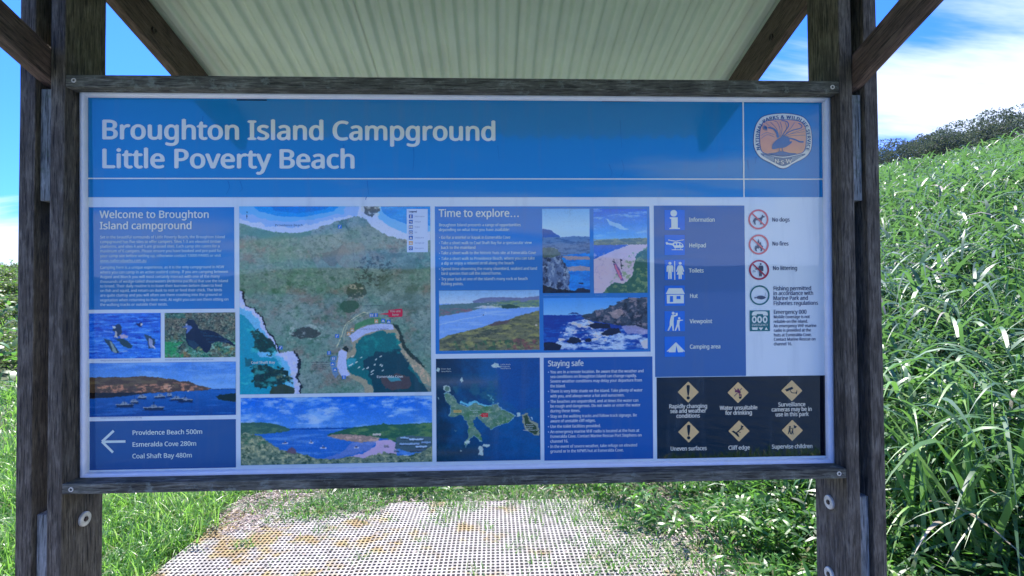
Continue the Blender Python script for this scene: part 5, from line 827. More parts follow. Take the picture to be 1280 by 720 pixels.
for ch, w in zip(txt, ws):
    d = (pos + w / 2) / tot * cum[-1]; pos += w
    k = max(i for i, q in enumerate(cum[:-1]) if q <= d)
    k = min(k, len(path) - 2); f_ = (d - cum[k]) / (cum[k + 1] - cum[k] + 1e-9)
    x = path[k][0] + (path[k + 1][0] - path[k][0]) * f_; y = path[k][1] + (path[k + 1][1] - path[k][1]) * f_
    ka, kb = max(k - 5, 0), min(k + 6, len(path) - 1)
    ang = math.atan2(path[kb][1] - path[ka][1], path[kb][0] - path[ka][0])
    # feet towards the middle of the shield
    ox, oy = -math.sin(ang) * 2.0, math.cos(ang) * 2.0
    if ch != ' ': P.glyph_at(ch, x + ox, y + oy, 4.1, ang, (40, 70, 125), 7, bold=0.5, wide=1.05)
P.build('park_emblem', SG, label='shield emblem with a lyrebird and lettering NATIONAL PARKS & WILDLIFE SERVICE NSW')

# ---- welcome panel
wp = panel('welcome_panel', [(111, 259, 293, 386.5)], (30, 98, 186))
P = Print()
P.text('Welcome to Broughton', 125, 272.6, 262, 9.2, LET, 3, bold=0.7)
P.text('Island campground', 125, 286.6, 240.5, 9.2, LET, 3, bold=0.7)
P.build('heading', wp)
P = Print()
TL = (146, 190, 240)
for s_, y, x1 in (('Set in the beautiful surrounds of Little Poverty Beach, the Broughton Island', 298.2, 281.5), ('campground has five sites to offer campers. Sites 1-3 are elevated timber', 304.0, 276.5),
                 ('platforms, and sites 4 and 5 are grassed sites. Each camp site caters for a', 309.8, 275), ('maximum of 6 campers. Please ensure you have booked and pre-paid for', 315.6, 277.5),
                 ('your camp site before setting up, otherwise contact 13000 PARKS or visit', 321.6, 276.5), ('www.nationalparks.com.au', 327.5, 183.5),
                 ('Camping here is a unique experience, as it is the only campground in NSW', 336.0, 280.5), ('where you can camp in an active seabird colony. If you are camping between', 342.0, 285.5),
                 ('August and March you will most certainly interact with one of the many', 347.8, 275), ('thousands of wedge-tailed shearwaters (Ardenna pacifica) that use the island', 353.6, 285.5),
                 ('to breed. Their daily routine is to leave their burrows before dawn to feed', 359.3, 278), ('on fish and squid, and return on dusk to rest or feed their chick. The birds', 365.0, 278),
                 ('are quite clumsy and you will often see them crashing into the ground or', 370.8, 278), ('vegetation when returning to their nest. At night you can see them sitting on', 376.8, 286),
                 ('the walking tracks or outside their nests.', 382.5, 210)):
    P.text(s_, 125.5, y, x1, 3.5, TL, 3, bold=.22)
P.rect(125.5, 328.2, 183.5, 328.6, TL, 3)
P.build('body_text', wp)

# ---- flying shearwaters over the sea
C = Pic((111.5, 391.5, 201, 448), (110, 385, 10.29), 3.5, (38, 104, 222))
C.mix(np.clip((C.f(190, 26, 1, 5, .6) - 0.42) / 0.2, 0, 1) * .8, (26, 78, 205)); C.tex(1, 130, 17, (10, 48, 168), .56, .66, .9, 4); C.tex(1, 150, 20, (84, 158, 248), .57, .68, .8, 7)
C.fill([(195, 385), (250, 400), (300, 425), (345, 480), (395, 560), (400, 578), (330, 560), (300, 555), (265, 480), (215, 420)], (30, 58, 92))
C.fill([(275, 425), (310, 440), (350, 520), (370, 575), (325, 570), (300, 500)], (96, 130, 150))
C.fill([(360, 215), (385, 202), (415, 210), (435, 250), (440, 310), (420, 350), (380, 365), (350, 350), (345, 300), (315, 285), (320, 265), (350, 262)], (28, 50, 88))
C.fill([(310, 225), (350, 232), (350, 262), (320, 258)], (170, 196, 214)); C.fill([(350, 290), (365, 300), (372, 355), (385, 380), (330, 372), (345, 350)], (130, 150, 180))
C.fill([(400, 345), (450, 335), (525, 360), (500, 385), (430, 392)], (132, 140, 190)); C.fill([(385, 388), (450, 395), (500, 420), (575, 485), (560, 512), (520, 515), (440, 480), (400, 430), (340, 400)], (26, 58, 84))
C.line([(395, 565), (510, 552)], 9, (110, 150, 215)); C.line([(205, 292), (310, 310)], 12, (90, 140, 225))
C.fill([(722, 340), (760, 345), (860, 405), (862, 440), (850, 520), (780, 525), (765, 430)], (34, 62, 98)); C.fill([(785, 385), (830, 410), (830, 470), (850, 515), (800, 510), (785, 450)], (112, 136, 196)); C.line([(830, 480), (862, 522)], 12, (160, 185, 225))
C.fill([(610, 195), (650, 205), (690, 180), (705, 215), (690, 245), (640, 235)], (16, 34, 92)); C.disc(690, 212, 17, (190, 215, 240))
C.build('shearwater_flock_photo', SG)
# ---- shearwater sitting in the leaves
C = Pic((206, 390.8, 294.3, 446.8), (200, 385, 10.29), 4, (62, 92, 92))
C.mix(np.clip((C.f(60, 60, 2, 4) - .4) / .2, 0, 1), (72, 84, 80)); low = np.clip((C.ZY - 300) / 160, 0, 1)
C.mix(low * np.clip((C.f(90, 90, 5) - .42) / .15, 0, 1), (38, 104, 92))
C.mix((C.ZX < 330) * (C.ZY < 130) * .7, (40, 104, 104))
C.tex(1, 22, 20, (20, 36, 44), .52, .62, .85, 11); C.tex(1, 20, 16, (128, 150, 142), .58, .66, .8, 15); C.tex(low, 40, 26, (110, 172, 176), .55, .64, .8, 19); C.tex(low, 55, 40, (120, 116, 74), .58, .68, .7, 23); C.tex((C.ZX < 300) * (C.ZY > 430), 70, 60, (34, 128, 84), .45, .55, .8, 27)
C.tex((C.ZY < 330), 30, 14, (140, 134, 132), .6, .68, .7, 31)
C.fill([(325, 190), (350, 158), (400, 147), (440, 160), (475, 210), (490, 260), (530, 285), (600, 278), (690, 300), (790, 360), (880, 410), (965, 480), (960, 500), (880, 460), (800, 440), (720, 430), (660, 470), (640, 540), (600, 580), (560, 560), (510, 490), (440, 530), (370, 480), (335, 420), (330, 340), (320, 300), (345, 270), (330, 240), (300, 238), (325, 220)], (14, 34, 62), wob=6, wf=.02)
C.fill([(330, 215), (400, 225), (420, 260), (380, 285), (345, 320), (325, 320), (350, 275), (335, 250), (285, 240), (320, 228)], (66, 98, 176)); C.disc(338, 210, 17, (150, 170, 215), .8); C.disc(340, 262, 12, (180, 180, 200), .8)
C.fill([(350, 400), (440, 420), (500, 480), (440, 525), (370, 470)], (40, 66, 96), .6)
C.tex(C.poly([(500, 290), (700, 320), (900, 440), (640, 460)]), 60, 12, (44, 70, 104), .52, .62, .8, 41)
C.build('shearwater_photo', SG)
# ---- boats at anchor
C = Pic((112, 453, 295, 520), (100, 440, 4.8), 3.5, (52, 116, 220))
C.grad((46, 104, 210), (88, 148, 232), 60, 230); C.tex(1, 320, 40, (104, 160, 238), .5, .7, .7, 3)
C.mix((C.ZY > 226) * 1.0, (28, 78, 170)); C.grad((30, 84, 176), (20, 58, 138), 230, 400, C.poly([(0, 228), (1000, 228), (1000, 420), (0, 420)])); C.tex(C.ZY > 240, 200, 16, (46, 104, 200), .54, .66, .5, 9)
C.fill([(0, 150), (120, 146), (250, 147), (370, 143), (470, 152), (560, 165), (600, 178), (650, 176), (700, 200), (790, 222), (760, 232), (640, 235), (560, 240), (430, 244), (300, 250), (180, 268), (60, 272), (0, 272)], (62, 60, 62), wob=3, wf=.03)
C.tex(C.poly([(0, 150), (370, 143), (560, 165), (600, 215), (0, 220)]), 70, 18, (84, 84, 74), .45, .6, .8, 13)
C.tex(C.poly([(100, 195), (500, 190), (600, 180), (780, 222), (700, 234), (400, 240), (100, 240)]), 26, 14, (150, 118, 104), .5, .62, .9, 17); C.tex(C.poly([(500, 195), (560, 200), (540, 225), (500, 220)]), 20, 12, (205, 180, 168), .4, .55, .9, 19)
C.fill([(0, 238), (300, 240), (430, 244), (330, 256), (150, 270), (0, 274)], (18, 26, 42), .75, wob=3, wf=.05)
C.fill([(810, 268), (860, 258), (935, 252), (960, 255), (960, 305), (900, 300), (830, 290)], (16, 40, 46), wob=4, wf=.05)
C.mix((abs(C.ZY - 226.5) < 2) * (C.ZX > 790) * .8, (14, 36, 92))
for x0, x1, y, hh in ((208, 322, 312, 14), (375, 505, 332, 15), (580, 675, 290, 11), (535, 620, 282, 8), (440, 515, 268, 8), (295, 350, 297, 7), (340, 400, 270, 8), (520, 550, 262, 5)):
    C.fill([(x0, y - 4), (x1, y - 6), (x1 - 6, y + hh), (x0 + 12, y + hh)], (22, 40, 78)); C.line([(x0 + 4, y - 1), (x1 - 3, y - 3)], 5, (128, 156, 190))
    m_ = (x0 + x1) / 2; C.fill([(m_ - 22, y - 4), (m_ - 10, y - 18), (m_ + 12, y - 18), (m_ + 20, y - 4)], (100, 124, 160), .8); C.line([(m_, y - 5), (m_ + 2, y - 34)], 3, (24, 42, 84))
    C.line([(x0, y + hh + 3), (x1, y + hh + 3)], 6, (12, 30, 78), .6)
C.disc(648, 236, 6, (200, 200, 190))
C.build('anchored_boats_photo', SG)
# ---- captions under the photos
P = Print(); CC = (92, 120, 172)
P.text('Wedge-tailed shearwaters feeding off the island at sunset', 126, 451.6, 189, 2.0, CC, 3); P.text('Wedge-tailed shearwater resting near its burrow', 206.5, 450.6, 267, 2.0, CC, 3); P.text('Vessels moored in Esmeralda Cove on a calm day', 126, 523.3, 178, 2.0, CC, 3)
P.build('photo_captions', SG)
# ---- direction panel
dp = panel('direction_panel', [(112, 525.3, 295, 586)], (38, 74, 144))
P = Print((100, 440, 4.8))
AR = (165, 205, 245)
P.stroke([(204, 472), (134, 537)], 15, AR, 3); P.stroke([(134, 537), (200, 602)], 15, AR, 3.3); P.rect(136, 529.5, 275, 544.5, AR, 3.6)
P.build('arrow', dp)
P = Print()
for s_, y, x1 in (('Providence Beach 500m', 543.5, 253.5), ('Esmeralda Cove 280m', 558.2, 246), ('Coal Shaft Bay 480m', 572.8, 240.5)): P.text(s_, 165.5, y, x1, 5.6, AR, 3, bold=0.45)
P.build('direction_lettering', dp)

# ---- aerial map
C = Pic((299.5, 258, 538.5, 491.5), (295, 250, 3.6), 3.6, (86, 120, 132))
b1 = C.f(160, 120, 1, 5); C.mix(np.clip((b1 - .4) / .25, 0, 1) * .8, (104, 134, 148)); C.tex(1, 170, 120, (72, 118, 118), .5, .62, .8, 6); C.tex(1, 120, 90, (98, 102, 108), .54, .66, .8, 12)
C.tex(C.poly([(20, 230), (300, 200), (420, 400), (520, 560), (300, 560), (20, 420)]), 110, 80, (62, 116, 100), .46, .6, .5, 14)
C.tex(1, 12, 10, (120, 150, 158), .52, .66, .45, 22, 3); C.tex(1, 9, 8, (38, 70, 74), .58, .7, .5, 26, 3); C.tex(1, 34, 26, (40, 84, 76), .62, .7, .6, 29)
C.fill([(385, 235), (440, 225), (485, 200), (495, 225), (450, 300), (420, 300), (385, 270)], (76, 88, 96), .6, wob=10, wf=.02)
ell = lambda x, y, rx, ry, n=26: [(x + rx * math.cos(2 * math.pi * k / n), y + ry * math.sin(2 * math.pi * k / n)) for k in range(n)]
C.fill(ell(520, 255, 68, 62), (120, 128, 132), .45, wob=16, wf=.02); C.tex(C.poly(ell(620, 320, 90, 70)), 11, 9, (34, 50, 56), .5, .6, .7, 33, 3); C.tex(C.poly([(640, 240), (860, 240), (860, 500), (640, 500)]), 60, 40, (62, 92, 96), .48, .6, .6, 35)
C.fill(ell(540, 410, 50, 34), (40, 60, 62), .7, wob=18, wf=.03); C.tex(C.poly(ell(540, 410, 54, 38)), 18, 14, (140, 150, 150), .58, .64, .9, 37)
C.fill(ell(310, 600, 60, 28), (40, 48, 56), .75, wob=14, wf=.04); C.tex(C.poly(ell(310, 600, 90, 44)), 16, 12, (132, 160, 176), .58, .64, .8, 39); C.fill(ell(510, 480, 40, 26), (36, 74, 62), .8, wob=14, wf=.03)
C.line([(480, 640), (488, 590), (500, 560), (545, 530), (600, 508)], 5, (150, 168, 160), .5)
# Providence Beach sand and surf
sand = [(0, 0), (900, 0), (900, 180), (800, 185), (700, 165), (640, 140), (600, 110), (580, 80), (545, 72), (490, 84), (420, 110), (340, 135), (280, 148), (180, 145), (100, 128), (40, 112), (0, 104)]
C.fill(sand, (146, 178, 236), wob=8, wf=.05)
C.fill([(0, 0), (560, 0), (545, 66), (460, 78), (360, 104), (250, 122), (130, 112), (0, 82)], (112, 160, 240), wob=16, wf=.03); C.fill([(0, 0), (510, 0), (480, 58), (380, 80), (240, 96), (120, 84), (0, 52)], (84, 160, 246), wob=14, wf=.03)
C.fill([(50, 0), (495, 0), (440, 50), (300, 76), (200, 74), (100, 50)], (28, 124, 228), wob=3, wf=.02); C.fill([(130, 0), (460, 0), (400, 42), (270, 60), (180, 50)], (16, 104, 212), wob=5, wf=.02)
C.fill([(630, 0), (900, 0), (900, 140), (760, 150), (690, 120), (640, 80)], (84, 160, 242), wob=4, wf=.03); C.fill([(645, 0), (900, 0), (900, 118), (770, 110), (700, 84), (655, 50)], (18, 118, 220), wob=5, wf=.03)
C.fill([(575, 30), (640, 28), (650, 50), (610, 78), (578, 60)], (52, 70, 80), wob=8, wf=.05); C.tex(C.poly([(560, 28), (650, 28), (640, 80), (560, 70)]), 14, 12, (150, 180, 210), .55, .63, .8, 43)
C.tex(C.poly([(660, 28), (900, 28), (900, 110), (700, 84)]), 50, 8, (60, 150, 236), .54, .62, .5, 45)
C.fill([(20, 104), (100, 126), (190, 148), (260, 150), (340, 138), (330, 156), (180, 180), (60, 160), (20, 150)], (66, 116, 112), .7, wob=6, wf=.03)
# Coal Shaft Bay (west)
C.z = (295, 370, 5.76); C.ZX = (C.X - 295) * 5.76; C.ZY = (C.Y - 370) * 5.76
coast = [(0, -60), (40, -30), (60, 20), (75, 70), (120, 85), (150, 115), (185, 150), (195, 200), (230, 260), (270, 310), (295, 370), (300, 412), (400, 396), (435, 440), (445, 520), (430, 590), (465, 630), (450, 720), (0, 720)]
C.fill([(x + 13, y) for x, y in coast], (16, 24, 34), wob=20, wf=.035, seed=3)
C.fill(coast, (142, 170, 236), wob=20, wf=.035, seed=3); C.tex(C.poly(coast, 20, .035, 3), 26, 20, (170, 196, 240), .5, .62, .7, 55)
C.fill([(0, 60), (60, 90), (110, 120), (160, 160), (180, 230), (230, 290), (262, 330), (280, 405), (340, 450), (380, 520), (400, 600), (410, 720), (0, 720)], (84, 160, 226), wob=26, wf=.03)
C.fill([(0, 130), (70, 140), (110, 200), (150, 260), (160, 420), (260, 430), (330, 500), (340, 600), (390, 720), (0, 720)], (24, 128, 176), wob=34, wf=.02)
C.fill([(110, 250), (150, 235), (200, 265), (250, 300), (280, 340), (292, 405), (230, 412), (170, 395), (125, 380), (130, 320)], (20, 54, 58), wob=30, wf=.04)
C.fill([(60, 440), (110, 440), (120, 500), (60, 500)], (20, 80, 104), .8, wob=12, wf=.05); C.fill([(110, 510), (220, 490), (300, 520), (350, 560), (400, 600), (330, 620), (240, 650), (150, 640), (120, 590)], (22, 50, 56), wob=44, wf=.03); C.fill([(250, 650), (340, 630), (420, 660), (400, 720), (230, 720)], (40, 58, 50), wob=14, wf=.04)
C.tex(C.poly([(0, 100), (300, 400), (400, 720), (0, 720)]), 60, 40, (50, 166, 190), .56, .68, .6, 51); C.tex(C.poly([(260, 500), (400, 560), (400, 640), (280, 600)]), 22, 14, (130, 150, 120), .55, .64, .7, 53)
# Esmeralda Cove
C.z = (400, 370, 5.76); C.ZX = (C.X - 400) * 5.76; C.ZY = (C.Y - 370) * 5.76
C.fill([(220, 270), (300, 225), (400, 205), (520, 208), (575, 260), (610, 390), (720, 490), (800, 600), (800, 660), (700, 620), (640, 720), (330, 720), (300, 640), (210, 590), (130, 560), (110, 470), (130, 400), (160, 380), (200, 410), (235, 380), (215, 320)], (120, 132, 128), wob=8, wf=.03)
C.fill([(250, 340), (330, 280), (420, 250), (520, 262), (560, 330), (590, 420), (660, 520), (740, 640), (800, 720), (390, 720), (360, 640), (280, 570), (200, 560), (180, 470), (260, 420)], (22, 92, 110), wob=22, wf=.03)
C.fill([(390, 400), (560, 380), (640, 520), (730, 650), (800, 720), (390, 720), (340, 560), (300, 480)], (14, 44, 68), .7, wob=40, wf=.015); C.tex(C.poly([(260, 300), (540, 270), (600, 420), (300, 420)]), 40, 34, (30, 128, 140), .5, .62, .7, 61); C.fill([(440, 580), (560, 560), (640, 590), (640, 660), (520, 690), (440, 640)], (78, 62, 72), .7, wob=26, wf=.02); C.fill([(470, 580), (560, 590), (585, 615), (500, 620)], (52, 138, 172), .8, wob=5)
C.fill([(190, 450), (260, 450), (240, 490), (200, 520), (180, 500)], (48, 140, 178), .8, wob=10); C.tex(C.poly([(540, 260), (600, 400), (720, 500), (800, 620), (740, 640), (650, 510), (580, 420)]), 16, 14, (190, 180, 170), .5, .62, .7, 63)
C.fill([(205, 290), (260, 245), (350, 212), (440, 200), (515, 208), (528, 245), (430, 248), (330, 272), (265, 310), (230, 335)], (136, 164, 228), wob=4, wf=.05)
C.fill([(125, 400), (150, 385), (190, 405), (180, 470), (190, 540), (215, 575), (150, 580), (118, 520)], (140, 168, 232), wob=4, wf=.05)
C.fill([(515, 205), (560, 215), (590, 290), (620, 380), (700, 455), (760, 530), (740, 520), (640, 440), (590, 380), (560, 270)], (16, 34, 36), .8, wob=6, wf=.05)
C.fill([(250, 205), (340, 165), (420, 160), (500, 185), (420, 195), (320, 215), (240, 250)], (50, 116, 84), .8, wob=8, wf=.05); C.fill([(150, 380), (180, 360), (200, 380), (190, 405)], (26, 38, 30), .9, wob=6)
C.fill([(70, 430), (115, 430), (110, 500), (130, 560), (100, 590), (70, 520)], (70, 120, 200), .6, wob=8, wf=.1)
for x, y in ((225, 435), (290, 445), (222, 492), (272, 516), (308, 527), (335, 520), (398, 460), (432, 438), (386, 497), (430, 498), (372, 540), (368, 565), (445, 538), (440, 505), (255, 478), (210, 500), (365, 548)): C.line([(x - 5, y + 4), (x + 6, y - 4)], 6, (205, 228, 248))
C.line([(110, 370), (140, 310), (160, 250), (180, 200), (260, 145), (310, 120), (340, 125)], 4, (190, 204, 180), .9)
C.line([(180, 200), (230, 150), (300, 70), (270, 0), (262, -60), (245, -200), (235, -330), (225, -420), (180, -520)], 3, (40, 50, 70), .5)
for k, (x0, x1, y) in enumerate(((-70, 60, 476), (-60, 62, 492), (-65, 60, 508), (-60, 55, 524), (310, 450, 72), (25, 85, 436))): C.line([(x0, y), (x1, y)], 2.4, (24, 36, 58), .8)
am = C.build('aerial_map', SG)
P = Print()
K = (24, 44, 84); W2 = (190, 215, 245)
P.text('Providence Beach', 344, 283, 379, 2.8, K, 3); P.text('Coal Shaft Bay', 314, 454.6, 344, 3.0, W2, 3, bold=.3); P.text('Esmeralda Cove', 471, 472.3, 504, 3.0, W2, 3, bold=.3); P.text('Little Poverty Beach', 451, 412.2, 486, 1.7, K, 3)
P.text('N', 307.8, 266.6, 310.4, 2.4, K, 3)
P.stroke([(308.8, 268), (308.8, 273.5)], .6, K, 3); P.poly([(307.9, 271), (308.8, 267.6), (309.7, 271)], K, 3.4)
P.build('map_lettering', am)
P = Print((505, 255, 11.08))
P.rect(40, 70, 330, 668, (142, 176, 236), 3); P.text('Legend', 68, 118, 180, 26, K, 4, bold=4)
for k, (nm, x1) in enumerate((('Information', 285), ('Helipad', 235), ('Toilets', 220), ('Hut', 186), ('Camping area', 275), ('Heritage site', 280), ('View point', 275))):
    y = 146 + k * 73.5
    cc = (34, 82, 176) if k != 5 else (196, 178, 150)
    P.rect(68, y, 124, y + 54, cc, 4); P.text(nm, 148, y + 36, x1, 20, (80, 108, 170), 4)
    if k == 0: P.rect(88, y + 8, 102, y + 48, W2, 5)
    elif k == 1: P.poly([(72, y + 18), (98, y + 22), (118, y + 28), (112, y + 38), (90, y + 34)], W2, 5)
    elif k == 2: P.rect(76, y + 8, 92, y + 46, W2, 5); P.rect(101, y + 8, 117, y + 46, W2, 5)
    elif k == 3: P.rect(74, y + 14, 118, y + 46, W2, 5); P.rect(80, y + 24, 112, y + 34, cc, 6)
    elif k in (4, 5): P.poly([(76, y + 42), (96, y + 14), (116, y + 42)], W2, 5)
    else: P.ring(92, y + 28, 15, 6, W2, 5); P.stroke([(100, y + 20), (114, y + 8)], 5, W2, 5.5)
P.build('map_legend', am)
P = Print()
P.poly([(485.5, 387.5), (502, 385.8), (503.3, 387), (503.3, 394.6), (502, 396), (487, 396.6), (485.6, 395.3), (485.6, 393.6), (473, 392.6), (485.5, 391)], (150, 24, 70), 3)
P.text('You are', 487.5, 390.3, 501, 2.9, (225, 205, 225), 4, bold=.35); P.text('here', 490.5, 394.8, 498.5, 2.9, (225, 205, 225), 4, bold=.35)
P.build('location_flag', am)
def tag_(x, y, k, c=(36, 96, 200)):
    P = Print()
    P.rect(x - 2.3, y - 2.3, x + 2.3, y + 2.3, c, 3.2)
    if k == 'i': P.rect(x - .5, y - 1, x + .5, y + 1.8, W2, 4); P.disc(x, y - 1.5, .6, W2, 4.2)
    if k == 't': P.poly([(x - 1.9, y + 1.3), (x, y - 1.4), (x + 1.9, y + 1.3)], W2, 4)
    if k == 'w': P.rect(x - 1.5, y - 1.4, x - .4, y + 1.6, W2, 4); P.rect(x + .4, y - 1.4, x + 1.5, y + 1.6, W2, 4.2)
    if k == 'v': P.stroke([(x - 1, y + 1.6), (x, y - .8), (x + 1.3, y - 1.4)], .9, W2, 4)
    P.build('map_marker', am)
tag_(464.5, 394, 'w'); tag_(470, 393.8, 'i'); tag_(479, 400.8, 't'); tag_(486, 402, 't'); tag_(470.5, 401.5, 't', (196, 178, 140)); tag_(440.5, 412.5, 't', (196, 178, 140)); tag_(436, 417, 't', (196, 178, 140))
tag_(421.5, 420, 'v'); tag_(411.5, 441, 'i'); tag_(417, 448, 'w'); tag_(416, 455, 't'); tag_(419, 462, 't'); tag_(425, 283.5, 'v'); tag_(351, 434.5, 'v'); tag_(430, 471.5, 'i')
# ---- panorama of the cove
C = Pic((301, 495.8, 540.2, 579.5), (295, 440, 4.8), 3.5, (32, 92, 210))
C.grad((20, 88, 220), (60, 122, 220), 270, 460); C.tex(C.ZY < 470, 150, 50, (104, 160, 236), .48, .66, .9, 2); C.tex(C.poly([(0, 260), (450, 260), (640, 330), (500, 430), (0, 420)]), 90, 34, (140, 182, 240), .52, .68, .7, 5); C.tex(C.poly([(860, 270), (1180, 280), (1180, 370), (900, 400)]), 80, 22, (140, 186, 244), .54, .66, .7, 8)
C.mix((C.ZY > 453) * 1.0, (36, 92, 196)); C.mix((abs(C.ZY - 457) < 5) * .8, (16, 60, 150)); C.tex(C.ZY > 462, 160, 18, (78, 134, 218), .5, .66, .7, 11)
C.fill([(0, 415), (160, 415), (260, 430), (330, 458), (300, 470), (180, 484), (0, 480)], (44, 84, 86), wob=4, wf=.03); C.tex(C.poly([(0, 415), (330, 458), (180, 484), (0, 480)]), 40, 14, (76, 116, 104), .5, .62, .7, 14)
C.fill([(620, 470), (720, 452), (860, 440), (880, 428), (920, 440), (1180, 432), (1180, 620), (980, 560), (900, 520), (760, 520), (640, 505), (540, 500), (560, 488)], (38, 84, 76), wob=4, wf=.03); C.tex(C.poly([(620, 470), (1180, 432), (1180, 560), (800, 520)]), 60, 18, (78, 122, 86), .48, .62, .8, 17)
C.fill([(540, 500), (640, 492), (800, 505), (860, 525), (840, 540), (740, 545), (600, 520)], (120, 116, 124), wob=5, wf=.05); C.tex(C.poly([(540, 500), (860, 510), (840, 545), (600, 525)]), 18, 8, (180, 172, 180), .52, .62, .8, 19)
C.fill([(840, 535), (930, 530), (960, 560), (960, 620), (780, 645), (600, 645), (760, 610), (830, 570)], (150, 150, 208), wob=4, wf=.04); C.fill([(700, 545), (840, 540), (800, 590), (600, 640), (480, 645), (620, 610)], (96, 120, 196), .6, wob=10, wf=.02)
C.fill([(960, 520), (1040, 505), (1175, 520), (1180, 600), (1050, 612), (950, 580)], (56, 86, 110), wob=6, wf=.05)
for x, y, w_, c in ((1010, 515, 50, (120, 165, 220)), (1080, 525, 90, (140, 180, 236)), (1040, 552, 120, (110, 150, 210)), (1110, 570, 70, (130, 170, 226)), (1080, 590, 80, (60, 80, 110)), (1020, 625, 40, (150, 180, 220)), (840, 492, 50, (200, 215, 235)), (960, 590, 30, (90, 120, 160)), (1140, 545, 60, (100, 140, 200)), (900, 560, 30, (110, 120, 150))):
    C.fill([(x - w_ / 2, y), (x + w_ / 2, y + 2), (x + w_ / 2 - 4, y + 12), (x - w_ / 2, y + 10)], c); C.line([(x - w_ / 2, y + 14), (x + w_ / 2, y + 14)], 5, (30, 44, 66), .8)
for x, y, s_ in ((292, 538, 14), (446, 538, 10), (518, 570, 16), (718, 571, 12)): C.line([(x - s_, y + 4), (x + s_, y + 4)], 8, (170, 190, 220)); C.line([(x, y), (x - 1, y - 14)], 3, (140, 160, 200)); C.fill([(x - s_ * .6, y), (x + s_ * .4, y - 6), (x + s_ * .6, y + 4), (x - s_ * .6, y + 4)], (60, 70, 110))
fg = C.fill([(0, 470), (80, 478), (150, 495), (200, 540), (260, 575), (330, 590), (420, 615), (480, 640), (600, 642), (680, 625), (760, 640), (880, 605), (960, 620), (1020, 635), (1110, 610), (1180, 570), (1180, 700), (0, 700)], (88, 116, 110), wob=10, wf=.06)
C.tex(fg, 20, 12, (150, 166, 144), .5, .6, .8, 23); C.tex(fg, 16, 12, (36, 66, 62), .54, .64, .8, 27); C.fill([(300, 590), (330, 562), (355, 580), (355, 605), (310, 600)], (80, 70, 100), .9, wob=4); C.tex(C.poly([(0, 475), (150, 495), (230, 560), (0, 540)]), 40, 20, (50, 96, 84), .42, .55, .9, 29)
C.build('cove_panorama_photo', SG)

# ---- Time to explore
ep = panel('explore_panel', [(544, 258, 812.5, 441)], (32, 98, 192))
P = Print()
P.text('Time to explore', 548.5, 271.2, 637, 9.4, LET, 3, bold=.7)
for k in range(3): P.disc(639.3 + k * 4.1, 270.5, .95, LET, 3)
P.build('heading', ep)
P = Print(); T3 = (162, 204, 246)
for s_, x0, y, x1, bl in (('Broughton Island presents a range of opportunities', 548.5, 283, 651, 0), ('depending on what time you have available:', 548.5, 289, 637, 0), ('Go for a snorkel or kayak in Esmeralda Cove', 551.3, 298.6, 638, 1),
                         ('Take a short walk to Coal Shaft Bay for a spectacular view', 551.3, 305.4, 664.5, 1), ('back to the mainland', 551.3, 311.2, 594.5, 0), ('Take a short walk to the historic huts site at Esmeralda Cove', 551.3, 318.0, 670, 1),
                         ('Take a short walk to Providence Beach, where you can take', 551.5, 325.0, 668.5, 1), ('a dip or enjoy a relaxed stroll along the beach', 551.5, 330.8, 642.5, 0), ('Spend time observing the many shorebird, seabird and land', 551.5, 337.8, 671.5, 1),
                         ('bird species that call the island home.', 551.7, 343.6, 627, 0), ("Try your luck at one of the island's many rock or beach", 551.7, 350.6, 659.5, 1), ('fishing points.', 551.7, 356.6, 579.5, 0)):
    P.text(s_, x0, y, x1, 3.6, T3, 3, bold=.22)
    if bl: P.disc(549.4, y - 1.5, .55, T3, 3)
P.build('body_text', ep)
# bay photo
C = Pic((549, 362.8, 674.3, 438), (540, 355, 8), 4, (92, 148, 232))
C.grad((96, 152, 226), (140, 180, 234), 60, 180); C.mix((C.ZY > 195) * 1., (90, 142, 232)); C.tex(C.ZY > 250, 300, 24, (124, 172, 244), .52, .68, .7, 3)
C.fill([(410, 170), (480, 140), (600, 130), (760, 135), (900, 138), (1080, 122), (1080, 190), (420, 185)], (84, 104, 160), wob=3, wf=.02); C.fill([(60, 205), (200, 195), (420, 188), (640, 182), (800, 165), (900, 180), (1080, 165), (1080, 232), (880, 240), (760, 245), (600, 235), (470, 245), (400, 262), (250, 290), (60, 320)], (66, 104, 128), wob=5, wf=.03)
C.tex(C.poly([(60, 240), (400, 240), (400, 270), (250, 295), (60, 322)]), 50, 18, (104, 88, 118), .44, .58, .9, 6); C.tex(C.poly([(500, 170), (1080, 160), (1080, 232), (560, 232)]), 60, 16, (96, 134, 108), .46, .6, .8, 9); C.fill([(690, 215), (780, 200), (850, 220), (880, 238), (760, 248), (700, 240)], (34, 66, 74), .9, wob=6, wf=.05); C.fill([(410, 238), (500, 215), (600, 215), (700, 235), (560, 245)], (150, 176, 220), .8, wob=5, wf=.06)
C.tex(C.poly([(500, 190), (700, 190), (700, 230), (500, 230)]), 24, 10, (190, 206, 230), .56, .64, .8, 12)
C.line([(80, 400), (300, 350), (480, 322), (540, 300)], 8, (150, 190, 246), .6); C.line([(880, 236), (1080, 232)], 6, (190, 210, 240), .8); C.disc(512, 308, 7, (50, 60, 110)); C.disc(530, 285, 5, (200, 210, 235))
hg = C.fill([(70, 550), (150, 515), (300, 475), (480, 435), (600, 400), (780, 355), (860, 322), (1000, 285), (1090, 262), (1090, 680), (70, 680)], (82, 96, 88), wob=5, wf=.03)
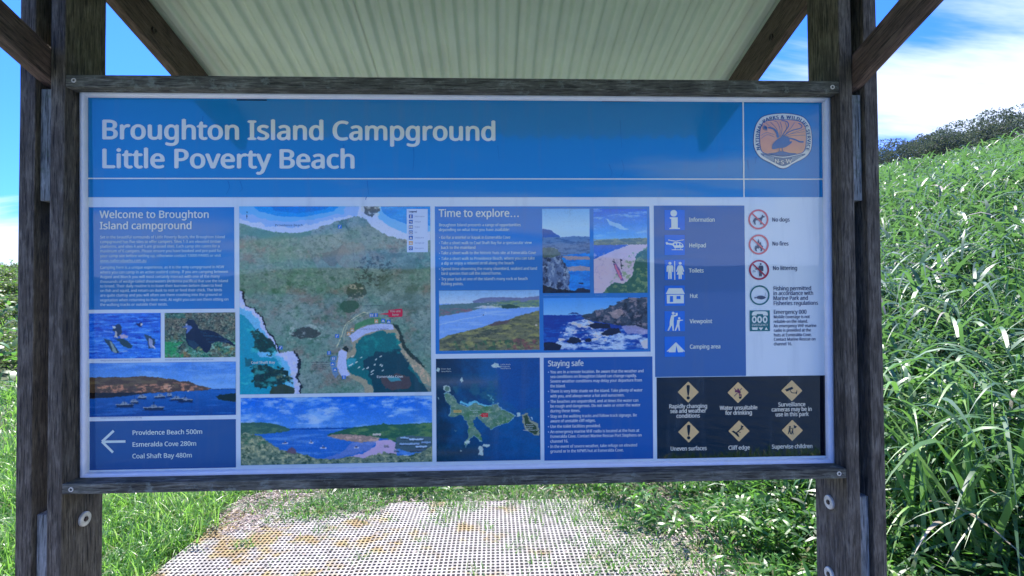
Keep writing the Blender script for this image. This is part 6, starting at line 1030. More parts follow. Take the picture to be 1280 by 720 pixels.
C.tex(hg, 90, 22, (118, 132, 92), .47, .62, .8, 15); C.tex(hg, 60, 20, (46, 62, 66), .52, .62, .8, 18); C.fill([(560, 410), (640, 375), (760, 360), (800, 350), (760, 390), (600, 420)], (72, 70, 86), .9, wob=5, wf=.05); C.tex(C.poly([(750, 560), (1090, 520), (1090, 680), (750, 680)]), 40, 30, (98, 66, 84), .48, .6, .8, 21); C.tex(C.poly([(200, 560), (900, 560), (900, 680), (200, 680)]), 30, 50, (44, 88, 74), .52, .62, .8, 24); C.disc(1040, 418, 14, (210, 220, 225), .9, 9)
C.build('bay_photo', SG)
# cliff, beach with kayak, surf
C = Pic((678, 260.8, 737.2, 366.3), (670, 255, 3.787), 5, (96, 162, 238))
C.grad((84, 150, 232), (150, 196, 242), 20, 150); C.mix((C.ZY > 210) * 1., (28, 116, 226)); C.tex(C.ZY > 230, 60, 12, (20, 88, 200), .5, .62, .8, 3)
C.fill([(20, 118), (40, 116), (75, 126), (110, 150), (120, 160), (20, 165)], (36, 74, 160)); C.fill([(20, 158), (120, 156), (180, 152), (270, 154), (270, 232), (170, 236), (120, 245), (20, 240)], (70, 104, 160), wob=3, wf=.05); C.tex(C.poly([(20, 160), (270, 156), (270, 235), (20, 240)]), 40, 10, (44, 74, 128), .48, .6, .9, 5)
C.fill([(120, 248), (170, 246), (250, 250), (260, 262), (150, 266)], (120, 124, 160), wob=3, wf=.1); C.fill([(145, 300), (200, 292), (265, 300), (265, 316), (160, 318)], (120, 130, 172), wob=3, wf=.1)
k_ = C.fill([(20, 205), (90, 205), (130, 240), (120, 260), (150, 300), (160, 350), (150, 390), (165, 420), (20, 440)], (66, 96, 156), wob=4, wf=.06); C.tex(k_, 16, 24, (24, 40, 84), .5, .6, .9, 8); C.tex(k_, 14, 16, (120, 154, 206), .56, .64, .8, 11); C.fill([(20, 205), (90, 205), (120, 240), (60, 255), (20, 250)], (56, 84, 92), .8, wob=5, wf=.1)
C.fill([(20, 380), (90, 400), (180, 410), (200, 398), (265, 408), (265, 440), (20, 440)], (16, 32, 66), .9, wob=5, wf=.1); C.line([(205, 375), (222, 376)], 5, (16, 30, 70))
C.build('rocky_inlet_photo', SG)
C = Pic((742, 260.8, 809, 366.3), (670, 255, 3.787), 5, (30, 106, 226))
C.grad((14, 84, 214), (92, 158, 236), 20, 170); C.fill([(330, 68), (350, 80), (400, 98), (440, 122), (400, 118), (350, 100)], (130, 184, 244), .8, wob=5, wf=.06); C.tex(C.ZY < 160, 70, 14, (110, 170, 240), .58, .7, .7, 3)
C.mix((C.ZY > 188) * 1., (158, 166, 216)); C.fill([(270, 190), (440, 194), (380, 215), (320, 240), (270, 262)], (34, 84, 196), wob=2); C.fill([(270, 175), (350, 168), (430, 164), (530, 160), (530, 192), (270, 194)], (70, 98, 112), wob=3, wf=.06); C.tex(C.poly([(270, 165), (530, 160), (530, 190), (270, 192)]), 30, 8, (110, 132, 128), .5, .6, .8, 5)
C.tex(C.ZY > 230, 16, 12, (126, 130, 180), .54, .64, .6, 7); C.tex(C.ZY > 230, 50, 30, (176, 178, 226), .5, .65, .6, 8)
C.fill([(470, 250), (490, 225), (530, 210), (530, 430), (310, 430), (330, 400), (370, 370), (420, 375), (450, 345)], (40, 86, 100), wob=7, wf=.06); C.tex(C.poly([(450, 230), (530, 200), (530, 430), (310, 430), (340, 380)]), 22, 16, (90, 128, 116), .52, .62, .8, 10)
C.fill([(362, 282), (378, 280), (400, 320), (412, 362), (404, 366), (380, 330)], (92, 78, 150)); C.line([(372, 290), (400, 350)], 8, (190, 120, 180)); C.line([(360, 270), (372, 276)], 6, (20, 30, 60)); C.line([(398, 262), (404, 305)], 4, (30, 40, 70)); C.line([(366, 262), (370, 300)], 3, (30, 40, 70)); C.disc(405, 290, 7, (50, 60, 90)); C.disc(402, 266, 6, (30, 40, 80))
C.build('beach_kayak_photo', SG)
C = Pic((679.3, 372, 809.3, 437.5), (670, 255, 3.787), 5, (36, 110, 226))
C.grad((52, 128, 234), (96, 162, 240), 440, 525); C.mix((C.ZY > 524) * 1., (16, 52, 150)); C.tex(C.ZY > 530, 70, 12, (30, 84, 190), .5, .62, .8, 3)
C.fill([(150, 520), (170, 512), (195, 514), (205, 522)], (40, 70, 140)); C.fill([(210, 530), (260, 515), (330, 495), (400, 465), (440, 444), (540, 444), (540, 600), (430, 580), (300, 560), (230, 545)], (44, 62, 92), wob=5, wf=.06)
sl_ = C.poly([(210, 530), (440, 444), (540, 444), (540, 600), (300, 560)]); C.tex(sl_, 24, 20, (24, 34, 56), .5, .6, .8, 5); C.tex(sl_, 20, 14, (110, 112, 140), .56, .64, .8, 8); C.fill([(340, 515), (400, 495), (420, 520), (370, 545)], (156, 150, 168), .6, wob=8, wf=.05)
C.tex(C.poly([(60, 690), (130, 620), (150, 560), (230, 545), (360, 590), (540, 600), (540, 690)]), 60, 20, (150, 186, 236), .42, .58, .9, 11); C.tex(C.poly([(120, 570), (230, 545), (360, 600), (330, 650), (100, 660)]), 30, 10, (205, 222, 246), .5, .6, .9, 13); C.fill([(400, 580), (470, 575), (540, 600), (540, 620), (430, 615)], (120, 130, 190), .8, wob=5, wf=.05); C.fill([(490, 655), (540, 640), (540, 690), (500, 680)], (190, 210, 240), .8, wob=6)
for pts in ([(240, 575), (280, 560), (350, 570), (355, 588), (270, 590)], [(300, 615), (340, 590), (390, 588), (400, 610), (340, 625)], [(140, 650), (165, 630), (205, 632), (210, 655), (170, 660)], [(228, 640), (255, 636), (258, 650), (232, 652)], [(36, 655), (80, 650), (120, 670), (110, 690), (36, 690)]): C.fill(pts, (18, 30, 64), wob=5, wf=.08)
C.build('surf_rocks_photo', SG)
P = Print()
for a_, y, x0, x1 in (('Coastline towards the northern headland', 369.7, 679.5, 712), ('Kayak on the beach', 369.7, 744, 758), ('Esmeralda Cove from the walking track', 440.3, 553, 575)): P.text(a_, x0, y, x1, 1.5, (76, 128, 205), 3)
P.build('photo_captions', ep)
# ---- island map
C = Pic((545.3, 447.8, 675.2, 576), (540, 440, 5.14), 4.2, (14, 66, 132))
C.mix(np.clip(1 - C.ZX / 420, 0, 1) * .9, (14, 40, 62)); C.mix(np.clip(1 - abs(C.ZY - 190) / 60, 0, 1) * (C.ZX < 420) * .55, (92, 96, 122)); C.mix(np.clip(1 - abs(C.ZY - 640) / 60, 0, 1) * (C.ZX < 330) * .5, (66, 62, 72)); C.tex(1, 200, 260, (28, 84, 160), .5, .7, .5, 3)
C.fill([(420, 40), (700, 40), (700, 360), (560, 380), (450, 300)], (10, 66, 150), .6, wob=20, wf=.01); C.tex(C.poly([(130, 220), (420, 180), (420, 330), (180, 320)]), 60, 40, (36, 84, 120), .5, .62, .8, 5)
isl = [(80, 270), (110, 265), (140, 290), (175, 330), (230, 350), (270, 325), (330, 350), (420, 335), (440, 370), (500, 390), (530, 410), (490, 455), (440, 465), (375, 495), (345, 470), (300, 430), (285, 410), (262, 440), (270, 480), (310, 530), (325, 570), (300, 560), (265, 530), (235, 560), (215, 600), (208, 580), (235, 540), (230, 500), (235, 470), (210, 430), (195, 400), (140, 415), (110, 405), (125, 380), (120, 340), (90, 320)]
C.fill([(x + (x - 280) * .03, y + (y - 420) * .05) for x, y in isl], (110, 160, 190), .8, wob=10, wf=.05, seed=5); im_ = C.fill(isl, (76, 116, 116), wob=8, wf=.05, seed=5); C.tex(im_, 60, 40, (54, 104, 84), .48, .6, .9, 7); C.tex(im_, 14, 12, (140, 164, 158), .56, .66, .6, 9)
C.fill([(175, 325), (230, 345), (275, 322), (335, 350), (400, 345), (330, 338), (272, 308), (225, 330), (185, 308)], (86, 170, 220), .9, wob=4, wf=.06)
C.fill([(575, 410), (610, 395), (630, 440), (680, 470), (690, 510), (680, 545), (640, 530), (600, 500), (580, 460)], (110, 130, 130), wob=10, wf=.06); C.fill([(588, 415), (608, 405), (625, 450), (665, 480), (680, 515), (670, 535), (630, 520), (600, 480)], (42, 66, 56), wob=6, wf=.06)
for pts in (ell(95, 232, 22, 22), ell(40, 110, 12, 14), ell(190, 178, 10, 14), ell(405, 88, 24, 16), ell(225, 575, 16, 12), ell(310, 620, 18, 20), ell(345, 600, 24, 8), ell(310, 650, 16, 14), ell(184, 628, 5, 5), ell(40, 290, 3, 8), ell(555, 405, 10, 12), ell(640, 430, 5, 9), ell(430, 95, 10, 6)): C.fill(pts, (150, 186, 206), .85, wob=9, wf=.07)
C.fill(ell(95, 232, 15, 15), (60, 100, 100), .9, wob=4, wf=.07)
C.tex(C.poly([(340, 270), (400, 270), (400, 330), (340, 330)]), 14, 14, (90, 170, 190), .6, .66, .8, 13); C.fill([(135, 500), (160, 500), (150, 512)], (70, 110, 140), .8, wob=8, wf=.1)
im2 = C.build('island_map', SG)
P = Print((540, 440, 5.14))
P.poly([(318, 392), (360, 392), (360, 418), (318, 418), (318, 410), (300, 406), (318, 402)], (170, 26, 52), 3); P.text('You are', 322, 403, 356, 8, (220, 200, 215), 4); P.text('here', 328, 414, 350, 8, (220, 200, 215), 4)
P.rect(138, 372, 190, 389, (190, 188, 130), 3); P.text('Coal Shaft Bay', 141, 383, 187, 7, (60, 60, 40), 4)
for t_, x0, y, x1 in (('Inner Rock', 60, 112, 122), ('Nature Reserve', 60, 128, 124), ('Little Rock', 440, 84, 504), ('Broughton', 440, 97, 500), ('Nature Reserve', 440, 109, 506), ('North', 605, 470, 650), ('Broughton', 598, 482, 655), ('Nature Reserve', 585, 506, 680), ('Island', 615, 494, 645), ('Broughton', 245, 378, 310), ('Island', 262, 390, 296)): P.text(t_, x0, y, x1, 8, (150, 180, 205), 3)
P.build('map_lettering', im2)
# ---- Staying safe
sp_ = panel('safety_panel', [(680, 446.3, 816, 574.5)], (30, 74, 162))
P = Print(); P.text('Staying safe', 684.8, 457.7, 729.5, 6.9, LET, 3, bold=.5); P.build('heading', sp_)
P = Print(); T4 = (160, 192, 236)
for s_, y, x1, bl in (('You are in a remote location. Be aware that the weather and', 466.7, 804.5, 1), ('sea conditions on Broughton Island can change rapidly.', 472.5, 796, 0), ('Severe weather conditions may delay your departure from', 478.3, 802.5, 0), ('the Island.', 484.3, 707, 0),
                     ('There is very little shade on the island. Take plenty of water', 490.8, 803, 1), ('with you, and always wear a hat and sunscreen.', 496.8, 780.5, 0), ('The beaches are unpatrolled, and at times the water can', 503.6, 798, 1), ('be rough and dangerous. Do not swim or enter the water', 509.4, 800.5, 0), ('during these times.', 515.4, 725.5, 0),
                     ('Stay on the walking tracks and follow track signage. Be', 522.1, 796, 1), ('aware of unstable cliff edges.', 528.0, 744.5, 0), ('Use the toilet facilities provided.', 534.8, 751, 1), ('An emergency marine VHF radio is located at the huts at', 541.4, 799, 1), ('Esmeralda Cove. Contact Marine Rescue Port Stephens on', 547.3, 802, 0), ('channel 16.', 553.3, 710.5, 0),
                     ('In the event of severe weather, take refuge on elevated', 559.8, 796.5, 1), ('ground or in the NPWS hut at Esmeralda Cove.', 565.8, 779.5, 0)):
    P.text(s_, 687.8, y, x1, 3.6, T4, 3, bold=.22)
    if bl: P.disc(685.6, y - 1.5, .6, T4, 3)
P.build('body_text', sp_)

# ---- facilities
fp = panel('facilities_panel', [(818, 257, 931.5, 470.5)], (44, 84, 160))
W3 = (172, 208, 246)
TB = (16, 88, 208)
P = Print((825, 255, 7.2))
def done(nm, par, lab=None):
    global P
    z_ = P.z; P.build(nm, par, **({'label': lab} if lab else {})); P = Print(z_)
def tile(y): P.rect(40, y, 222, y + 182, TB, 3)
tile(54); P.disc(122, 84, 30, W3, 4); P.poly([(86, 120), (158, 120), (158, 214), (178, 216), (178, 226), (82, 226), (84, 216), (100, 212), (100, 136), (88, 134)], W3, 4)
done('pictogram', fp)
tile(278); P.stroke([(72, 324), (140, 336)], 7, W3, 4); P.stroke([(140, 336), (214, 322)], 7, W3, 4.2)
P.poly([(48, 350), (62, 340), (72, 352), (110, 356), (125, 344), (180, 344), (205, 364), (212, 384), (200, 396), (130, 396), (112, 372), (70, 364), (56, 366)], W3, 4.4); P.rect(126, 356, 144, 372, TB, 5); P.rect(152, 354, 172, 372, TB, 5); P.poly([(180, 354), (192, 360), (200, 374), (182, 372)], TB, 5)
P.stroke([(104, 412), (206, 412)], 6, W3, 4); P.stroke([(135, 394), (135, 412)], 5, W3, 4.1); P.stroke([(185, 394), (185, 412)], 5, W3, 4.1)
done('pictogram', fp)
tile(502); P.disc(88, 534, 13, W3, 4)
P.poly([(68, 552), (108, 552), (118, 564), (118, 610), (108, 612), (104, 575), (104, 675), (91, 675), (89, 620), (87, 620), (85, 675), (72, 675), (72, 575), (68, 612), (58, 610), (58, 564)], W3, 4)
P.rect(127, 514, 135, 682, W3, 4); P.disc(180, 534, 13, W3, 4); P.poly([(166, 552), (194, 552), (204, 564), (216, 606), (208, 612), (196, 585), (210, 635), (194, 635), (194, 675), (182, 675), (181, 640), (179, 640), (178, 675), (166, 675), (166, 635), (150, 635), (164, 585), (152, 612), (144, 606), (156, 564)], W3, 4)
done('pictogram', fp)
P.z = (825, 350, 7.2)
tile(50); P.poly([(78, 74), (196, 74), (222, 126), (50, 126)], W3, 4); P.rect(60, 132, 213, 210, W3, 4); P.rect(88, 144, 116, 198, TB, 5); P.rect(147, 144, 182, 172, TB, 5)
done('pictogram', fp)
tile(280); P.disc(117, 299, 13, W3, 4); P.poly([(100, 316), (126, 314), (142, 312), (136, 296), (158, 296), (156, 320), (132, 330), (124, 332), (122, 370), (86, 372)], W3, 4); P.poly([(86, 372), (120, 370), (122, 400), (124, 456), (112, 456), (106, 408), (98, 420), (76, 458), (66, 454), (84, 410)], W3, 4.2)
P.disc(171, 344, 10, W3, 4); P.poly([(152, 360), (176, 356), (206, 358), (206, 364), (178, 368), (172, 396), (150, 396)], W3, 4); P.poly([(150, 396), (172, 394), (178, 455), (168, 456), (160, 416), (142, 456), (130, 456)], W3, 4.2)
done('pictogram', fp)
tile(508); P.poly([(138, 562), (146, 562), (222, 640), (218, 646), (205, 640), (206, 648), (160, 650), (146, 590), (138, 650), (76, 650), (78, 640), (62, 646), (60, 640)], W3, 4)
done('pictogram', fp)
P = Print()
for s_, y, x1 in (('Information', 277.2, 893.5), ('Helipad', 309.2, 882.5), ('Toilets', 340.7, 879.5), ('Hut', 372.3, 872), ('Viewpoint', 404, 890), ('Camping area', 435.8, 900.5)):
    P = Print(); P.text(s_, 861 if y < 360 else 862, y, x1, 4.9, W3, 3, bold=.5); P.build('facility_caption', fp)

# ---- rules with round symbols
RD = (140, 84, 112); DK = (44, 62, 104)
P = Print((930, 255, 7.2))
def ban(cx_, cy_, rc): P.ring(cx_, cy_, 91, 16, rc, 3); P.stroke([(cx_ - 58, cy_ - 54), (cx_ + 58, cy_ + 56)], 13, rc, 4.6)
ban(128, 139, (140, 84, 112))
P.poly([(80, 150), (92, 128), (108, 124), (140, 126), (156, 116), (160, 100), (168, 96), (170, 106), (186, 112), (184, 120), (168, 124), (158, 146), (160, 182), (150, 186), (142, 182), (148, 150), (120, 146), (104, 148), (100, 166), (106, 186), (94, 186), (86, 168), (86, 156), (76, 166)], DK, 4)
done('rule_symbol', SG, 'red crossed ring over a dog')
ban(131, 365, (140, 84, 112))
P.poly([(100, 420), (95, 396), (104, 372), (112, 386), (120, 350), (130, 312), (138, 350), (148, 340), (156, 372), (170, 380), (164, 410), (158, 425), (146, 426), (150, 408), (140, 392), (128, 402), (116, 398), (110, 412), (118, 428)], DK, 4)
done('rule_symbol', SG, 'red crossed ring over a campfire')
ban(134, 593, (112, 44, 88))
P.disc(148, 540, 9, DK, 4); P.poly([(134, 554), (164, 554), (172, 566), (172, 602), (162, 604), (160, 580), (158, 652), (148, 652), (147, 610), (145, 652), (135, 652), (134, 580), (128, 592), (98, 588), (100, 582), (124, 582)], DK, 4); P.stroke([(76, 606), (84, 598), (96, 600), (104, 612)], 4, (84, 112, 160), 4); P.stroke([(80, 612), (96, 608)], 4, (84, 112, 160), 4.2)
done('rule_symbol', SG, 'red crossed ring over a person dropping litter')
P.z = (930, 345, 7.58); TG = (24, 84, 112)
P.ring(147, 182, 94, 14, TG, 3); P.poly([(98, 196), (112, 203), (130, 190), (165, 186), (192, 194), (206, 203), (192, 214), (165, 222), (130, 216), (112, 207), (100, 216)], DK, 4, smooth=3); P.stroke([(200, 156), (202, 180), (196, 192)], 2.5, DK, 4)
done('rule_symbol', SG, 'green ring round a fish on a line')
P.rect(53, 326, 244, 522, TG, 3); P.poly([(72, 362), (80, 342), (100, 334), (200, 334), (218, 342), (224, 362), (222, 374), (180, 374), (176, 360), (120, 360), (116, 374), (74, 374)], W3, 4)
for x in (74, 124, 176): P.poly(ell(x + 21, 412, 23, 33), W3, 4); P.poly(ell(x + 21, 412, 9, 17), TG, 5)
P.text('EMERGENCY', 72, 474, 224, 20, W3, 4); P.poly([(72, 486), (130, 486), (124, 510), (78, 510)], W3, 4); P.poly([(136, 488), (180, 488), (158, 516)], W3, 4); P.poly([(194, 510), (208, 484), (224, 510)], W3, 4)
done('emergency_tile', SG)
P = Print(); DT = (40, 56, 100)
for s_, x0, y, x1, cp, bd in (('No dogs', 964.8, 277, 987, 4.9, .3), ('No fires', 965, 307, 985.5, 4.9, .3), ('No littering', 965.7, 337.6, 996.5, 4.9, .3), ('Fishing permitted', 966.3, 363, 1014, 4.9, .3), ('in accordance with', 966.3, 369, 1016.5, 4.9, .3), ('Marine Park and', 966.3, 375.2, 1010, 4.9, .3), ('Fisheries regulations', 966.5, 381.5, 1022.5, 4.9, .3), ('Emergency 000', 966.7, 392.5, 1008, 4.9, .3),
                          ('Mobile coverage is not', 966.8, 398, 1012, 3.7, .25), ('reliable on the island.', 966.8, 403.7, 1009.8, 3.7, .25), ('An emergency VHF marine', 966.8, 409.2, 1020.3, 3.7, .25), ('radio is provided at the', 967, 414.8, 1013.5, 3.7, .25), ('huts at Esmeralda Cove.', 967, 420.6, 1014.5, 3.7, .25), ('Contact Marine Rescue on', 967, 426, 1019.3, 3.7, .25), ('channel 16.', 967, 431.8, 990, 3.7, .25)):
    if s_ in ('No dogs', 'No fires', 'No littering', 'Fishing permitted', 'Emergency 000') and P.V: P.build('rule_caption', SG); P = Print()
    P.text(s_, x0, y, x1, cp, DT, 3, bold=bd * .8)
P.build('rule_caption', SG)
# ---- warnings
wpn = panel('warning_panel', [(821, 470.5, 1032, 571.5)], (16, 34, 54))
YL = (190, 186, 156); BK = (10, 16, 26)
def diamond(cx_, cy_, r):
    pts = []
    for k in range(4):
        a = k * math.pi / 2
        x, y = cx_ + r * math.cos(a), cy_ + r * math.sin(a)
        t1, t0 = a + math.pi * .75, a - math.pi * .75
        pts += [(x + .9 * math.cos(t0), y + .9 * math.sin(t0)), (x + .25 * math.cos(a + math.pi), y + .25 * math.sin(a + math.pi)), (x + .9 * math.cos(t1), y + .9 * math.sin(t1))]
    return pts
def warn(cx_, cy_, draw):
    P_ = Print()
    P_.poly(diamond(cx_, cy_, 14.2), BK, 3); P_.poly(diamond(cx_, cy_, 13.3), YL, 4)
    draw(P_, cx_, cy_); P_.build('warning_diamond', wpn)
def d_ex(P_, x, y): P_.poly([(x - 1.7, y - 8.6), (x + 1.7, y - 8.6), (x + 1.9, y - 5), (x + .8, y + 3.8), (x - .8, y + 3.8), (x - 1.9, y - 5)], BK, 5, smooth=2); P_.disc(x, y + 7.2, 2, BK, 5)
def d_tap(P_, x, y):
    c = (74, 40, 78); P_.poly([(x - 4, y - 3), (x - 1, y - 3), (x - 1, y - 5), (x + 1, y - 5), (x + 1, y - 3), (x + 3, y - 2), (x + 3.4, y + 1), (x + 1, y + 1), (x, y - .6), (x - 4, y - .4)], c, 5)
    P_.stroke([(x - 5, y - 5.6), (x + 4.6, y + 4.5)], .8, c, 5.5); P_.stroke([(x + 4.8, y - 5.6), (x - 5, y + 4.5)], .8, c, 6)
    P_.rect(x + 1, y + 2, x + 4.4, y + 4, c, 5); P_.poly([(x + .8, y + 4.8), (x + 4.6, y + 4.8), (x + 4, y + 7.6), (x + 1.4, y + 7.6)], BK, 5)
def d_cam(P_, x, y): P_.poly([(x - 8.4, y - 1.4), (x + .6, y - 5), (x + 1.8, y - 2.4), (x - 6.6, y + 1.2)], BK, 5); P_.stroke([(x - 2, y - .6), (x - .4, y + 2.6), (x + 3.6, y + 3)], .9, BK, 5.5); P_.poly([(x + 6, y - .4), (x + 6.8, y - .2), (x + 6.2, y + 4.6), (x + 3.4, y + 2.8), (x + 5.2, y + 2)], BK, 5)
def d_cliff(P_, x, y):
    P_.poly([(x - 9, y + .6), (x - 7, y - .6), (x - 1, y + 3.4), (x + .6, y + 8), (x - 1.6, y + 6.6), (x - 5, y + 3.4)], BK, 5); P_.stroke([(x - 3, y + 2), (x + 1, y - 1.4), (x + 4, y - 4.6)], 1.2, BK, 5.5)
    P_.disc(x + 4.4, y - 5.6, 1.1, BK, 5.6); P_.stroke([(x + 1.5, y - 2), (x + 5.6, y - 2.8)], .8, BK, 5.7); P_.stroke([(x + 2.6, y - 3), (x + 2.8, y - 7.4)], .8, BK, 5.8); P_.stroke([(x - 1, y + .8), (x + 2, y + 1.8)], .8, BK, 5.9)
def d_kids(P_, x, y):
    P_.disc(x - 3, y - 4.4, 1.2, BK, 5); P_.poly([(x - 4.4, y - 3), (x - 2.2, y - 3), (x - 2.4, y + .6), (x - 1.6, y + 4.6), (x - 2.6, y + 4.6), (x - 3.6, y + 1.4), (x - 4.6, y + 4.6), (x - 5.6, y + 4.4), (x - 4.4, y)], BK, 5)
    P_.disc(x + .4, y - 1, .9, BK, 5.2); P_.poly([(x - .6, y), (x + 1.2, y), (x + 1, y + 2), (x + 1.8, y + 5), (x + .8, y + 5), (x, y + 3), (x - .6, y + 5), (x - 1.6, y + 5)], BK, 5.2); P_.stroke([(x - 2, y - 2.4), (x + 3, y - 3)], .7, BK, 5.6); P_.poly([(x + 1.6, y - 6.8), (x + 5.8, y - 4.8), (x + 4, y - 2.6), (x + 2.2, y - 3.2)], BK, 5)
warn(860, 490, d_ex); warn(922.3, 490.6, d_tap); warn(989.4, 488.2, d_cam); warn(860.6, 539.8, d_ex); warn(923.4, 538.6, d_cliff); warn(990, 537.8, d_kids)
WL = (194, 218, 242)
for lines_ in ((('Rapidly changing', 860, 510.3, 48), ('sea and weather', 860, 516.2, 45), ('conditions', 860, 522.2, 29.5)), (('Uneven surfaces', 860.5, 563.2, 45.5),), (('Water unsuitable', 923, 512.2, 47), ('for drinking', 923.2, 518.4, 33.5)),
               (('Cliff edge', 923.6, 562, 27),), (('Surveillance', 989.5, 508, 34), ('cameras may be in', 989.4, 514.2, 50.5), ('use in this park', 989.8, 520.4, 41.5)), (('Supervise children', 990, 560.7, 51),)):
    P = Print()
    for s_, xc, y, w_ in lines_: P.text(s_, xc - w_ / 2, y, xc + w_ / 2, 4.8, WL, 3, bold=.55)
    P.build('warning_caption', wpn)

# ------------------------------------------------------------------ the plastic grating underfoot
mt, nt, b = new_mat('lichened_white_grating')
t = nd(nt, 'ShaderNodeTexCoord')
ge = nd(nt, 'ShaderNodeNewGeometry')
n1 = nd(nt, 'ShaderNodeTexNoise', {'Vector': ge.outputs['Position'], 'Scale': 3.6, 'Detail': 8.0, 'Roughness': 0.62})
n2 = nd(nt, 'ShaderNodeTexNoise', {'Vector': ge.outputs['Position'], 'Scale': 16.0, 'Detail': 4.0, 'Roughness': 0.6})
sepx = nd(nt, 'ShaderNodeSeparateXYZ', {0: ge.outputs['Position']})
west = nd(nt, 'ShaderNodeMapRange', {0: sepx.outputs[0], 1: -2.0, 2: 0.4, 3: 0.09, 4: -0.045})
a_ = nd(nt, 'ShaderNodeMath', {0: n1.outputs[0], 1: west.outputs[0]}, operation='ADD')
b2 = nd(nt, 'ShaderNodeMath', {0: n2.outputs[0], 1: 0.30}, operation='MULTIPLY')
c_ = nd(nt, 'ShaderNodeMath', {0: a_.outputs[0], 1: b2.outputs[0]}, operation='ADD')
fm = nd(nt, 'ShaderNodeMapRange', {0: c_.outputs[0], 1: 0.69, 2: 0.79, 3: 0.0, 4: 0.85})
lich = ramp_node(nt, n2.outputs[0], [(0.35, (0.16, 0.08, 0.006)), (0.55, (0.22, 0.14, 0.010)), (0.7, (0.20, 0.17, 0.035))])
basec = ramp_node(nt, n2.outputs[0], [(0.3, (0.19, 0.172, 0.145)), (0.6, (0.32, 0.297, 0.26))])
mxx = nd(nt, 'ShaderNodeMix', {'Factor': fm.outputs[0], 'A': basec.outputs[0], 'B': lich.outputs[0]}, data_type='RGBA')
nt.links.new(mxx.outputs['Result'], b.inputs['Base Color'])
b.inputs['Roughness'].default_value = 0.7
M_GRATE = mt
GT = empty('walkway_grating', (-0.18, 0.8, 0.0), label='pale plastic mesh walkway under the sign, blotched with yellow lichen', category='walkway')
px_, py_ = 0.0262, 0.0315
ncx, ncy = 41, 112
hx, hy = px_ * 0.305, py_ * 0.31
GV, GF = [], []
ztop, zbot = 0.032, 0.004
for j in range(ncy):
    for i in range(ncx):
        x0, y0 = i * px_, j * py_
        cx_, cy_ = x0 + px_ / 2, y0 + py_ / 2
        o = len(GV)
        GV += [(x0, y0, ztop), (x0 + px_, y0, ztop), (x0 + px_, y0 + py_, ztop), (x0, y0 + py_, ztop),
               (cx_ - hx, cy_ - hy, ztop - .0015), (cx_ + hx, cy_ - hy, ztop - .0015), (cx_ + hx, cy_ + hy, ztop - .0015), (cx_ - hx, cy_ + hy, ztop - .0015),
               (cx_ - hx, cy_ - hy, zbot), (cx_ + hx, cy_ - hy, zbot), (cx_ + hx, cy_ + hy, zbot), (cx_ - hx, cy_ + hy, zbot)]
        for k in range(4):
            k2 = (k + 1) % 4
            GF.append((o + k, o + k2, o + 4 + k2, o + 4 + k)); GF.append((o + 4 + k, o + 4 + k2, o + 8 + k2, o + 8 + k))
Wp, Lp = ncx * px_, ncy * py_
o = len(GV)
GV += [(0, 0, ztop), (Wp, 0, ztop), (Wp, Lp, ztop), (0, Lp, ztop), (0, 0, zbot), (Wp, 0, zbot), (Wp, Lp, zbot), (0, Lp, zbot)]
for k in range(4): GF.append((o + (k + 1) % 4, o + k, o + 4 + k, o + 4 + (k + 1) % 4))
gp0 = mesh_obj('grating_panel', GV, GF, M_GRATE, GT)
for k, (dx, dy, rz) in enumerate(((-1.66, -2.05, 0.000), (-0.583, -2.03, -0.0008), (0.494, -2.045, 0.0006))):
    o_ = gp0 if k == 0 else link(gp0.copy(), GT)
    o_.location = (dx, dy, 0.001 * k); o_.rotation_euler = (0.002 * (k - 1), 0.003 * (1 - k), rz)

# ------------------------------------------------------------------ foliage
def leaf_mat(name, stops, rough=0.42, trans=0.35, tcol=(0.35, 0.62, 0.08), spec=0.5):
    mt, nt, b = new_mat(name)
    at = nd(nt, 'ShaderNodeAttribute'); at.attribute_name = 'tint'
    r = ramp_node(nt, at.outputs['Fac'], stops)
    nt.links.new(r.outputs[0], b.inputs['Base Color'])
    b.inputs['Roughness'].default_value = rough
    b.inputs['Specular IOR Level'].default_value = spec
    tr = nd(nt, 'ShaderNodeBsdfTranslucent')
    mxc = nd(nt, 'ShaderNodeMix', {'Factor': 0.55, 'A': r.outputs[0], 'B': (*tcol, 1)}, data_type='RGBA')
    nt.links.new(mxc.outputs['Result'], tr.inputs['Color'])
    ms = nd(nt, 'ShaderNodeMixShader', {0: trans}); nt.links.new(b.outputs[0], ms.inputs[1]); nt.links.new(tr.outputs[0], ms.inputs[2])
    nt.links.new(ms.outputs[0], nt.nodes['Material Output'].inputs['Surface'])
    return mt
def np_mesh(name, V, Q, T, tint, mat, parent=None, **props):
    """fast mesh from arrays: quads Q and triangles T"""
    me = bpy.data.meshes.new(name)
    nv = len(V); nq = len(Q); ntr = len(T)
    me.vertices.add(nv); me.vertices.foreach_set('co', np.asarray(V, np.float32).ravel())
    me.loops.add(nq * 4 + ntr * 3)
    li = np.concatenate([np.asarray(Q, np.int32).ravel(), np.asarray(T, np.int32).ravel()]) if ntr else np.asarray(Q, np.int32).ravel()
    me.loops.foreach_set('vertex_index', li)
    me.polygons.add(nq + ntr)
    st = np.concatenate([np.arange(nq) * 4, nq * 4 + np.arange(ntr) * 3]).astype(np.int32)
    me.polygons.foreach_set('loop_start', st)
    me.update(calc_edges=True)
    at = me.attributes.new('tint', 'FLOAT', 'POINT'); at.data.foreach_set('value', np.asarray(tint, np.float32))
    me.materials.append(mat)
    o = bpy.data.objects.new(name, me)
    return link(o, parent, **props)
RS = np.random.RandomState(11)
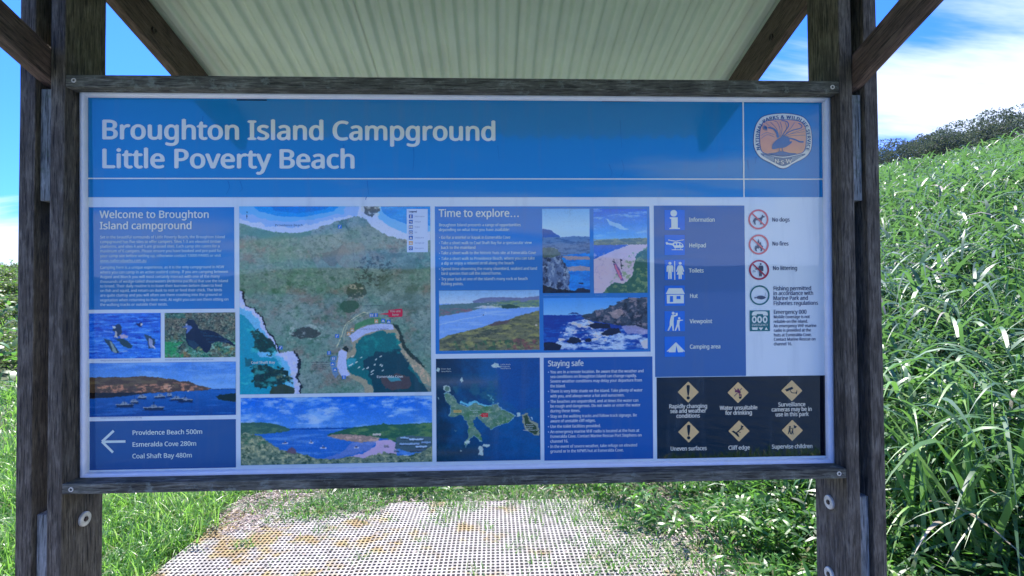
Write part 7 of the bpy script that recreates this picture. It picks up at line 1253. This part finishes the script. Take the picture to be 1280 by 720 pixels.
def ribbons(B, D, L, W, droop, segs, tint, roll=None, prof='blade'):
    """B base points, D unit start directions, L lengths, W widths, droop 0..1; each blade bends over under its weight"""
    n = len(B)
    up = np.array([0, 0, 1.0])
    side = np.cross(D, up); nrm = np.linalg.norm(side, axis=1, keepdims=True)
    side = np.where(nrm < 1e-3, np.array([1.0, 0, 0]), side / np.maximum(nrm, 1e-6))
    if roll is not None:
        n2_ = np.cross(side, D); side = side * np.cos(roll)[:, None] + n2_ * np.sin(roll)[:, None]
    V = np.zeros((n, segs * 2 + 1, 3))
    hor = D * np.array([1, 1, 0]); hor = hor / np.maximum(np.linalg.norm(hor, axis=1, keepdims=True), 1e-3)
    for k in range(segs + 1):
        t_ = k / segs
        P = B + D * (L * t_)[:, None] + hor * (L * droop * 0.35 * t_ ** 2)[:, None] - up * (L * droop * t_ ** 2.2)[:, None]
        if prof == 'blade': w = W * (1 - t_ ** 2) * (0.75 + 0.5 * min(t_ * 3, 1) * (1 - t_))
        elif prof == 'leaf': w = W * (math.sin(math.pi * min(0.12 + t_ * 0.88, 1)) ** 0.8 + 0.02)
        if k < segs:
            V[:, 2 * k] = P - side * (w / 2)[:, None] if np.ndim(w) else P - side * w / 2
            V[:, 2 * k + 1] = P + side * (w / 2)[:, None] if np.ndim(w) else P + side * w / 2
        else: V[:, 2 * segs] = P
    base = (np.arange(n) * (2 * segs + 1))[:, None]
    Q = np.concatenate([base + np.array([2 * k, 2 * k + 1, 2 * k + 3, 2 * k + 2]) for k in range(segs - 1)], 0) if segs > 1 else np.zeros((0, 4), int)
    T = base + np.array([2 * segs - 2, 2 * segs - 1, 2 * segs])
    tt = np.repeat(tint, 2 * segs + 1)
    return V.reshape(-1, 3), Q, T, tt
def join(parts):
    o = 0; VV, QQ, TT, tt = [], [], [], []
    for V, Q, T, t_ in parts:
        VV.append(V); QQ.append(Q + o); TT.append(T + o); tt.append(t_); o += len(V)
    return np.concatenate(VV), np.concatenate(QQ), np.concatenate(TT), np.concatenate(tt)
def dirs(n, tilt_lo, tilt_hi, az=None, spread=math.pi):
    a = RS.uniform(-math.pi, math.pi, n) if az is None else az + RS.uniform(-spread, spread, n)
    ti = RS.uniform(tilt_lo, tilt_hi, n)
    return np.stack([np.sin(ti) * np.cos(a), np.sin(ti) * np.sin(a), np.cos(ti)], 1)
def on_ground(x, y, dz=0.0): return np.stack([x, y, ground_h(x, y) + dz], 1)
def clump_noise(x, y, s, seed): return fbm(x / s + 50, y / s + 50, seed, 3)
def on_mat(x, y, g=0.0): return (x > -1.84 - g) & (x < 1.46 + g) & (y < 2.54 + g) & (y > -1.0 - g)

M_LAWN = leaf_mat('lush_grass_blades', [(0.0, (0.030, 0.085, 0.012)), (0.45, (0.075, 0.19, 0.03)), (0.8, (0.14, 0.28, 0.05)), (1.0, (0.33, 0.30, 0.15))], 0.36, 0.46, (0.36, 0.74, 0.10))
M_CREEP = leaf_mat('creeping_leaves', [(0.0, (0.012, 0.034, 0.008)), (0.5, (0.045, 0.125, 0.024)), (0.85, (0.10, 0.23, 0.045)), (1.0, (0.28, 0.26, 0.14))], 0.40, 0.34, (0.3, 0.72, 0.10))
M_REED = leaf_mat('broad_reed_leaves', [(0.0, (0.014, 0.040, 0.022)), (0.4, (0.040, 0.095, 0.046)), (0.75, (0.085, 0.175, 0.070)), (0.93, (0.14, 0.29, 0.045)), (1.0, (0.36, 0.30, 0.24))], 0.45, 0.26, (0.3, 0.68, 0.13), 0.65)
M_DRY = leaf_mat('dry_litter', [(0.0, (0.16, 0.12, 0.10)), (0.5, (0.34, 0.26, 0.22)), (1.0, (0.52, 0.44, 0.38))], 0.8, 0.1, (0.5, 0.4, 0.3))

# lush grass west of the grating and behind it
parts = []
def lawn(n, x0, x1, y0, y1, hl, hh, w, segs, keep):
    x = RS.uniform(x0, x1, n); y = RS.uniform(y0, y1, n)
    k = keep(x, y); x, y = x[k], y[k]
    c = clump_noise(x, y, 0.35, 4)
    L = RS.uniform(hl, hh, len(x)) * (0.55 + 0.9 * c)
    tint = np.clip(0.5 + (c - 0.5) * 0.6 + RS.normal(0, 0.17, len(x)), 0, 0.92); tint[RS.rand(len(x)) < 0.05] = 1.0
    parts.append(ribbons(on_ground(x, y, -0.01), dirs(len(x), 0.05, 0.75), L, RS.uniform(0.6, 1.2, len(x)) * w, RS.uniform(0.2, 0.75, len(x)), segs, tint, RS.uniform(-.6, .6, len(x))))
lawn(30000, -4.6, -1.7, 0.6, 3.6, 0.13, 0.30, 0.0085, 4, lambda x, y: x < -1.93 + 0.42 * (clump_noise(x, y, 0.16, 12) - .35))
lawn(16000, -7.5, -1.2, 3.4, 9.0, 0.16, 0.36, 0.013, 3, lambda x, y: x > -1.25 * (y + 1.4) - 1)
lawn(9000, -24, -5.0, 5.0, 24.0, 0.25, 0.5, 0.035, 3, lambda x, y: (x > -1.5 * (y + 1.4)) & (x < -.55 * (y + 1.4)))
lawn(9000, -1.95, 0.9, 2.5, 4.6, 0.07, 0.20, 0.008, 3, lambda x, y: y > 2.58 + 0.12 * np.sin(x * 5 + 1))
lawn(1500, -1.75, -0.9, 2.1, 2.6, 0.06, 0.15, 0.007, 3, lambda x, y: (np.sin(x * 9) + np.sin(y * 11 + 2) > 0.4))
lawn(6000, -3.4, -1.9, -3.5, 0.7, 0.10, 0.22, 0.010, 2, lambda x, y: x < -1.9)
lawn(3500, 1.5, 3.2, -3.5, 0.5, 0.10, 0.22, 0.010, 2, lambda x, y: x > 1.55)
V, Q, T, tt = join(parts)
np_mesh('meadow_grass', V, Q, T, tt, M_LAWN, kind='stuff', label='lush bright green grass beside and behind the walkway')

# creeping ground cover: runners with small pointed leaves, thick behind and east of the grating
parts = []
def creep(n, x0, x1, y0, y1, lift, ll, lh, w, keep, dens=None, seed=6):
    x = RS.uniform(x0, x1, n); y = RS.uniform(y0, y1, n)
    k = keep(x, y); x, y = x[k], y[k]
    c = clump_noise(x, y, 0.28, seed)
    if dens is not None: k = RS.rand(len(x)) < dens(x, y, c); x, y, c = x[k], y[k], c[k]
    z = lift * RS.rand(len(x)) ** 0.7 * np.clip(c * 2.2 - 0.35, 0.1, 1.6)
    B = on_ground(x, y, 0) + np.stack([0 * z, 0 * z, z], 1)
    tint = np.clip(0.30 + 0.45 * z / max(lift, 1e-3) + RS.normal(0, 0.15, len(x)), 0, 0.94); tint[RS.rand(len(x)) < 0.06] = 1.0  # tint darkens low down: shade among the leaves put into their colour
    parts.append(ribbons(B, dirs(len(x), 0.35, 1.45), RS.uniform(ll, lh, len(x)), RS.uniform(.7, 1.3, len(x)) * w, RS.uniform(0.1, 0.6, len(x)), 3, tint, RS.uniform(-.9, .9, len(x)), 'leaf'))
edge = lambda y: 1.30 + 0.12 * np.sin(y * 3.1 + 1) + 0.12 * np.sin(y * 9.7) + 0.06 * np.sin(y * 31) - np.clip(y - 1.3, 0, 2) * 0.80
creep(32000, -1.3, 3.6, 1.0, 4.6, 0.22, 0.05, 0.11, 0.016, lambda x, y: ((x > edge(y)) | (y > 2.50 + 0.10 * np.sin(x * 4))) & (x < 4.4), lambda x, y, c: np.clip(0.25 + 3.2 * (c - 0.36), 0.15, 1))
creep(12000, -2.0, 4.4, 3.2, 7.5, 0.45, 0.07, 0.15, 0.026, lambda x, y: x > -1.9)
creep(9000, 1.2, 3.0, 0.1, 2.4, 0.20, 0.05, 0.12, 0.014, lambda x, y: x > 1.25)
# grass growing up through the mesh
for (ax_, ay_), r_, n_ in (((0.62, 1.3), .10, 260), ((0.72, 1.42), .12, 300), ((0.95, 1.3), .13, 300), ((0.35, 2.1), .09, 200), ((0.2, 2.25), .12, 260), ((-0.15, 2.2), .09, 160), ((0.66, 2.05), .14, 420), ((0.8, 1.85), .13, 380), ((-0.9, 2.2), .10, 180), ((-1.45, 2.1), .08, 110), ((0.05, 1.25), .05, 60), ((0.42, 1.62), .06, 70), ((-0.45, 1.7), .05, 50), ((0.2, 1.75), .06, 70), ((-1.1, 1.9), .05, 50), ((-1.22, 2.25), .17, 900), ((-1.0, 2.42), .2, 800), ((-0.30, 2.28), .15, 650), ((-0.33, 2.02), .10, 260), ((-0.55, 2.5), .16, 500), ((0.1, 2.5), .2, 600), ((0.45, 2.25), .13, 420), ((0.52, 1.95), .10, 280), ((0.60, 1.62), .12, 420), ((0.55, 1.40), .09, 240), ((0.85, 1.55), .14, 420), ((1.0, 1.9), .2, 800), ((0.8, 2.3), .2, 800), ((0.1, 1.62), .05, 60), ((-0.1, 1.38), .05, 60), ((-0.75, 1.55), .04, 50), ((-1.5, 1.75), .05, 80), ((-0.05, 1.9), .05, 60), ((0.28, 1.45), .06, 90), ((1.15, 1.45), .15, 420), ((-1.62, 2.3), .12, 260), ((-0.7, 2.0), .04, 40), ((0.25, 1.95), .05, 70)):
    n_ = int(n_ * 1.3); a = RS.uniform(0, 2 * math.pi, n_); rr = r_ * 1.15 * RS.rand(n_) ** .6
    x = ax_ + rr * np.cos(a) * 1.2; y = ay_ + rr * np.sin(a)
    tint = np.clip(RS.normal(0.62, 0.18, n_), 0, 0.93); tint[RS.rand(n_) < 0.1] = 1
    parts.append(ribbons(on_ground(x, y, 0.0), dirs(n_, 0.05, 0.9), RS.uniform(0.05, 0.15, n_) * (1 + r_), RS.uniform(.004, .010, n_), RS.uniform(0.2, .8, n_), 3, tint, RS.uniform(-.8, .8, n_)))
n_ = 2400
x = RS.uniform(-1.7, 1.2, n_); y = RS.uniform(0.9, 2.5, n_)
parts.append(ribbons(on_ground(x, y, 0.0), dirs(n_, 0.1, 1.0), RS.uniform(0.05, 0.13, n_), RS.uniform(.003, .007, n_), RS.uniform(0.2, .8, n_), 3, np.clip(RS.normal(0.75, 0.2, n_), 0, 1)))
creep(26000, -30, -5.5, 6.0, 29.0, 0.65, 0.12, 0.26, 0.07, lambda x, y: (x > -1.35 * (y + 1.4)) & (x < -.8 * (y + 1.4)), lambda x, y, c: np.clip(0.2 + 3.0 * (clump_noise(x, y, 2.0, 3) - 0.40), 0.05, 1))
V, Q, T, tt = join(parts)
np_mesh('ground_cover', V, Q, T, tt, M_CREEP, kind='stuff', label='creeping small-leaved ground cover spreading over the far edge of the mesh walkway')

# dry litter along the western and far edge
n_ = 9000
x = np.concatenate([RS.normal(-1.75, 0.16, n_ // 3), RS.uniform(-1.9, 1.3, n_ // 3), RS.normal(1.05, 0.25, n_ // 3), RS.uniform(-1.8, 1.4, 1800)])
y = np.concatenate([RS.uniform(1.9, 3.0, n_ // 3), RS.normal(2.32, 0.13, n_ // 3), RS.uniform(1.0, 2.4, n_ // 3), RS.uniform(-.9, 2.4, 1800)])
zz = np.where(on_mat(x, y), 0.034, 0.01) + RS.rand(len(x)) * 0.012
parts = [ribbons(on_ground(x, y, 0) + np.stack([0 * zz, 0 * zz, zz], 1), dirs(len(x), 1.2, 1.6), RS.uniform(.015, .055, len(x)), RS.uniform(.003, .009, len(x)), RS.uniform(0, .2, len(x)), 2, RS.rand(len(x)), RS.uniform(-1, 1, len(x)), 'leaf')]
V, Q, T, tt = join(parts)
np_mesh('dry_litter', V, Q, T, tt, M_DRY, kind='stuff', label='pinkish dry leaf litter along the edge of the walkway')

# tall broad-leaved reeds over the eastern slope
parts = []
def reeds(xs, ys, hgt, leaf, wid, per, segs, lean=0.25):
    n = len(xs)
    if n == 0: return
    c = clump_noise(xs, ys, 1.1, 9)
    k0 = RS.rand(n) < np.clip(0.30 + 3.4 * (clump_noise(xs, ys, 0.6, 15) - 0.42), 0.08, 1.0)      # clumps with gaps between them
    xs, ys, c = xs[k0], ys[k0], c[k0]; n = len(xs)
    H = hgt * RS.uniform(0.7, 1.15, n) * (0.7 + 0.6 * c)
    az0 = RS.uniform(-math.pi, math.pi, n)
    sx = RS.normal(-0.10, lean, n); sy = RS.normal(-0.12, lean, n)
    G = on_ground(xs, ys)
    tone = np.clip(0.5 + (c - 0.5) * 0.7 + RS.normal(0, 0.1, n), 0.05, 0.9)
    for k in range(per):
        f_ = 0.12 + 0.86 * k / per + RS.uniform(-.03, .03, n)
        B = G + np.stack([sx * H * f_, sy * H * f_, H * f_], 1)
        az = az0 + k * 2.6 + RS.normal(0, .35, n)
        ti = RS.uniform(0.5, 1.25, n) * (1.2 - 0.55 * f_)
        D = np.stack([np.sin(ti) * np.cos(az) + sx * .6, np.sin(ti) * np.sin(az) + sy * .6, np.cos(ti)], 1); D /= np.linalg.norm(D, axis=1, keepdims=True)
        tint = np.clip(tone + RS.normal(0, .14, n), 0, .94); tint[RS.rand(n) < (0.09 if f_.mean() < .4 else 0.03)] = 1
        parts.append(ribbons(B, D, leaf * RS.uniform(.6, 1.25, n), wid * RS.uniform(.7, 1.3, n), RS.uniform(.35, 1.15, n), segs, tint, RS.uniform(-.7, .7, n)))
    # the stalks
    D = np.stack([sx, sy, np.ones(n)], 1); D /= np.linalg.norm(D, axis=1, keepdims=True)
    parts.append(ribbons(G, D, H * 1.02, np.full(n, wid * 0.28), np.zeros(n), 2, np.clip(tone - .2, 0, 1)))
def fan(n, r0, r1, a0, a1, p=1.0):
    r = (r0 ** 2 + (r1 ** 2 - r0 ** 2) * RS.rand(n) ** p) ** .5
    a = np.radians(RS.uniform(a0, a1, n))
    return r * np.sin(a), r * np.cos(a) - 1.37
def slope_ok(x, y): return (x - 2.25 + 0.30 * (y + 1.37) > 0.55 + 0.2 * np.sin(y * 4.1)) & (x > 2.0)
x, y = fan(720, 2.8, 5.2, 20, 66); k = slope_ok(x, y); reeds(x[k], y[k], 0.66, 0.44, 0.021, 10, 6, .3)
x, y = fan(2500, 5.0, 11, 22, 62); k = slope_ok(x, y); reeds(x[k], y[k], 0.78, 0.52, 0.028, 8, 5, .3)
x, y = fan(8500, 10.5, 22, 27, 58); k = slope_ok(x, y); reeds(x[k], y[k], 0.80, 0.50, 0.038, 7, 4, .35)
x, y = fan(12500, 21, 38, 29, 56); k = slope_ok(x, y); reeds(x[k], y[k], 0.75, 0.42, 0.045, 7, 3, .35)
# fresh upright shoots standing in clumps
def shoots(n, r0, r1, L, w, segs):
    x, y = fan(n, r0, r1, 24, 60); k = slope_ok(x, y) & (clump_noise(x, y, 0.8, 31) > .5); x, y = x[k], y[k]
    for _ in range(4):
        m_ = len(x); D = dirs(m_, 0.03, 0.5)
        B = on_ground(x, y, 0.12) + RS.normal(0, .03, (m_, 3))
        parts.append(ribbons(B, D, L * RS.uniform(.7, 1.2, m_), w * RS.uniform(.7, 1.3, m_), RS.uniform(.02, .35, m_), segs, np.clip(RS.normal(.84, .07, m_), .5, .95), RS.uniform(-1.2, 1.2, m_)))
shoots(420, 3.0, 6, .75, .024, 5); shoots(520, 6, 13, .8, .030, 4); shoots(600, 13, 26, .85, .042, 3)
V, Q, T, tt = join(parts)
np_mesh('reed_thicket', V, Q, T, tt, M_REED, kind='stuff', label='thicket of tall broad-leaved reeds covering the eastern slope')
print('reed tris', len(Q) * 2 + len(T))
# small creeping leaves under the nearest reeds
parts = []
def under(n, r0, r1, w, lift):
    x, y = fan(n, r0, r1, 22, 64); k = (x > 1.5) & slope_ok(x + .5, y); x, y = x[k], y[k]
    z = lift * RS.rand(len(x))
    parts.append(ribbons(on_ground(x, y) + np.stack([0 * z, 0 * z, z], 1), dirs(len(x), .3, 1.5), RS.uniform(.04, .10, len(x)) * w, RS.uniform(.012, .022, len(x)) * w, RS.uniform(.1, .5, len(x)), 2, np.clip(RS.normal(.3, .2, len(x)), 0, .95), RS.uniform(-1, 1, len(x)), 'leaf'))
under(20000, 2.6, 6.5, 1.0, 0.26); under(12000, 6, 14, 2.0, 0.3)
V, Q, T, tt = join(parts)
np_mesh('undergrowth', V, Q, T, tt, M_CREEP, kind='stuff', label='low leafy undergrowth between the nearest reeds')

# ------------------------------------------------------------------ wind-pruned trees on the crest and shrubs in the west
M_BARK = simple('grey_bark', (0.12, 0.10, 0.085), 0.9, 0, 0.3, 12)
M_CROWN = leaf_mat('coastal_tree_leaves', [(0.0, (0.045, 0.060, 0.045)), (0.5, (0.085, 0.11, 0.078)), (0.85, (0.12, 0.15, 0.105)), (1.0, (0.16, 0.14, 0.12))], 0.85, 0.15, (0.2, 0.3, 0.12), 0.15)
M_CROWN2 = leaf_mat('shrub_leaves', [(0.0, (0.035, 0.06, 0.025)), (0.5, (0.07, 0.12, 0.04)), (0.85, (0.13, 0.19, 0.07)), (1.0, (0.24, 0.18, 0.13))], 0.5, 0.25)
def crown_mesh(name, seed, n, w, h, base, leaf, mat, dry=0.05, sink=1.0):
    r = np.random.RandomState(seed)
    lobes = []
    for k in range(13):
        a = r.uniform(0, 2 * math.pi); d = math.sqrt(r.rand()) * w * 0.42
        top = 1 - 0.55 * (d / (w * .5)) ** 2
        lobes.append((d * math.cos(a), d * math.sin(a), (base + (h - base) * top * r.uniform(.55, .88)) * sink, w * r.uniform(.14, .24), h * r.uniform(.10, .17)))
    B = []; tn = []
    per = n // len(lobes)
    for lx, ly, lz, lr, lh in lobes:
        u = r.normal(size=(per, 3)); u /= np.linalg.norm(u, axis=1, keepdims=True)
        rad = (0.45 + 0.55 * r.rand(per) ** .5)[:, None]
        P = u * rad * np.array([lr, lr, lh]) + np.array([lx, ly, lz])
        nn = fbm(P[:, 0] * 2.2 + 9, P[:, 2] * 2.6 + P[:, 1] * 1.3, seed, 3)
        k = nn > .40
        B.append(P[k]); tn.append(np.clip(.5 + (nn[k] - .5) * 1.4 + r.normal(0, .14, k.sum()), 0, .95))
    B = np.concatenate(B); tn = np.concatenate(tn); tn[r.rand(len(tn)) < dry] = 1
    m_ = len(B)
    a = r.uniform(-math.pi, math.pi, m_); ti = r.uniform(.2, 1.7, m_)
    D = np.stack([np.sin(ti) * np.cos(a), np.sin(ti) * np.sin(a), np.cos(ti)], 1)
    V, Q, T, tt = ribbons(B, D, leaf * r.uniform(.6, 1.4, m_), leaf * .5 * r.uniform(.7, 1.3, m_), r.uniform(0, .4, m_), 2, tn, r.uniform(-1.5, 1.5, m_), 'leaf')
    o = np_mesh(name, V, Q, T, tt, mat); me = o.data; bpy.data.objects.remove(o)
    return me, lobes
def trunk_mesh(lobes, h, r0, seed, mat):
    bm = bmesh.new(); r = random.Random(seed)
    def limb(p0, p1, ra, rb, bend=.2, n=7, seg=5):
        p0, p1 = Vector(p0), Vector(p1); mid = (p0 + p1) / 2 + Vector((r.uniform(-1, 1), r.uniform(-1, 1), r.uniform(-.2, .5))) * bend * (p1 - p0).length
        prev = None
        for k in range(seg + 1):
            t_ = k / seg; c = p0 * (1 - t_) ** 2 + mid * 2 * t_ * (1 - t_) + p1 * t_ ** 2
            rr = ra + (rb - ra) * t_
            d = ((mid - p0) * (1 - t_) + (p1 - mid) * t_).normalized(); x_ = d.orthogonal().normalized(); y_ = d.cross(x_)
            ring = [bm.verts.new(c + x_ * rr * math.cos(q * 2 * math.pi / n) + y_ * rr * math.sin(q * 2 * math.pi / n)) for q in range(n)]
            if prev:
                for q in range(n): bm.faces.new((prev[q], prev[(q + 1) % n], ring[(q + 1) % n], ring[q]))
            prev = ring
        bm.faces.new(prev)
    fork = (0.1, 0, h * .28)
    limb((0, 0, -.3), fork, r0, r0 * .75, .08)
    for lx, ly, lz, lr, lh in lobes[:9]: limb(fork, (lx, ly, lz), r0 * .5, r0 * .12, .16)
    me = bpy.data.meshes.new('trunk'); bm.to_mesh(me); bm.free(); me.materials.append(mat)
    return me
kinds = []
for s_ in (21, 33, 47):
    cm, lb = crown_mesh('crown', s_, 27000, 5.2, 4.4, 0.9, 0.075, M_CROWN)
    kinds.append((cm, trunk_mesh(lb, 4.4, .16, s_, M_BARK)))
def plant(name, cat, label, group, kind, x, y, s, rz, dz=0.0, **k):
    e = empty(name, (x, y, float(ground_h(x, y)) - 0.05 + dz), label=label, category=cat, group=group)
    e.rotation_euler = (0, 0, rz); e.scale = (s[0], s[0], s[1])
    for nm, me in (('crown', kind[0]), ('trunk', kind[1])): link(bpy.data.objects.new(nm, me), e)
def at_px(px, yf):
    """ground point on the bearing of a picture column at a forward distance"""
    d = FV + RV * ((px - 640) / F_PX); return d.x / d.y * yf, yf - 1.37
tl = [(1098, 33, 181, 'low rounded coastal tree next to the right post, leftmost on the crest'), (1122, 31, 170, 'second coastal tree from the right post on the crest, low and green'), (1150, 33, 160, 'dark flat-topped tree on the crest, third from the right post'),
      (1176, 31, 154, 'spreading grey-green tree on the crest just above the reeds, fourth from the right post'), (1200, 34, 146, 'dark wind-swept tree near the middle of the crest row, fifth from the right post'), (1226, 32, 141, 'broad dark tree on the crest with a domed top, sixth from the right post'),
      (1256, 34, 136, 'tall dark tree on the crest with gaps under its crown, seventh from the right post'), (1288, 33, 129, 'tallest dark tree on the crest at the right edge of the picture'), (1330, 35, 122, 'dark coastal tree on the crest beyond the right edge of the row')]
for i, (px, yf, top, lab) in enumerate(tl):
    x, y = at_px(px, yf)
    H = 1.5 + (371 - top) / F_PX * yf - float(ground_h(x, y))
    sz = H / 4.45
    plant('coastal_tree', 'tree', lab, 'wind-pruned trees along the crest', kinds[i % 3], x, y, (max(sz, .75) * 1.0, sz), i * 1.3)
sk = []
for s_ in (61, 77):
    cm, lb = crown_mesh('crown', s_, 5200, 2.5, 1.0, 0.02, 0.075, M_CROWN2, .16, 0.62)
    sk.append((cm, trunk_mesh(lb, 0.4, .02, s_, M_BARK)))
for i, (px, yf, s_, lab) in enumerate(((4, 9.5, .8, 'nearest low shrub in the grass left of the left post'), (16, 12.5, .9, 'low leafy shrub just behind the nearest one, left of the left post'), (2, 15.5, 1.0, 'brown-flecked shrub on the lower western slope at the left edge'), (18, 18, 1.1, 'green shrub half-hidden by the left post on the western slope'), (5, 21, 1.2, 'rounded shrub midway up the western slope'), (17, 24, 1.25, 'shrub high on the western slope beside the left post'), (3, 27, 1.3, 'shrub on the western skyline at the left edge'), (-20, 17, 1.2, 'shrub just beyond the left edge of the picture'), (21, 28, 1.3, 'skyline shrub touching the left post'), (10, 11, .7, 'small yellow-green shrub between the two nearest shrubs on the west'), (8, 14, .8, 'tangled low shrub third up the western slope'), (12, 16.5, .9, 'low shrub with dry brown twigs in mid western slope'), (10, 19.5, 1.0, 'dense shrub above the brown-flecked one on the western slope'), (12, 22.5, 1.1, 'spreading shrub below the skyline on the western slope'), (10, 26, 1.2, 'rounded skyline shrub between the two end shrubs in the west'))):
    x, y = at_px(px, yf)
    plant('coastal_shrub', 'shrub', lab, 'low shrubs on the western slope', sk[i % 2], x, y, (s_, s_), i * 1.1)
